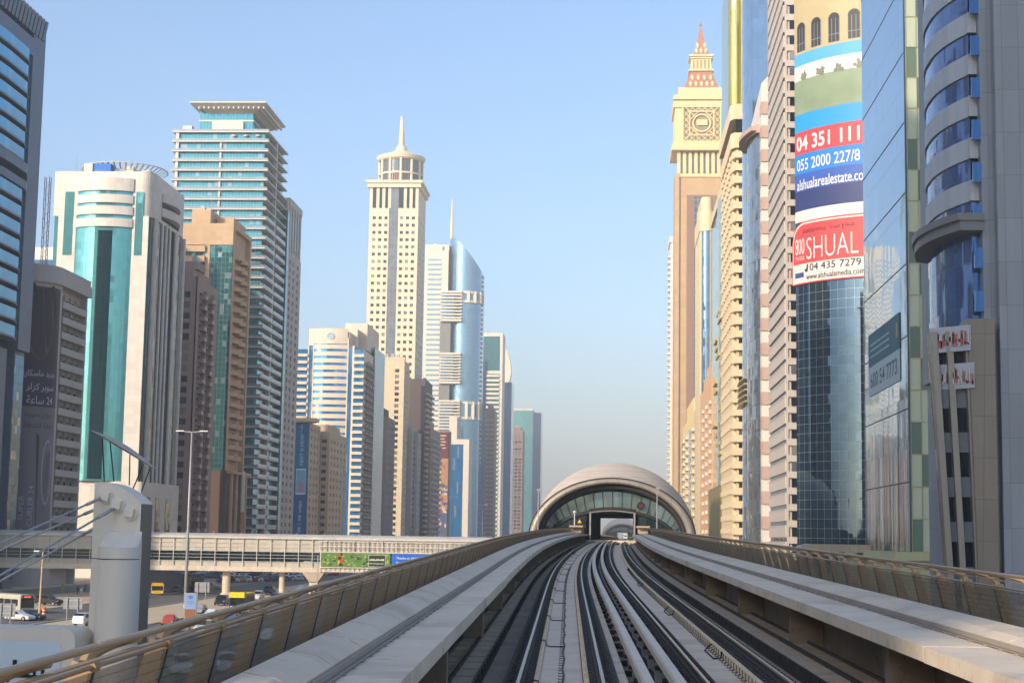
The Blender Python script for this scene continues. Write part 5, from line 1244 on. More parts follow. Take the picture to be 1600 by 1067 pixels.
for body, h, s0, wd, z, mi, bold in (('ADVERTISE WITH US', .62, 2.4, 5.0, zt_-2.0, 2, .0), (ar('شعاع ميديا'), 1.1, 8.0, 4.2, zt_-2.2, 2, .0), ('800', 2.6, .55, 2.3, zt_-5.3, 3, .0), ('741252', .6, .6, 2.2, zt_-6.2, 3, .0), ('SHUAL', 3.5, 3.3, 9.6, zt_-6.3, 3, -.012), ('04 435 7279', 1.15, 4.0, 9.3, zb_+1.95, 2, .0), ('www.alshualamedia.com', .95, 3.2, 10.6, zb_+.55, 2, .0)):
    q = fit_text(body, h, wd, s0, z, .36, bold); warp(q, wr3); q.build('lettering', ca4[mi], ad2)
mb = sheet(.4, 2.6, zb_+1.1, zb_+1.9, .34, 6); warp(mb, wr3); mb.build('blue_tab', ca4[4], ad2)
mb = MB(); mb.add([(2.9, .36, zb_+1.9), (3.5, .36, zb_+1.9), (3.7, .36, zb_+3.0), (3.4, .36, zb_+3.1), (3.3, .36, zb_+2.4), (2.9, .36, zb_+2.3)], [(0, 1, 2, 3, 4, 5)]); warp(mb, wr3); mb.build('handset_mark', ca4[2], ad2)
# -- low canopy roof at its foot
b = at(1300, 856, 215); t = thing('canopy_roof', 'long low beige canopy roof at the foot of the convex glass tower', 'canopy', (b.x, 215, 0))
mb = MB(); wc = (Xp(1360, 855, 215)-Xp(1246, 855, 215))/2
pr = [(-wc, b.z-.5), (-wc+.5, b.z+.25), (-wc+1.6, b.z+.5), (wc, b.z+.5), (wc, b.z-.5)]
mb.add([(x, -2, z) for x, z in pr]+[(x, 3, z) for x, z in pr], [tuple(range(5))[::-1], tuple(range(5, 10))]+[(i, (i+1) % 5, 5+(i+1) % 5, 5+i) for i in range(5)]); mb.build('roof', dif('beige canopy sheet', 'b5a794', .5, metal=.2, grid=(1.2, 50, .05, .7)), t)
mb = MB()
for x in (-wc+1, 0, wc-1): mb.tube([(x, .5, 0), (x, .5, b.z-.5)], .2, 8)
mb.build('column', m_grey_metal, t)
# -- R4: grey stone with slanted-looking ribbons
t, y0 = right('apartment_tower', 'grey stone tower with close ribbon bands left of the convex glass tower', 1228, 300)
D = Yx(1202, 300, XR)-y0; fh = 3.25; H = 140
m_g4 = dif('warm grey stone', 'bdb2a8', .75, var=.06, sc=.2)
mb = MB(); mb.box(.3, 14, .3, D, 0, H); mb.box(0, .3, 0, 1.4, 0, H); mb.box(.31, 3.2, 0, .29, 0, 1)
mb.build('wall', m_g4, t)
mb = MB(); mb.box(-.25, .29, 1.41, D, 0, 2.2); mb.box(-.32, .28, 1.41, D, 2.2, 2.4)
nf = int(H/fh); repeat(t, 'ribbon_band', mb, m_g4, [Matrix.Translation((0, 0, 4+fh*i)) for i in range(nf-1)])
mb = MB(); mb.box(.05, .29, 1.42, D-.1, 0, H-1); mb.build('ribbon_glazing', m_glass_dk, t)
mb = MB(); mb.box(.31, 1.9, -.06, .28, 0, fh-.1); mb.box(.31, 1.0, -.3, .27, fh-1.5, fh-.1)
mb = MB(); mb.box(.9, 2.2, -.02, .29, 0, 1.7); repeat(t, 'window', mb, m_glass_dk, [Matrix.Translation((0, 0, 4.2+fh*i)) for i in range(nf-1)])
mb = MB(); mb.box(.31, 3.0, -.15, .295, 0, 1.3); repeat(t, 'spandrel', mb, m_g4, [Matrix.Translation((0, 0, 6.0+fh*i)) for i in range(nf-1)])
# -- R5: pink and white bands, curved glass flank
t, y0 = right('apartment_tower', 'pink and white banded tower with a curved glass flank and sloping crown', 1190, 300)
D = Yx(1174, 300, XR)-y0; H = Zp(1195, 42, y0); W = 12
m_pk, m_pw = dif('dusty pink panel', 'b89c8e', .7, var=.05), dif('off-white panel', 'd6ccc0', .7, var=.05)
zq = lambda x, y: H
mb = MB(); mb.box(0, W, .3, D, 0, H-18); mb.add([(0, .3, H-18), (W, .3, H-18), (W, D, H-18), (0, D, H-18), (0, .3, H-14), (W, .3, H), (W, D, H-16), (0, D, H-26+9)], [(0, 1, 5, 4), (1, 2, 6, 5), (2, 3, 7, 6), (3, 0, 4, 7), (4, 5, 6, 7)]); mb.build('wall', m_pw, t)
fh = 5.8; mb = MB(); mb.box(.1, 3.4, -.05, .29, 0, 3.0); mb.box(-.05, .09, -.04, 4, 0, 3.0)
repeat(t, 'pink_band', mb, m_pk, [Matrix.Translation((0, 0, 4+fh*i)) for i in range(int((H-16)/fh))])
mb = MB(); bo = [(-.02-2.0*math.sin(math.pi*k/12), 4.2+(D-4.2)*k/12) for k in range(13)]
mb.band(bo, [(.2, y) for x, y in bo], 0, H-24); mb.build('curved_glazing', glass('grey wavy glass', '8e979f', 1.3, 3.2, .08, '6a6f73', metal=.7, cell=.5, wob=.04, wave=.02), t)
mb = MB(); bo2 = [(x-.8, y) for x, y in bo]; mb.band(bo2, [(.1, y) for x, y in bo], H-25, H-23); mb.band([(x-1.2, y) for x, y in bo2], [(x, y) for x, y in bo2], H-24.5, H-23.4); mb.build('crown_fin', m_pk, t)
# -- R5b: white sail-edged tower behind
Yb = 470.0; t = thing('office_tower', 'white-edged teal glass tower rising behind the pink banded tower', 'tower', (Xp(1172, 30, Yb), Yb, 0), 0, GR)
mb = MB(); mb.add([(0, 0, 0), (3.2, 0, 0), (4.9, 0, 185), (0, 0, 185), (0, 20, 0), (3.2, 20, 0), (4.9, 20, 185), (0, 20, 185)], [(0, 1, 2, 3), (7, 6, 5, 4), (0, 3, 7, 4), (1, 5, 6, 2), (3, 2, 6, 7)]); mb.build('white_edge', m_white, t)
mb = MB(); mb.add([(3.22, .5, 0), (9, .5, 0), (9, .5, 185), (4.92, .5, 185), (3.22, 19, 0), (9, 19, 0), (9, 19, 185), (4.92, 19, 185)], [(0, 1, 2, 3), (7, 6, 5, 4), (1, 5, 6, 2), (3, 2, 6, 7)]); mb.build('curtain_wall', m_tq3, t)
# -- R6: blue glass sliver
t, y0 = right('office_tower', 'narrow blue mirror-glass tower squeezed between the beige balcony tower and the pink banded tower', 1176, 400, 35.5)
D = Yx(1161, 400, 35.5)-y0
m_b6 = glass('blue sliver glass', '7d98b2', 1.6, 3.6, .06, '52708f', metal=.7, cell=.2, wob=.02, wave=.02)
mb = MB(); mb.prism([(0, 0)]+[(-1.2*math.sin(math.pi*k/10), D*k/10) for k in range(1, 10)]+[(0, D), (12, D), (12, 0)], 0, 175); mb.build('curtain_wall', m_b6, t)
mb = MB()
for k in range(5): mb.band([(-1.9, 3), (-2.4, D*.5), (-1.9, D-3)], [(-.2, 3), (-.4, D*.5), (-.2, D-3)], 48+k*1.5, 48.4+k*1.5)
mb.build('balcony_frame', m_gold, t)
# -- R7: beige balconies, gold glass above
t, y0 = right('apartment_tower', 'tall beige tower of stacked wedge balconies with gold glass upper storeys', 1148, 500)
D = Yx(1129.5, 500, XR)-y0; zt = Zp(1140, 200, y0); fh = 3.76; W = 5.6
m_b7 = dif('warm cream render', 'dcc6a0', .8, var=.05, sc=.2)
mb = MB(); mb.box(.6, W, .6, D, 0, zt); mb.box(-.4, .59, 3.3, D, 0, zt-6.1); mb.prism([(-1.0, D*.9), (-1.0, 2), (0, -.4), (W, -.4), (W, D*.9)], zt-6, zt-1.5); mb.prism([(-1.2, D), (-1.2, 2), (-.2, -.6), (W, -.6), (W, D)], zt+2.5, zt+7); mb.box(.3, W, .3, D, zt-1.5, zt+2.5, 1); mb.build('wall', [m_b7, m_glass_dk], t)
mb = MB(); mb.prism([(-.6, 3.2), (-.6, 2.2), (.1, -.6), (2.9, -.6), (2.9, .59), (.6, .59), (.59, 3.2)], 0, .22); 
o_ = [(-.6, 3.2), (-.6, 2.2), (.1, -.6), (2.9, -.6)]; mb.band(o_, [(-.45, 3.2), (-.45, 2.25), (.2, -.45), (2.9, -.45)], .23, 2.0)
for k in range(6): mb.add([(-.41, 4.2+k*(D-6)/6, .4), (-.41, 8.6+k*(D-6)/6, .4), (-1.0, 8.6+k*(D-6)/6, .4), (-.41, 4.2+k*(D-6)/6, 1.9), (-.41, 8.6+k*(D-6)/6, 1.9), (-1.0, 8.6+k*(D-6)/6, 1.9)], [(0, 1, 2), (5, 4, 3), (0, 2, 5, 3), (1, 4, 5, 2)])
nf = int((zt-10)/fh); repeat(t, 'balcony', mb, m_b7, [Matrix.Translation((0, 0, zt-9-fh*i)) for i in range(nf)])
mb = MB(); mb.box(1.2, 2.6, .45, .59, 0, 1.6); repeat(t, 'window', mb, m_glass_dk, [Matrix.Translation((0, 0, zt-9-fh*i+1.9)) for i in range(nf)])
mb = MB(); mb.box(2.95, 5.9, -.3, .59, 0, zt-7); mb.build('dark_glazing', glass('dark strip glass', '4a5864', 1.2, 3.76, .08, '39434c', metal=.6, cell=.4), t)
m_go = glass('gold glass', 'c4b15a', 1.4, 3.6, .07, '6e6434', metal=.7, cell=.3, wob=.02); m_go2 = dif('olive panel', 'ada566', .6, var=.08, grid=(2.4, 3.6, .06, .75))
mb = MB(); mb.prism(arc(1.0, 6, 2.4, -180, 180, 24)[:-1], zt+7, 185); mb.box(-.4, 1.0, 8.4, D, zt+7, 185); mb.build('gold_glazing', m_go, t)
mb = MB(); mb.box(2.2, W, 3.6, D, zt+7, 185); mb.build('olive_wall', m_go2, t)
mb = MB(); mb.box(0, 1.2, -.3, .2, 0, 1.4); repeat(t, 'small_window', mb, m_b7, [Matrix.Translation((3.4, 3.55, zt+12+9*i)) for i in range(7)])
# -- R8: gold glass
t, y0 = right('office_tower', 'gold mirror-glass tower with stepped bays beside the beige balcony tower', 1131, 500, 35.2)
D = Yx(1112, 500, 35.2)-y0; H = Zp(1118, 318, y0+20)
mb = MB(); mb.prism([(0, 0)]+[(-.8*math.sin(math.pi*k/8), D*.5*k/8) for k in range(1, 9)]+[(.2, D), (10, D), (10, 0)], 0, H); mb.build('curtain_wall', m_go, t)
mb = MB(); mb.box(-1.1, .5, 0, D*.25, 0, 1.1); repeat(t, 'gold_balcony', mb, dif('brass balcony', 'cbb668', .5, metal=.2), [Matrix.Translation((.6*(i % 3)*.4, D*.15*(i % 4), H*.32+i*3.6)) for i in range(14)])
mb = MB(); mb.box(-.4, 10, -.3, D+.3, H, H+3.5); mb.build('parapet', m_b7, t)
mb = MB(); mb.box(-1.2, .4, 1, D-2, 0, Zp(1118, 760, y0+20)); mb.build('dark_base', dif('olive base', '857a48', .5, grid=(2, 2, .1, .6)), t)
# -- R8a: white-capped blue glass
t, y0 = right('office_tower', 'rounded white-capped tower with a blue glass strip left of the gold tower', 1094, 500)
H = Zp(1104, 330, y0); W = Xp(1116, 500, y0)-XR
mb = MB(); mb.prism(arc(W/2, W*.5, W*.5, -90, 90, 16)+[(W, 40), (0, 40)], 0, H-5); mb.prism(arc(W/2, W*.5, W*.55, -90, 90, 16)+[(W+.3, 40), (-.3, 40)], H-8, H); mb.prism(arc(W/2, W*.5, W*.42, -90, 90, 16)+[(W-.5, 38), (.5, 38)], H+.01, H+6); mb.build('wall', m_b7, t)
mb = MB(); a_ = arc(W/2, W*.5, W*.505, -52, 20, 10); mb.band(a_, arc(W/2, W*.5, W*.45, -52, 20, 10), 40, H-8.1); mb.build('blue_glazing', m_b6, t)
# -- R10: peach balconies low tower
t, y0 = right('apartment_tower', 'peach-coloured apartment tower with small white balconies on its edge', 1112, 700)
H = Zp(1104, 590, y0); D = Yx(1094, 700, XR)-y0
m_pe = dif('peach render', 'd9ab82', .8, var=.05, sc=.2)
mb = MB(); mb.box(0, 8, 0, D, 0, H); mb.box(1, 8, 3, D-6, H, H+5); mb.box(2, 8, 6, D-12, H+5, H+9); mb.build('wall', m_pe, t)
mb = MB(); mb.box(-.8, 0, 0, 4, -.2, 1.1); repeat(t, 'balcony', mb, m_pw, [Matrix.Translation((-.0, 3+j*D*.3, 5+3.5*i)) for i in range(int(H/3.5)-2) for j in range(3)])
mb = MB(); mb.box(-.05, .02, 0, 2, 0, 1.5); repeat(t, 'window', mb, m_glass_dk, [Matrix.Translation((0, 8+j*D*.3, 5+3.5*i)) for i in range(int(H/3.5)-2) for j in range(3)])
# -- R11: yellow stepped tower
t, y0 = right('apartment_tower', 'yellow apartment tower with a blue glass strip between stacked balconies', 1086, 700)
H = Zp(1080, 640, y0); D = Yx(1066, 700, XR)-y0
m_ye = dif('straw yellow render', 'e6cb8e', .8, var=.05, sc=.2)
mb = MB(); mb.box(0, 8, 0, D, 0, H); mb.box(1, 7, D*.25, D*.8, H, H+8); mb.build('wall', m_ye, t)
mb = MB(); mb.box(-.3, 0, D*.28, D*.42, 3, H-6); mb.build('blue_strip', m_b6, t)
mb = MB(); mb.box(-1.1, 0, 0, 14, -.2, 1.2); repeat(t, 'balcony', mb, m_pw, [Matrix.Translation((0, j, 5+3.6*i)) for i in range(int(H/3.6)-2) for j in (4.0, D*.5, D*.75)])
# -- R9: clock tower
y0 = 978.0; xl = Xp(1056, 400, y0)
t = thing('clock_tower', 'tall ornate cream clock tower with latticed clock face and a tiered red spire', 'clock tower', (xl, y0, 0), 0, GR)
fc = lambda px, py=300: Xp(px, py, y0)-xl; zc_ = lambda py: Zp(1096, py, y0)
W = 2*(fc(1096, 450)); cxc = W/2
m_cr, m_cr2, m_rd = dif('cream carved stone', 'd8c190', .75, var=.05, sc=.1), dif('tan brown shaft', 'ba9870', .75, var=.06, sc=.08, grid=(6, 4, .1, .9)), dif('rosy red roof tile', 'a56c58', .75, var=.1, sc=.3)
sh = W*.47
mb = MB(); mb.box(cxc-sh, cxc+sh, 0, 2*sh, 0, zc_(272), 0); mb.box(cxc-sh-1.5, cxc-sh*.93, -1.2, 2*sh, 0, zc_(272)); mb.box(cxc+sh*.93, cxc+sh+1.5, -1.2, 2*sh, 0, zc_(272)); mb.build('shaft', m_cr2, t)
mb = MB(); mb.box(cxc-sh*.62, cxc+sh*.62, -.4, 0, 0, zc_(305)); mb.build('recessed_panel', dif('brown recess', '8b6a58', .8, var=.06), t)
mb = MB(); mb.box(cxc-sh*.3, cxc+sh*.3, -.6, -.41, 0, zc_(308)); mb.build('glazing_strip', glass('slate strip glass', '4e5f6e', 2.5, 4.2, .5, '9a8878', metal=.4, cell=.3), t)
s2 = W*.5
mb = MB(); zA_, zB_ = zc_(272), zc_(238)
mb.box(cxc-s2+2, cxc+s2-2, 2, 2*s2-2, zA_, zB_)
for k in range(9): mb.box(cxc-s2+.6+k*(2*s2-1.2-2)/8, cxc-s2+2.6+k*(2*s2-1.2-2)/8, -.6, 2, zA_, zB_)
mb.box(cxc-s2, cxc+s2, -.8, 2*s2, zA_-2, zA_); mb.build('belt', m_cr, t)
mb = MB()
for k in range(8): mb.box(cxc-s2+2.62+k*(2*s2-3.2)/8, cxc-s2+.58+(k+1)*(2*s2-3.2)/8, 1.2, 1.9, zA_+1, zB_-2)
mb.build('belt_windows', glass('grey belt glass', '8c8f8c', 3, 9, .2, '9a9684', metal=.2, cell=.2), t)
s3 = W*.56; zC_, zD_ = zc_(233), zc_(160)
mb = MB(); mb.box(cxc-s3+1, cxc+s3-1, -2, 2*s3-4, zC_, zD_); mb.box(cxc-s3-1, cxc+s3+1, -4, 2*s3-2, zC_-1.5, zC_+2.5); mb.box(cxc-s3, cxc+s3, -3, 2*s3-3, zC_+2.5, zC_+4); mb.box(cxc-s3, cxc+s3, -3, 2*s3-3, zD_-4, zD_); 
mb.box(cxc-s3*.9, cxc+s3*.9, -1, 2*s3*.9, zD_, zc_(157)); mb.box(cxc-s3, cxc+s3, -2.4, 2*s3*.95, zc_(157), zc_(150)); mb.box(cxc-s3*.82, cxc+s3*.82, 0, 2*s3*.82, zc_(150), zc_(137))
mb.build('clock_stage', m_cr, t)
zk = zc_(194.5); hk = 30*y0/FPX
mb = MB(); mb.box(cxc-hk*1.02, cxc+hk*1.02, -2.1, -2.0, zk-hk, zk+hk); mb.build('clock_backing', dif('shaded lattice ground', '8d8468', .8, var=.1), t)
mb = MB(); F2 = -2.6
def bar(x0_, z0_, x1_, z1_, r_=.45): mb.tube([(cxc+x0_, F2, zk+z0_), (cxc+x1_, F2, zk+z1_)], r_, 5)
q = hk*.64; k5 = hk/5*.985
for sx, sz, ex, ez in ((-hk, -hk, hk, -hk), (hk, -hk, hk, hk), (hk, hk, -hk, hk), (-hk, hk, -hk, -hk), (-q, -q, q, -q), (q, -q, q, q), (q, q, -q, q), (-q, q, -q, -q)): bar(sx, sz, ex, ez, .6)
cell = hk-q
for i in range(6):
    a = -hk*.83+i*hk*.332
    for s in (-1, 1):
        c = s*(hk+q)/2
        bar(a-cell*.45, c-cell*.45, a+cell*.45, c+cell*.45, .3); bar(a-cell*.45, c+cell*.45, a+cell*.45, c-cell*.45, .3)
        bar(c-cell*.45, a-cell*.45, c+cell*.45, a+cell*.45, .3); bar(c-cell*.45, a+cell*.45, c+cell*.45, a-cell*.45, .3)
for s in (-1, 1):
    bar(-q, s*q*.25, -q*.25, s*q, .4); bar(q, s*q*.25, q*.25, s*q, .4); bar(s*q, q, s*q*.6, q*.6, .4); bar(s*q, -q, s*q*.6, -q*.6, .4)
mb.tube([(cxc+q*.72*math.cos(2*math.pi*k/28), F2, zk+q*.72*math.sin(2*math.pi*k/28)) for k in range(29)], .6, 5)
mb.build('clock_lattice', m_cr, t)
mb = MB(); mb.box(cxc-q*.45, cxc+q*.45, F2-.4, F2-.1, zk-q*.18, zk+q*.3); mb.build('clock_plate', m_cr, t)
def pyr(mb_, a, za, b_, zb, m=0):
    c = s3*.82
    mb_.taper([(cxc-a, c-a), (cxc+a, c-a), (cxc+a, c+a), (cxc-a, c+a)], za, [(cxc-b_, c-b_), (cxc+b_, c-b_), (cxc+b_, c+b_), (cxc-b_, c+b_)], zb, m)
pxm = y0/FPX
mb = MB(); pyr(mb, 28*pxm, zc_(137), 17*pxm, zc_(106)); mb.build('lower_roof', m_rd, t)
mb = MB(); pyr(mb, 16*pxm, zc_(106), 16*pxm, zc_(83)); pyr(mb, 20*pxm, zc_(106), 20*pxm, zc_(103.5)); pyr(mb, 19.5*pxm, zc_(83), 19.5*pxm, zc_(80)); pyr(mb, 18*pxm, zc_(86), 18*pxm, zc_(84)); mb.build('lantern', m_cr, t)
mb = MB()
c = s3*.82
for k in range(5): x = cxc-12*pxm+k*6*pxm; mb.box(x-1.5*pxm, x+1.5*pxm, c-16.3*pxm, c-16.05*pxm, zc_(102), zc_(88))
mb.build('lantern_windows', dif('lantern shade', '9c8a66', .8), t)
mb = MB(); pyr(mb, 13*pxm, zc_(80), 6*pxm, zc_(56)); pyr(mb, 6*pxm, zc_(56), .8*pxm, zc_(30)); mb.build('spire', m_rd, t)
mb = MB(); mb.tube([(cxc, c, zc_(31)), (cxc, c, zc_(24))], .3, 6); mb.lathe([(0, zc_(30)), (1.0, zc_(29)), (0, zc_(27.5))], 10, 0, cxc, c); mb.build('finial', m_rd, t)
mb = MB()
for r_, (za, zb, ha, hb), n in (((128), (137, 106, 28, 17), 5), (117, (137, 106, 28, 17), 4), (72, (80, 56, 13, 6), 3), (63, (80, 56, 13, 6), 2)):
    f = (za-r_)/(za-zb); h_ = ha+(hb-ha)*f
    for k in range(n):
        x = cxc+(-.7+1.4*k/(n-1))*h_*pxm; y = c-h_*pxm-.35; z = zc_(r_)
        mb.box(x-.9, x+.9, y-.3, y+1.2, z-.9, z+.9); mb.box(x-.4, x+.4, y-.28, y+1.2, z-1.6, z+1.6)
mb.build('roof_ornaments', m_cr, t)
# -- R9b: sliver with a cap
Yb = 1120.0; xb_ = Xp(1045.5, 500, Yb); t = thing('apartment_tower', 'thin pale tower with a small projecting roof cap left of the clock tower', 'tower', (xb_, Yb, 0), 0, GR)
H = Zp(1048, 370, Yb); mb = MB(); mb.box(.8, 20, 0, 30, 0, H-4); mb.box(0, 20, -1, 30, H-4, H); mb.box(1.8, 20, -.6, 0, 0, Zp(1050, 600, Yb), 1); mb.build('wall', [m_pw, m_ye], t)
mb = MB(); mb.box(-.9, .8, 0, 8, 0, 1.3); repeat(t, 'balcony', mb, m_pw, [Matrix.Translation((0, 2, 20+4*i)) for i in range(int(H/4)-7)])
# ---------------------------------------------------------------- footbridge across the highway
DB = 330.0; yawb = math.atan(155/FPX)
axis = CM @ Vector((1, 0, 0)); rb = math.atan2(axis.y, axis.x)
Lb = (800+60)/FPX*DB
b0 = EYE+ray(-60, 830)*(DB/ray(300, 830).y)
t = thing('footbridge', 'long enclosed footbridge with white lattice panels and a dark window band across the highway', 'footbridge', (b0.x, b0.y, 0), rb)
m_roofb = dif('pale roof sheet', 'c9c2b6', .45, metal=.2, var=.05, sc=.2, grid=(2.84, 40, .05, .85))
m_pan = dif('off-white panel', 'bdb4a6', .6, var=.08, sc=.3, grid=(1.42, 1.0, .04, .75)); m_lat = dif('white lattice', 'cfcac0', .5, var=.05)
m_band = glass('dark bridge window', '1b2d35', 2.84, 30, .06, '20282c', metal=.45, cell=.4, wob=.015)
z0b, z1b, z2b, z3b, z4b, z5b = 5.1, 6.1, 7.1, 9.2, 11.7, 12.75
mb = MB(); mb.box(0, Lb, -.15, 5.15, z0b, z1b); mb.build('beam', m_conc, t)
mb = MB(); mb.box(0, Lb, 0, 5, z1b+.01, z2b); mb.build('lower_panel', m_pan, t)
mb = MB(); mb.box(0, Lb, .35, 4.65, z2b+.01, z3b); mb.build('window_band', m_band, t)
mb = MB(); mb.box(0, Lb, 0, 5, z3b+.01, z4b); mb.build('upper_panel', m_pan, t)
mb = MB(); pr = [(-.3, z4b+.01)]+[(2.5-2.9*math.cos(math.pi*k/10), z4b+.02+(z5b-z4b)*math.sin(math.pi*k/10)) for k in range(11)]+[(5.3, z4b+.01)]
mb.rings([[(x, y, z) for y, z in pr] for x in (0, Lb*.25, Lb*.5, Lb*.75, Lb)], 0, True); mb.build('roof', m_roofb, t, smooth=True)
nb = int(Lb/2.84)
fr = MB(); fr.box(-.06, .06, -.35, -.22, z1b+.1, z4b+.2); fr.box(-.05, .05, -.22, .0, z1b+.5, z1b+.6); fr.box(-.05, .05, -.22, 0, z4b-.1, z4b)
fr.add([(-.04, -.5, z4b+.05), (.04, -.5, z4b+.05), (.04, -.1, z4b-1.6), (-.04, -.1, z4b-1.6)], [(0, 1, 2, 3)])
fr.box(-.1, .1, -.2, .2, z0b-.0, z1b-.2)
repeat(t, 'lattice_post', fr, m_lat, [Matrix.Translation((2.84*i+1, 0, 0)) for i in range(nb)])
mb = MB()
for z in (z2b+.05, z2b+.75, z2b+1.4, z3b-.05, z3b+.85, z3b+1.7, z4b): mb.box(0, Lb, -.30, -.24, z-.03, z+.03)
mb.build('lattice_rail', m_lat, t)
mb = MB()
for i in range(int(Lb/5.7)): mb.box(i*5.7, i*5.7+.12, 1.6, 1.75, z5b-.1, z5b+.35)
mb.build('roof_studs', m_grey_metal, t)
def bx(px): return (px+60)/FPX*DB
# advertising frame on the bridge
fr_ = thing('billboard', 'long printed jungle picture with a climber in red, framed on the footbridge', 'billboard', (b0.x, b0.y, 0), rb)
cj = [dif('jungle print', '5d7f38', .55, var=.5, sc=1.1, fine=4), dif('print red', 'b5482c', .6, var=.2), dif('print yellow', 'c4a94a', .6), dif('print dark', '2a3520', .6, var=.3), dif('print white', 'd8dcd0', .6), dif('jungle light', '8aa24a', .55, var=.5, sc=1.5, fine=5)]
xa, xb, za, zb = bx(508), bx(616), 6.35, 9.15
mb = MB(); mb.box(xa, xb, -.75, -.6, za, zb, 0); mb.build('printed_sheet', cj, fr_)
mb = MB(); rr = random.Random(6)
for k in range(70): blob(rr.uniform(xa+.3, xb-.3), rr.uniform(za+.2, zb-.2), rr.uniform(.12, .5), rr.uniform(.1, .4), -.76-.0004*k, 7, rr.choice((3, 5, 5, 0)), mb)
px_ = bx(537); blob(px_-.2, za+2.3, .35, .33, -.80, 12, 1, mb); blob(px_+.1, za+1.2, .55, .6, -.805, 10, 1, mb); blob(px_+.0, za+1.7, .4, .35, -.81, 10, 3, mb); blob(px_-.2, za+.8, .25, .6, -.815, 8, 2, mb); blob(px_+.6, za+1.5, .5, .22, -.82, 8, 1, mb); blob(px_+.2, za+.45, .45, .35, -.822, 8, 3, mb)
for r_ in ((bx(582), bx(608), za+.1, za+.16), (bx(582), bx(608), zb-.35, zb-.29)): mb.box(r_[0], r_[1], -.83, -.826, r_[2], r_[3], 4)
for x in (bx(582), bx(608)): mb.box(x, x+.06, -.83, -.826, za+.1, zb-.3, 4)
mb.box(bx(582.3), bx(607.7), -.82, -.816, za+.17, zb-.36, 3); mb.build('printed_picture', cj, fr_)
q = fit_text('How did I get here?', .38, 2.9, bx(583.2), za+.55, -.84, .01); q.build('lettering', cj[4], fr_)
mb = MB()
for k in range(9): mb.box(bx(583.6+k*2.6), bx(585.6+k*2.6), -.84, -.836, za+1.35, za+1.35+(.34 if k % 3 else .24))
mb.build('small_print', cj[4], fr_)
mb = MB(); mb.box(xa-.3, bx(735), -.62, -.45, za-.25, za-.05); mb.box(xa-.3, bx(735), -.62, -.45, zb+.05, zb+.25); mb.box(xa-.3, xa-.1, -.62, -.45, za-.05, zb+.05)
for i in range(30):
    x = xa-.4+i*.98; mb.box(x-.05, x+.05, -.6, -.48, za-1.0, za-.25); mb.box(x-.05, x+.05, -.6, -.48, zb+.25, zb+2.4)
for z in (za-.95, zb+1.3, zb+2.35): mb.box(xa-.6, bx(735), -.66, -.56, z-.06, z+.06)
mb.build('frame', m_lat, fr_)
fb2 = thing('billboard', 'bright blue banner thanking 60,000 people, right of the jungle picture', 'billboard', (b0.x, b0.y, 0), rb)
mb = MB(); mb.box(bx(618), bx(735), -.75, -.6, za, zb); mb.build('printed_sheet', dif('bright blue print', '1a63c4', .5, var=.06), fb2)
for body, wd, z in (('Thanks to 60,000', 4.9, za+1.65), ('from Citi Pri', 3.6, za+.75)):
    q = fit_text(body, .52, wd, bx(625), z, -.77, .015); q.build('lettering', m_white, fb2)
for px, r_ in ((356, .85), (444, .6)):
    g_ = Gp(px, 930); mb = MB(); x = bx(px); mb.lathe([(r_*1.4, 0), (r_*1.4, .5), (r_, .7), (r_, z0b-.3), (r_*1.6, z0b)], 16, 0, x, 2.5); mb.build('pier', m_conc, t)
mb = MB(); x = bx(495); mb.box(x-.9, x+.9, 1.2, 3.8, 0, 3.4); mb.taper([(x-.9, .8), (x+.9, .8), (x+.9, 4.2), (x-.9, 4.2)], 3.2, [(x-2.3, -.1), (x+2.3, -.1), (x+2.3, 5.1), (x-2.3, 5.1)], z0b-.01); mb.build('pier', m_conc, t)
# entrance pod at the bridge's far side
g_ = Gp(92, 940); t = thing('entrance_pod', 'dark curved shell of a metro entrance pod under the footbridge', 'entrance pod', (g_.x, 352, 0))
mb = MB(); rg = []
for i in range(13):
    q = i/12; s_ = math.sin(math.pi*(.12+.76*q))
    rg.append([(-9+18*q+0*k, -4+8*k/12*1.0, 6.3*s_*math.sin(math.pi*(.04+.92*k/12))) for k in range(13)])
mb.rings(rg); mb.build('shell', dif('bronze shell', '5d544b', .4, metal=.5, var=.1, grid=(1.2, 1.0, .05, .6)), t, smooth=True)
mb = MB(); mb.box(7.4, 10.5, -2.6, 2.6, 0, 3.4); mb.build('glazed_porch', m_band, t); mb = MB(); mb.box(7.2, 10.9, -2.9, 2.9, 3.41, 3.7); mb.build('porch_roof', m_dark_metal, t)
# ---------------------------------------------------------------- foreground stay mast and its billboard
DM = 45.0
a = at(146, 800, DM); bq = at(220, 800, DM); Wm = bq.x-a.x
t = thing('stay_mast', 'pale grey concrete mast with a curved top, anchor blocks, stay cables and a leaf-shaped blade', 'mast', (a.x, DM, 0))
zt0, zt1 = Zp(160, 753, DM), Zp(220, 786, DM)
m_mast = dif('pale grey mast paint', 'e3d9c9', .55, var=.06, sc=.6, fine=8, streak=.08, bump=.05)
top = [(Wm*k/12, zt0-(zt0-zt1)*max(0, (k/12-.12)/.88)**2.1) for k in range(13)]
prf = [(0, 0)]+[(x, z) for x, z in top]+[(Wm, 0)]
dm = 1.15
mb = MB(); n = len(prf); mb.add([(x, 0, z) for x, z in prf]+[(x, dm, z) for x, z in prf], [tuple(range(n))[::-1], tuple(range(n, 2*n))]+[(i, (i+1) % n, n+(i+1) % n, n+i) for i in range(n)]); mb.build('shaft', m_mast, t)
hx0, hx1 = Xp(143, 860, DM-1)-a.x, Xp(206, 860, DM-1)-a.x
zh0, zh1 = Zp(200, 830, DM), Zp(180, 855, DM-1)
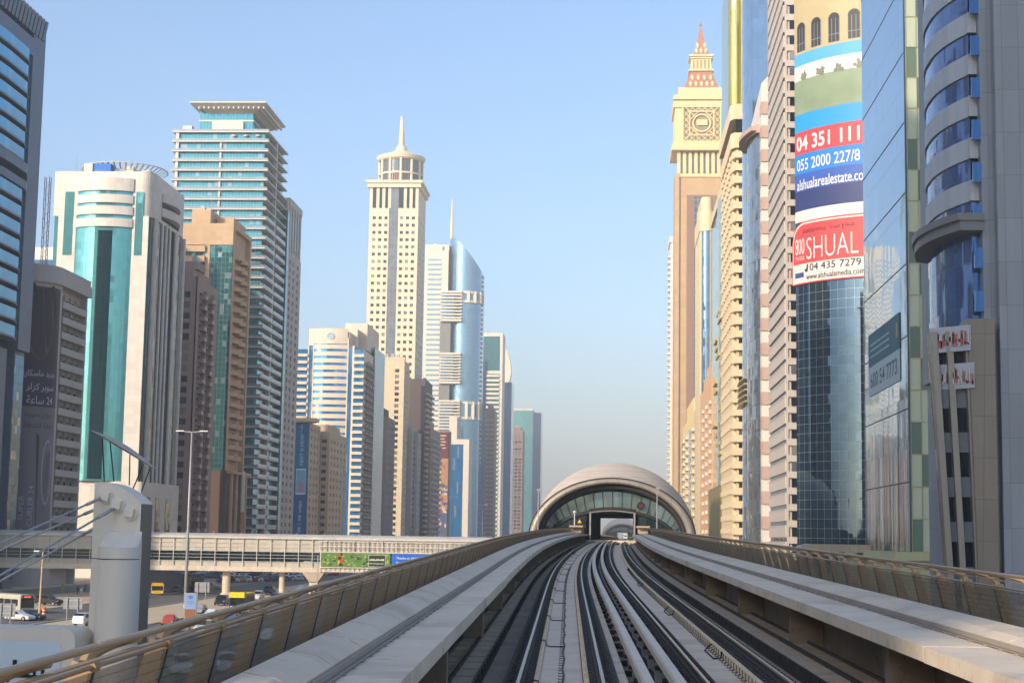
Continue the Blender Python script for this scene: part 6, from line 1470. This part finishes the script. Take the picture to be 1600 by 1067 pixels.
mb = MB(); hw = [(hx0+(hx1-hx0)*(.5-.5*math.cos(math.pi*k/20)), -.30-.62*math.sin(math.pi*k/20)) for k in range(21)]
mb.prism([(hx0+.02, -.005)]+hw+[(hx1-.02, -.005)], 0, zh1); m2 = [(hx0+(hx1-hx0)*(.08+.9*k/20), -.01) for k in range(21)]
mb.add([(x, y, zh1+.001) for x, y in hw]+[(x, y, zh0) for x, y in m2], [(i, i+1, 22+i, 21+i) for i in range(20)])
mb.add([(*hw[0], zh1), (hx0+.02, -.005, zh1), (*m2[0], zh0)], [(0, 2, 1)]); mb.add([(*hw[-1], zh1), (hx1-.02, -.005, zh1), (*m2[-1], zh0)], [(0, 1, 2)])
mb.build('front_fairing', m_mast, t)
mb = MB(); mb.add([(Wm+.006, .02, 0), (Wm+.006, dm-.02, 0), (Wm+.006, dm-.02, zt1-.02), (Wm+.006, .02, zt1-.02), (Wm-.2, .02, 0), (Wm-.2, dm-.02, 0), (Wm-.2, dm-.02, zt1-.02), (Wm-.2, .02, zt1-.02)], [(0, 1, 2, 3)]); mb.build('side_shade', dif('brown grey side shade', '7d756b', .6, var=.1, sc=.5, streak=.15), t)  # sheet over the shaft's right side, its shade put into the colour
mb = MB(); zj = Zp(180, 872, DM); mb.band([(x-.0, y-.012) for x, y in hw], [(x, y+.05) for x, y in hw], zj-.02, zj); mb.box(-.004, Wm+.004, -.004, dm+.004, zj-.02, zj); mb.build('joint_line', m_black, t)
mb = MB(); zq = Zp(180, 960, DM)
mb.band([(x-.0, y-.006) for x, y in hw], [(x, y+.05) for x, y in hw], zq-.012, zq); mb.build('seam', m_white, t)
anchors = [(166, 775), (184, 788), (204, 801)]
for px, py in anchors:
    p = at(px, py, DM); mb = MB()
    mb.lathe([(.0, .0), (.22, .0), (.22, .05), (.0, .06)], 20); mb.v = [(x, -z, y) for x, y, z in mb.v]
    s_ = .14; mb.add([(-s_, -.06, -s_*.6), (s_*.7, -.06, -s_), (s_, -.06, s_*.7), (-s_*.8, -.06, s_*.8), (-s_, -.2, -s_*.6), (s_*.7, -.2, -s_), (s_, -.2, s_*.7), (-s_*.8, -.2, s_*.8)], [(4, 5, 6, 7), (0, 1, 5, 4), (1, 2, 6, 5), (2, 3, 7, 6), (3, 0, 4, 7)])
    mb.build('anchor_block', m_mast, t, (p.x-a.x, -.002, p.z))
cabs = [((158, 778, DM-.15), (-40, 866, DM-3)), ((155, 793, DM+dm+.2), (-40, 876, DM+2)), ((178, 794, DM-.15), (-40, 922, DM-3)), ((153, 822, DM+dm+.2), (-40, 930, DM+2))]
for c0, c1 in cabs:
    p, q = at(*c0), at(*c1); d_ = (q-p); q2 = p+d_*2.2; o_ = Vector((a.x, DM, 0))
    mb = MB(); mb.tube([p-o_, q2-o_], .032, 8); mb.tube([p-o_, p+d_*.12-o_], .05, 8); mb.build('stay_cable', m_grey_metal, t, smooth=True)
bl = at(142, 672, DM+.4)-Vector((a.x, DM, 0)); br = at(247, 735, DM+.4)-Vector((a.x, DM, 0))
mb = MB(); rg = []
for i in range(15):
    q = i/14; c = bl+(br-bl)*q; w_ = .17*math.sin(math.pi*q)**.8+.005; th = .07*math.sin(math.pi*q)+.004; sag = Vector((0, 0, .10*math.sin(math.pi*q)))
    rg.append([c+sag+Vector((0, -w_, -th*.6)), c+sag+Vector((0, 0, th)), c+sag+Vector((0, w_, -th*.6)), c+sag+Vector((0, 0, -th*1.6))])
mb.rings(rg, 0, True); mb.build('leaf_blade', dif('blade grey', 'aaa49c', .5, var=.08), t)
for (p0, p1) in (((160, 685), (163, 752)), ((172, 690), (178, 752)), ((203, 710), (202, 758)), ((224, 725), (208, 763)), ((234, 732), (221, 768))):
    mb = MB(); mb.tube([at(*p0, DM+.4)-Vector((a.x, DM, 0)), at(*p1, DM+.4)-Vector((a.x, DM, 0))], .02, 6); mb.build('blade_rod', m_dark_metal, t)
# the billboard box hung beside the mast
c0 = at(118, 982, DM-1.5); t = thing('billboard', 'grey-framed pale blue billboard with black Arabic strokes at the lower left', 'billboard', (c0.x, DM-1.5, 0))
zt = c0.z; Wq = 7.0; Hq = 3.6; rd = .28
o_ = [(-Wq, zt-Hq), (-Wq, zt)]+[(-rd+rd*math.sin(R(90*k/6)), zt-rd+rd*math.cos(R(90*k/6))) for k in range(7)]+[(0, zt-Hq)]
n = len(o_); mb = MB(); mb.add([(x, 0, z) for x, z in o_]+[(x, 1.6, z) for x, z in o_], [tuple(range(n)), tuple(range(n, 2*n))[::-1]]+[((i+1) % n, i, n+i, n+(i+1) % n) for i in range(n)]); mb.build('frame', m_mast, t)
ins = .36; r2 = .16; x1 = -ins; z1 = zt-.34
o2 = [(-Wq+.3, zt-Hq+.3), (-Wq+.3, z1)]+[(x1-r2+r2*math.sin(R(90*k/6)), z1-r2+r2*math.cos(R(90*k/6))) for k in range(7)]+[(x1, zt-Hq+.3)]
mb = MB(); mb.add([(x, -.03, z) for x, z in o2], [tuple(range(len(o2)))]); mb.build('poster', dif('pale blue poster', 'cfdce2', .4, var=.03), t)
def sx(px, py): p = at(px, py, DM-1.53); return p.x-c0.x, p.z
mb = MB()
for q0, q1, q2, q3 in ((20.5, 1030, 25.5, 1056), (20, 1053, 69, 1058.5), (64.5, 1043, 69, 1056), (52, 1046, 56, 1055), (41, 1046.5, 45, 1055)):
    xa, za = sx(q0, q1); xb, zb = sx(q2, q3); mb.box(xa, xb, -.06, -.04, zb, za)
xa, za = sx(12, 1062); blob(xa, za, .06, .055, -.06, 10, 0, mb); mb.build('lettering', m_black, t)
pb = at(146, 990, DM); t = thing('gantry_beam', 'grey gantry beam joining the billboard to the mast', 'beam', (pb.x, DM, 0))
mb = MB(); zz_ = Zp(130, 982, DM); mb.box(-9, .05, .1, 1.0, zz_-.36, zz_); mb.box(-9, .05, .25, .9, zz_-.95, zz_-.5); mb.box(-.9, -.6, .3, .8, zz_-.5, zz_-.36); mb.build('girder', m_mast, t)
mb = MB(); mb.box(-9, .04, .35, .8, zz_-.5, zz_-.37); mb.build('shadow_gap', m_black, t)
# ---------------------------------------------------------------- street furniture
for k, Y in enumerate((280, 435, 585, 740, 915, 1150)):
    lamp_twin(['tall twin-armed street lamp nearest the stay mast', 'second tall twin-armed street lamp, before the white ribbon-window tower', 'third twin-armed street lamp, below the spire tower', 'fourth twin-armed street lamp, before the pictured billboard', 'fifth twin-armed street lamp, before the striped white tower', 'farthest twin-armed street lamp, near the station arch'][k], Xp(299.5-0, 680, 280)+.0 if k == 0 else -72.3, Y, 0, 30.3, 2.5, 'twin-armed lamps along the highway')
g_ = Gp(496, 955); b_ = at(496, 905, 262); h = Zp(496, 868, 262)
t = thing('street_lamp', 'single-armed grey street lamp in front of the framed jungle picture', 'street lamp', (b_.x, 262, 0))
mb = MB(); mb.tube([(0, 0, 0), (0, 0, h)], [.14, .07], 8); mb.tube([(0, 0, h-1.2), (-.9, 0, h-1.1), (-1.2, 0, h-1.1)], .05, 6); mb.build('pole', m_grey_metal, t)
mb = MB(); mb.taper([(-2.3, -.2), (-.9, -.12), (-.9, .12), (-2.3, .2)], h-1.15, [(-2.2, -.15), (-1.0, -.1), (-1.0, .1), (-2.2, .15)], h-.9); mb.build('lamp_head', m_grey_metal, t)
g_ = Gp(61, 962); t = thing('street_lamp', 'sunlit cream lamp pole left of the mast by the orange barrel', 'street lamp', (g_.x, g_.y, 0))
h = Zp(64, 861, g_.y); mb = MB(); mb.tube([(0, 0, 0), (.12, 0, h)], [.17, .09], 8); mb.build('pole', dif('cream pole', 'c7ab82', .6), t); mb = MB(); mb.taper([(-1.3, -.15), (.1, -.1), (.1, .1), (-1.3, .15)], h-.05, [(-1.2, -.1), (.0, -.06), (.0, .06), (-1.2, .1)], h+.12); mb.build('lamp_head', m_white, t)
g_ = Gp(68.5, 962); t = thing('barrel', 'orange safety barrel at the foot of the cream lamp pole', 'barrel', (g_.x, g_.y, 0))
m_or = dif('safety orange', 'd2622c', .55); mb = MB(); mb.lathe([(.26, 0), (.3, .06), (.28, .6), (.3, .66), (.28, 1.2), (.18, 1.3), (0, 1.3)], 14); mb.build('body', m_or, t); mb = MB(); mb.lathe([(.305, .3), (.305, .45)], 14); mb.lathe([(.305, .8), (.305, .95)], 14); mb.build('reflective_band', m_white, t)
m_signb = dif('sign back grey', '85868a', .5, metal=.3, var=.06)
for lab, x0_, x1_, y0_, y1_, yb in (('grey back of a road sign at the left edge beside the white cars', -6, 22, 942, 963, 979), ('grey back of a road sign left of the stay mast', 97, 127, 933, 951, 975), ('grey back of a road sign right of the stay mast, by the tall lamp', 303, 326, 909, 925, 945)):
    g_ = Gp((x0_+x1_)/2, yb); Y = g_.y; t = thing('road_sign', lab, 'road sign', (g_.x, Y, 0), 0, 'road signs seen from behind')
    w_ = Xp(x1_, yb, Y)-Xp(x0_, yb, Y); za, zb = Zp(x0_+10, y1_, Y), Zp(x0_+10, y0_, Y)
    mb = MB(); mb.box(-w_/2, w_/2, .1, .16, za, zb); mb.build('panel', m_signb, t)
    mb = MB(); 
    for z in (za+.25*(zb-za), za+.75*(zb-za)): mb.box(-w_/2, w_/2, .03, .09, z-.05, z+.05)
    mb.build('stiffener', m_grey_metal, t)
    for s in (-.27, .27): mb = MB(); mb.tube([(s*w_, -.05, 0), (s*w_, -.05, zb-.1)], .07, 8); mb.build('post', m_grey_metal, t)
g_ = Gp(296, 984); Y = g_.y; t = thing('advertising_totem', 'upright roadside totem with a pale blue crest poster over a brown food picture', 'totem', (g_.x, Y, 0))
w_ = Xp(306, 950, Y)-Xp(287, 950, Y); za, zb = Zp(296, 972, Y), Zp(296, 926, Y)
mb = MB(); mb.box(-w_/2, w_/2, 0, .3, za, zb); mb.tube([(-w_*.2, .15, 0), (-w_*.2, .15, za)], .09, 8); mb.tube([(w_*.2, .15, 0), (w_*.2, .15, za)], .09, 8); mb.build('case', m_grey_metal, t)
ct = [dif('totem pale blue', '7f9ac4', .5, var=.05), dif('totem brown food', '8a5a36', .5, var=.5, sc=2.5, fine=9), dif('totem navy', '4a5f92', .5)]
mb = MB(); mb.box(-w_/2+.08, w_/2-.08, -.03, -.005, za+(zb-za)*.45, zb-.08, 0); mb.box(-w_/2+.08, w_/2-.08, -.03, -.005, za+.08, za+(zb-za)*.448, 1); mb.build('poster', ct, t)
mb = MB()
for k in range(20): q = 2*math.pi*k/20; blob(.32*math.cos(q)*w_*.6, zb-(zb-za)*.14+.22*math.sin(q)*w_*.6, .05, .05, -.05, 6, 2, mb)
blob(0, zb-(zb-za)*.14, .1*w_, .09*w_, -.05, 10, 2, mb); mb.box(-w_*.28, w_*.28, -.05, -.04, zb-(zb-za)*.30, zb-(zb-za)*.28, 2); mb.box(-w_*.24, w_*.24, -.05, -.04, zb-(zb-za)*.37, zb-(zb-za)*.35, 2); mb.build('crest', ct, t)
# low railing along the carriageway edge
t = thing('fence', 'low dark roadside fence of thin upright bars behind the viaduct railing', 'fence', (-21.5, 150, 0))
mb = MB()
for k in range(190): mb.box(-.03, .03, k*.5, k*.5+.06, 0, 1.1)
mb.box(-.03, .03, 0, 95, 1.1, 1.16); mb.build('bars', m_dark_metal, t)
# ---------------------------------------------------------------- vehicles
m_tyre = dif('tyre rubber', '191919', .85); m_cgl = dif('tinted car glass', '151b20', .08, spec=.8, var=.05); m_lamp = dif('headlight lens', 'd5d8d8', .15, spec=.7); m_tail = dif('tail light', '7a1512', .25); m_rim = dif('alloy rim', '9a9b9c', .35, metal=.6)
PAINT = {k: dif('car paint '+k, h, .28, metal=.15, var=.03, spec=.6) for k, h in (('white', 'd5d5d3'), ('silver', '9a9da0'), ('dark blue', '1f2a3d'), ('black', '1d1d20'), ('red', '8e2320'), ('orange red', 'b8492c'), ('blue grey', '536b85'), ('sand', 'a89a82'), ('grey', '5d6166'), ('yellow', 'd9a91c'))}
def body_loft(secs):
    """sections along the car: (y, half width low, half width top, z low, z belt, z top)"""
    mb = MB(); rg = []
    for y, wl, wt, zl, zb_, zt_ in secs:
        rg.append([(-wl*.92, y, zl), (-wl, y, zl+.18), (-wl, y, zb_), (-wt, y, zt_-.06), (-wt*.8, y, zt_), (wt*.8, y, zt_), (wt, y, zt_-.06), (wl, y, zb_), (wl, y, zl+.18), (wl*.92, y, zl)])
    mb.rings(rg, 0, True); mb.add(rg[0], [tuple(range(10))]); mb.add(rg[-1], [tuple(range(10))[::-1]]); return mb
CARS = {}
def car(kind, paint, lab, x, y, rz=0, group=None):
    """front faces -Y"""
    key = (kind, paint)
    if key in CARS:
        t = copy_tree(CARS[key]); t.location = (x, y, .012); t.rotation_euler = (0, 0, rz); tag(t, lab, 'car', group); return t
    t = thing('parked_car' if group and 'parked' in group else 'car', lab, 'car', (x, y, .012), rz, group)
    if kind == 'sedan':
        L, wd, zb_, secs = 4.5, .88, .78, [(-2.25, .72, .6, .3, .5, .58), (-2.1, .82, .74, .22, .62, .72), (-1.1, .88, .78, .2, .78, .9), (-.55, .88, .74, .2, .84, 1.05), (.0, .88, .64, .2, .86, 1.42), (.9, .88, .64, .2, .88, 1.44), (1.55, .88, .72, .2, .9, 1.1), (2.1, .84, .74, .24, .86, .98), (2.25, .74, .64, .34, .74, .84)]
        gl = [(-.62, .02, .92, 1.38, .70, .60), (.95, 1.52, 1.40, 1.12, .6, .68)]; sidez = (.93, 1.33, -.2, 1.1, .87, .68)
    else:
        L, wd, zb_, secs = 4.9, .96, 1.0, [(-2.4, .8, .7, .38, .7, .8), (-2.25, .92, .86, .3, .86, .98), (-1.2, .96, .88, .28, 1.02, 1.14), (-.85, .96, .86, .28, 1.06, 1.2), (-.25, .96, .74, .28, 1.08, 1.76), (1.7, .96, .74, .28, 1.1, 1.8), (2.25, .95, .8, .3, 1.08, 1.45), (2.4, .88, .78, .4, .95, 1.1)]
        gl = [(-.84, -.25, 1.2, 1.72, .82, .70), (1.78, 2.27, 1.74, 1.42, .70, .76)]; sidez = (1.16, 1.66, -.3, 1.75, .95, .78)
    body_loft(secs).build('body', PAINT[paint], t, smooth=False)
    (ya, yb_, za, zb2, wa, wb), (yc, yd, zc2, zd, wc, wd2) = gl
    mb = MB(); mb.add([(-wa, ya-.04, za+.02), (wa, ya-.04, za+.02), (wb, yb_-.05, zb2), (-wb, yb_-.05, zb2)], [(0, 1, 2, 3)]); mb.build('windscreen', m_cgl, t)
    mb = MB(); mb.add([(-wc, yc+.04, zc2), (wc, yc+.04, zc2), (wd2, yd+.05, zd), (-wd2, yd+.05, zd)], [(0, 3, 2, 1)]); mb.build('rear_window', m_cgl, t)
    z1_, z2_, y1_, y2_, w1, w2 = sidez
    for s in (-1, 1):
        mb = MB(); mb.add([(s*(w1+.02), y1_-.35, z1_), (s*(w1+.02), y2_+.15, z1_), (s*(w2+.02), y2_-.1, z2_), (s*(w2+.02), y1_+.15, z2_)], [(0, 1, 2, 3) if s > 0 else (0, 3, 2, 1)]); mb.build('side_window', m_cgl, t)
        for y_ in (-L*.30, L*.30):
            w0 = MB(); w0.lathe([(.2, -.1), (.33, -.1), (.35, -.05), (.35, .05), (.33, .1), (.2, .1)], 14); w0.v = [(z+s*(wd-.08), x+y_, y__+.33) for x, y__, z in w0.v]; wo = w0.build('wheel', m_tyre, t)
            r0_ = MB(); r0_.lathe([(0, .02), (.2, .03), (.2, .06)], 10); r0_.v = [(s*(z+wd-.04), x+y_, y__+.33) for x, y__, z in r0_.v]; r0_.build('rim', m_rim, wo)
        f = secs[1]; mb = MB(); mb.box(s*f[1]*.55, s*f[1]*.95, f[0]-.12, f[0]+.08, f[4]-.18, f[4]-.02); mb.build('headlight', m_lamp, t)
        f = secs[-2]; mb = MB(); mb.box(s*f[1]*.6, s*f[1]*.97, f[0]-.05, f[0]+.13, f[4]-.2, f[4]-.02); mb.build('tail_light', m_tail, t)
    CARS[key] = t; return t
MG = 'cars driving on the highway'
for kind, paint, lab, px, py, rz in (
    ('suv', 'black', 'dark four-wheel drive ahead of the yellow-topped bus', 346, 945, .05),
    ('suv', 'white', 'white pickup-like car right behind the yellow-topped bus', 402, 937, 0),
    ('suv', 'dark blue', 'dark blue car beyond the white one on the highway', 420, 928, 0),
    ('suv', 'blue grey', 'blue-grey van-like car half hidden by the handrail', 431, 941, 0),
    ('sedan', 'orange red', 'orange-red saloon right of the stay mast', 265, 976, .08),
    ('sedan', 'blue grey', 'blue-grey saloon between the handrail and the lower rail', 363, 972, .05),
    ('sedan', 'white', 'white saloon beside the food totem', 330, 966, .05),
    ('sedan', 'dark blue', 'dark blue saloon below the orange-red one', 272, 997, .05),
    ('sedan', 'white', 'nearest white saloon at the left edge beside the sign back', 31, 969, 1.2),
    ('sedan', 'dark blue', 'dark saloon right of the nearest white one at the left edge', 48, 968, 1.2),
    ('suv', 'white', 'white car emerging from behind the stay mast', 136, 977, 2.9),
    ('suv', 'black', 'dark pickup near the cream lamp pole', 76, 945, 1.3),
    ('suv', 'white', 'white estate seen through the mesh railing, nearest of all', 282, 1053, .3),
    ('suv', 'white', 'white estate seen through the mesh railing, second', 355, 1050, .2),
    ('sedan', 'silver', 'silver saloon seen through the mesh railing, farther right', 480, 985, .1),
    ('sedan', 'white', 'white saloon far up the highway beyond the bus', 470, 924, 0),
    ('sedan', 'silver', 'silver saloon behind the food totem', 312, 958, .05),
    ('suv', 'white', 'white four-wheel drive in the lane beside the tall lamp', 318, 990, .05),
    ('sedan', 'grey', 'grey saloon seen just over the lower rail', 385, 958, .05),
    ('sedan', 'red', 'dark red saloon seen over the handrail far up the highway', 455, 934, .03),
    ('sedan', 'white', 'white saloon in the near lane seen through the mesh', 420, 1000, .1),
    ('suv', 'silver', 'silver four-wheel drive on the side road beyond the sign backs', 215, 934, 1.3),
    ('sedan', 'grey', 'grey saloon on the side road left of the school bus', 280, 925, 1.3),
    ('suv', 'sand', 'sand-coloured car on the side road under the footbridge', 330, 921, 1.4),
    ('sedan', 'grey', 'grey saloon far up the highway, farthest right', 520, 912, 0)):
    g_ = Gp(px, py); car(kind, paint, lab, g_.x, g_.y, rz, MG)
PG = 'cars parked beyond the footbridge'
rr = random.Random(12)
pcols = ['white', 'silver', 'dark blue', 'white', 'blue grey', 'grey', 'red', 'sand', 'white', 'silver', 'black', 'dark blue']
def plab(p, k): return '%s car parked beyond the footbridge, %s' % (p, k)
n_ = 0
for row, (py, a0, a1, n) in enumerate(((910, 352, 470, 14), (903, 290, 470, 18), (899, 300, 520, 16))):
    for k in range(n):
        px = a0+(a1-a0)*k/(n-1)+rr.uniform(-1, 1); g_ = Gp(px, py-(k*.25 if row == 0 else 0)); p = 'red' if (row, k) == (0, 4) else 'white' if (row, k) == (0, 5) else 'blue grey' if row == 0 and k in (6, 8, 10) else rr.choice(pcols)
        car(rr.choice(('sedan', 'sedan', 'suv')), p, '%s car parked in the %s row beyond the footbridge' % (p, ('front', 'middle', 'back')[row]), g_.x, g_.y, -.9+rr.uniform(-.05, .05), PG+', '+('front', 'middle', 'back')[row]+' row, '+p)
def bus(lab, px, py, rz, base, roof, L=10.5, H=3.1, stripe=None, sign=False):
    g_ = Gp(px, py); t = thing('bus', lab, 'bus', (g_.x, g_.y, .012), rz)
    mb = MB(); pr = [(-1.2, .35), (-1.25, .9), (-1.25, H-.35), (-1.1, H-.05), (-.8, H), (.8, H), (1.1, H-.05), (1.25, H-.35), (1.25, .9), (1.2, .35)]
    mb.rings([[(x, y, z) for x, z in pr] for y in (-L/2, -L/4, 0, L/4, L/2)], 0, True); mb.add([(x, -L/2, z) for x, z in pr], [tuple(range(10))]); mb.add([(x, L/2, z) for x, z in pr], [tuple(range(10))[::-1]])
    mb.build('body', PAINT[base] if base in PAINT else base, t)
    mb = MB(); mb.box(-1.1, 1.1, -L/2-.03, -L/2-.005, 1.0, H-.6); mb.build('windscreen', m_cgl, t)
    for s in (-1, 1):
        for k in range(5): mb = MB(); y_ = -L/2+.7+k*(L-1)/5; mb.box(s*1.255, s*1.275, y_, y_+(L-1)/5-.15, 1.25, H-.75); mb.build('side_window', m_cgl, t)
        for y_ in (-L*.32, L*.3): mb = MB(); mb.lathe([(.15, -.14), (.46, -.14), (.48, 0), (.46, .14), (.15, .14)], 16); mb.v = [(z+s*1.1, x+y_, q+.48) for x, q, z in mb.v]; mb.build('wheel', m_tyre, t)
        mb = MB(); mb.box(s*.7, s*1.1, -L/2-.05, -L/2-.01, .55, .78); mb.build('headlight', m_lamp, t)
    if roof: mb = MB(); mb.box(-1.28, 1.28, -L/2-.06, -L/2+1.6, H-.55, H+.35); mb.box(-1.28, 1.28, -L/2+1.61, L/2, H-.15, H+.1); mb.build('roof_band', roof, t)
    if sign: mb = MB(); mb.box(-.9, .9, -L/2-.06, -L/2-.035, H-.55, H-.2); o = mb.build('destination_board', m_black, t); mb = MB(); mb.box(-.7, .5, -L/2-.08, -L/2-.065, H-.45, H-.3); mb.build('lit_letters', m_led, o)
    return t
bl_ = NB('amber led letters'); bl_.p.inputs['Emission Color'].default_value = lin('ff5a30'); bl_.p.inputs['Emission Strength'].default_value = 1.2; bl_.p.inputs['Base Color'].default_value = lin('ff5a30'); m_led = bl_.m
bus('yellow-topped black tour bus coming down the highway', 378, 952, .02, 'black', dif('bus yellow', 'dcc522', .4), 9, 2.7)
bus('small yellow school bus right of the stay mast', 246, 929, .25, 'yellow', None, 5.6, 2.5)
bus('cream city bus with an orange destination board at the left edge', 12, 957, .9, dif('bus cream', 'b9b2a4', .4), None, 11.0, 3.0, sign=True)
# ---------------------------------------------------------------- people by the entrance pod
def person(lab, px, py, rz, top, legs, skin='8d6248', bag=False):
    g_ = Gp(px, py)
    V = [(0, 0, .95), (0, 0, 1.2), (0, 0, 1.42), (0, -.01, 1.53), (0, -.03, 1.66), (-.1, 0, .9), (-.11, -.05, .5), (-.12, .05, .08), (-.12, -.1, .04), (.1, 0, .9), (.12, .1, .5), (.12, .2, .1), (.12, .07, .04), (-.2, 0, 1.38), (-.25, .03, 1.12), (-.24, -.1, .9), (.2, 0, 1.38), (.25, -.02, 1.12), (.23, -.12, .9), (0, -.03, 1.75)]
    E_ = [(0, 1), (1, 2), (2, 3), (3, 4), (4, 19), (0, 5), (5, 6), (6, 7), (7, 8), (0, 9), (9, 10), (10, 11), (11, 12), (2, 13), (13, 14), (14, 15), (2, 16), (16, 17), (17, 18)]
    rad = [.15, .16, .15, .06, .10, .1, .075, .045, .04, .1, .075, .045, .04, .07, .05, .035, .07, .05, .035, .07]
    me = bpy.data.meshes.new('person'); me.from_pydata(V, E_, [])
    me.materials.append(top); me.materials.append(legs); me.materials.append(dif('skin', skin, .6))
    o = bpy.data.objects.new('person', me); COL.objects.link(o); o.location = (g_.x, g_.y, .0); o.rotation_euler = (0, 0, rz)
    md = o.modifiers.new('skin', 'SKIN'); pass
    for i, r_ in enumerate(rad):
        sv = me.skin_vertices[0].data[i]; sv.radius = (r_, r_*(.75 if i < 3 else 1)); sv.use_root = (i == 0)
    md.use_smooth_shade = True; o.modifiers.new('sub', 'SUBSURF').levels = 1
    tag(o, lab, 'person'); return o
c_hv, c_dk, c_wh, c_bl = dif('hi-vis cloth', 'b9c42a', .8), dif('dark cloth', '2a2b30', .85), dif('white cloth', 'b9b6b0', .85), dif('blue cloth', '33476a', .85)
for lab, px, py, rz, tp, lg in (('person in a yellow-green work vest standing by the entrance pod', 97, 924, .4, c_hv, c_dk), ('person in dark clothes walking near the pod porch', 121, 929, 1.2, c_dk, c_dk), ('person in a white shirt walking beside the dark-clothed one', 127, 931, .8, c_wh, c_dk), ('person in a blue shirt waiting behind the walkers', 133, 925, 2.0, c_bl, c_dk)):
    person(lab, px, py, rz, tp, lg)
# roof plant: lift rooms, chillers, tanks and aerials on the flat roofs
rr = random.Random(31)
for t in [o for o in COL.objects if o.type == 'EMPTY' and o.get('group') in (GL, GR)]:
    w_ = next((c for c in t.children if c.name.split('.')[0] == 'wall'), None)
    if not w_ or len(w_.data.vertices) < 8: continue
    zs = [v_.co.z for v_ in w_.data.vertices]; zt = max(zs); top = [v_.co for v_ in w_.data.vertices if v_.co.z > zt-.02]
    xa, xb = min(p.x for p in top), max(p.x for p in top); ya, yb = min(p.y for p in top), max(p.y for p in top)
    if xb-xa < 5 or yb-ya < 5 or zt > 300: continue
    for k in range(5):
        mb = MB(); x, y = rr.uniform(xa+1.5, xb-1.5), rr.uniform(ya+1.5, yb-1.5); a, b_, h = rr.uniform(.5, 1.3), rr.uniform(.5, 1.4), rr.uniform(.8, 2.4); mb.box(x-a, x+a, y-b_, y+b_, zt-.05, zt+h); mb.build('roof_unit', m_grey_metal, t)
    for k in range(2):
        mb = MB(); x, y = rr.uniform(xa+1, xb-1), rr.uniform(ya+1, yb-1); mb.tube([(x, y, zt), (x, y, zt+rr.uniform(3, 6))], .07, 5); mb.build('aerial', m_grey_metal, t)
# ---------------------------------------------------------------- haze
hz = bpy.data.materials.new('haze air'); hz.use_nodes = True; ht = hz.node_tree; ht.nodes.clear()
ho = ht.nodes.new('ShaderNodeOutputMaterial'); hv = ht.nodes.new('ShaderNodeVolumePrincipled')
hv.inputs['Color'].default_value = (.95, .955, .90, 1); hv.inputs['Density'].default_value = HAZE; hv.inputs['Anisotropy'].default_value = -.04
ht.links.new(hv.outputs[0], ho.inputs['Volume'])
mb = MB(); mb.box(-9600, 9600, -1700, 14600, -1.6, 345); o = mb.build('haze', hz); o['kind'] = 'stuff'
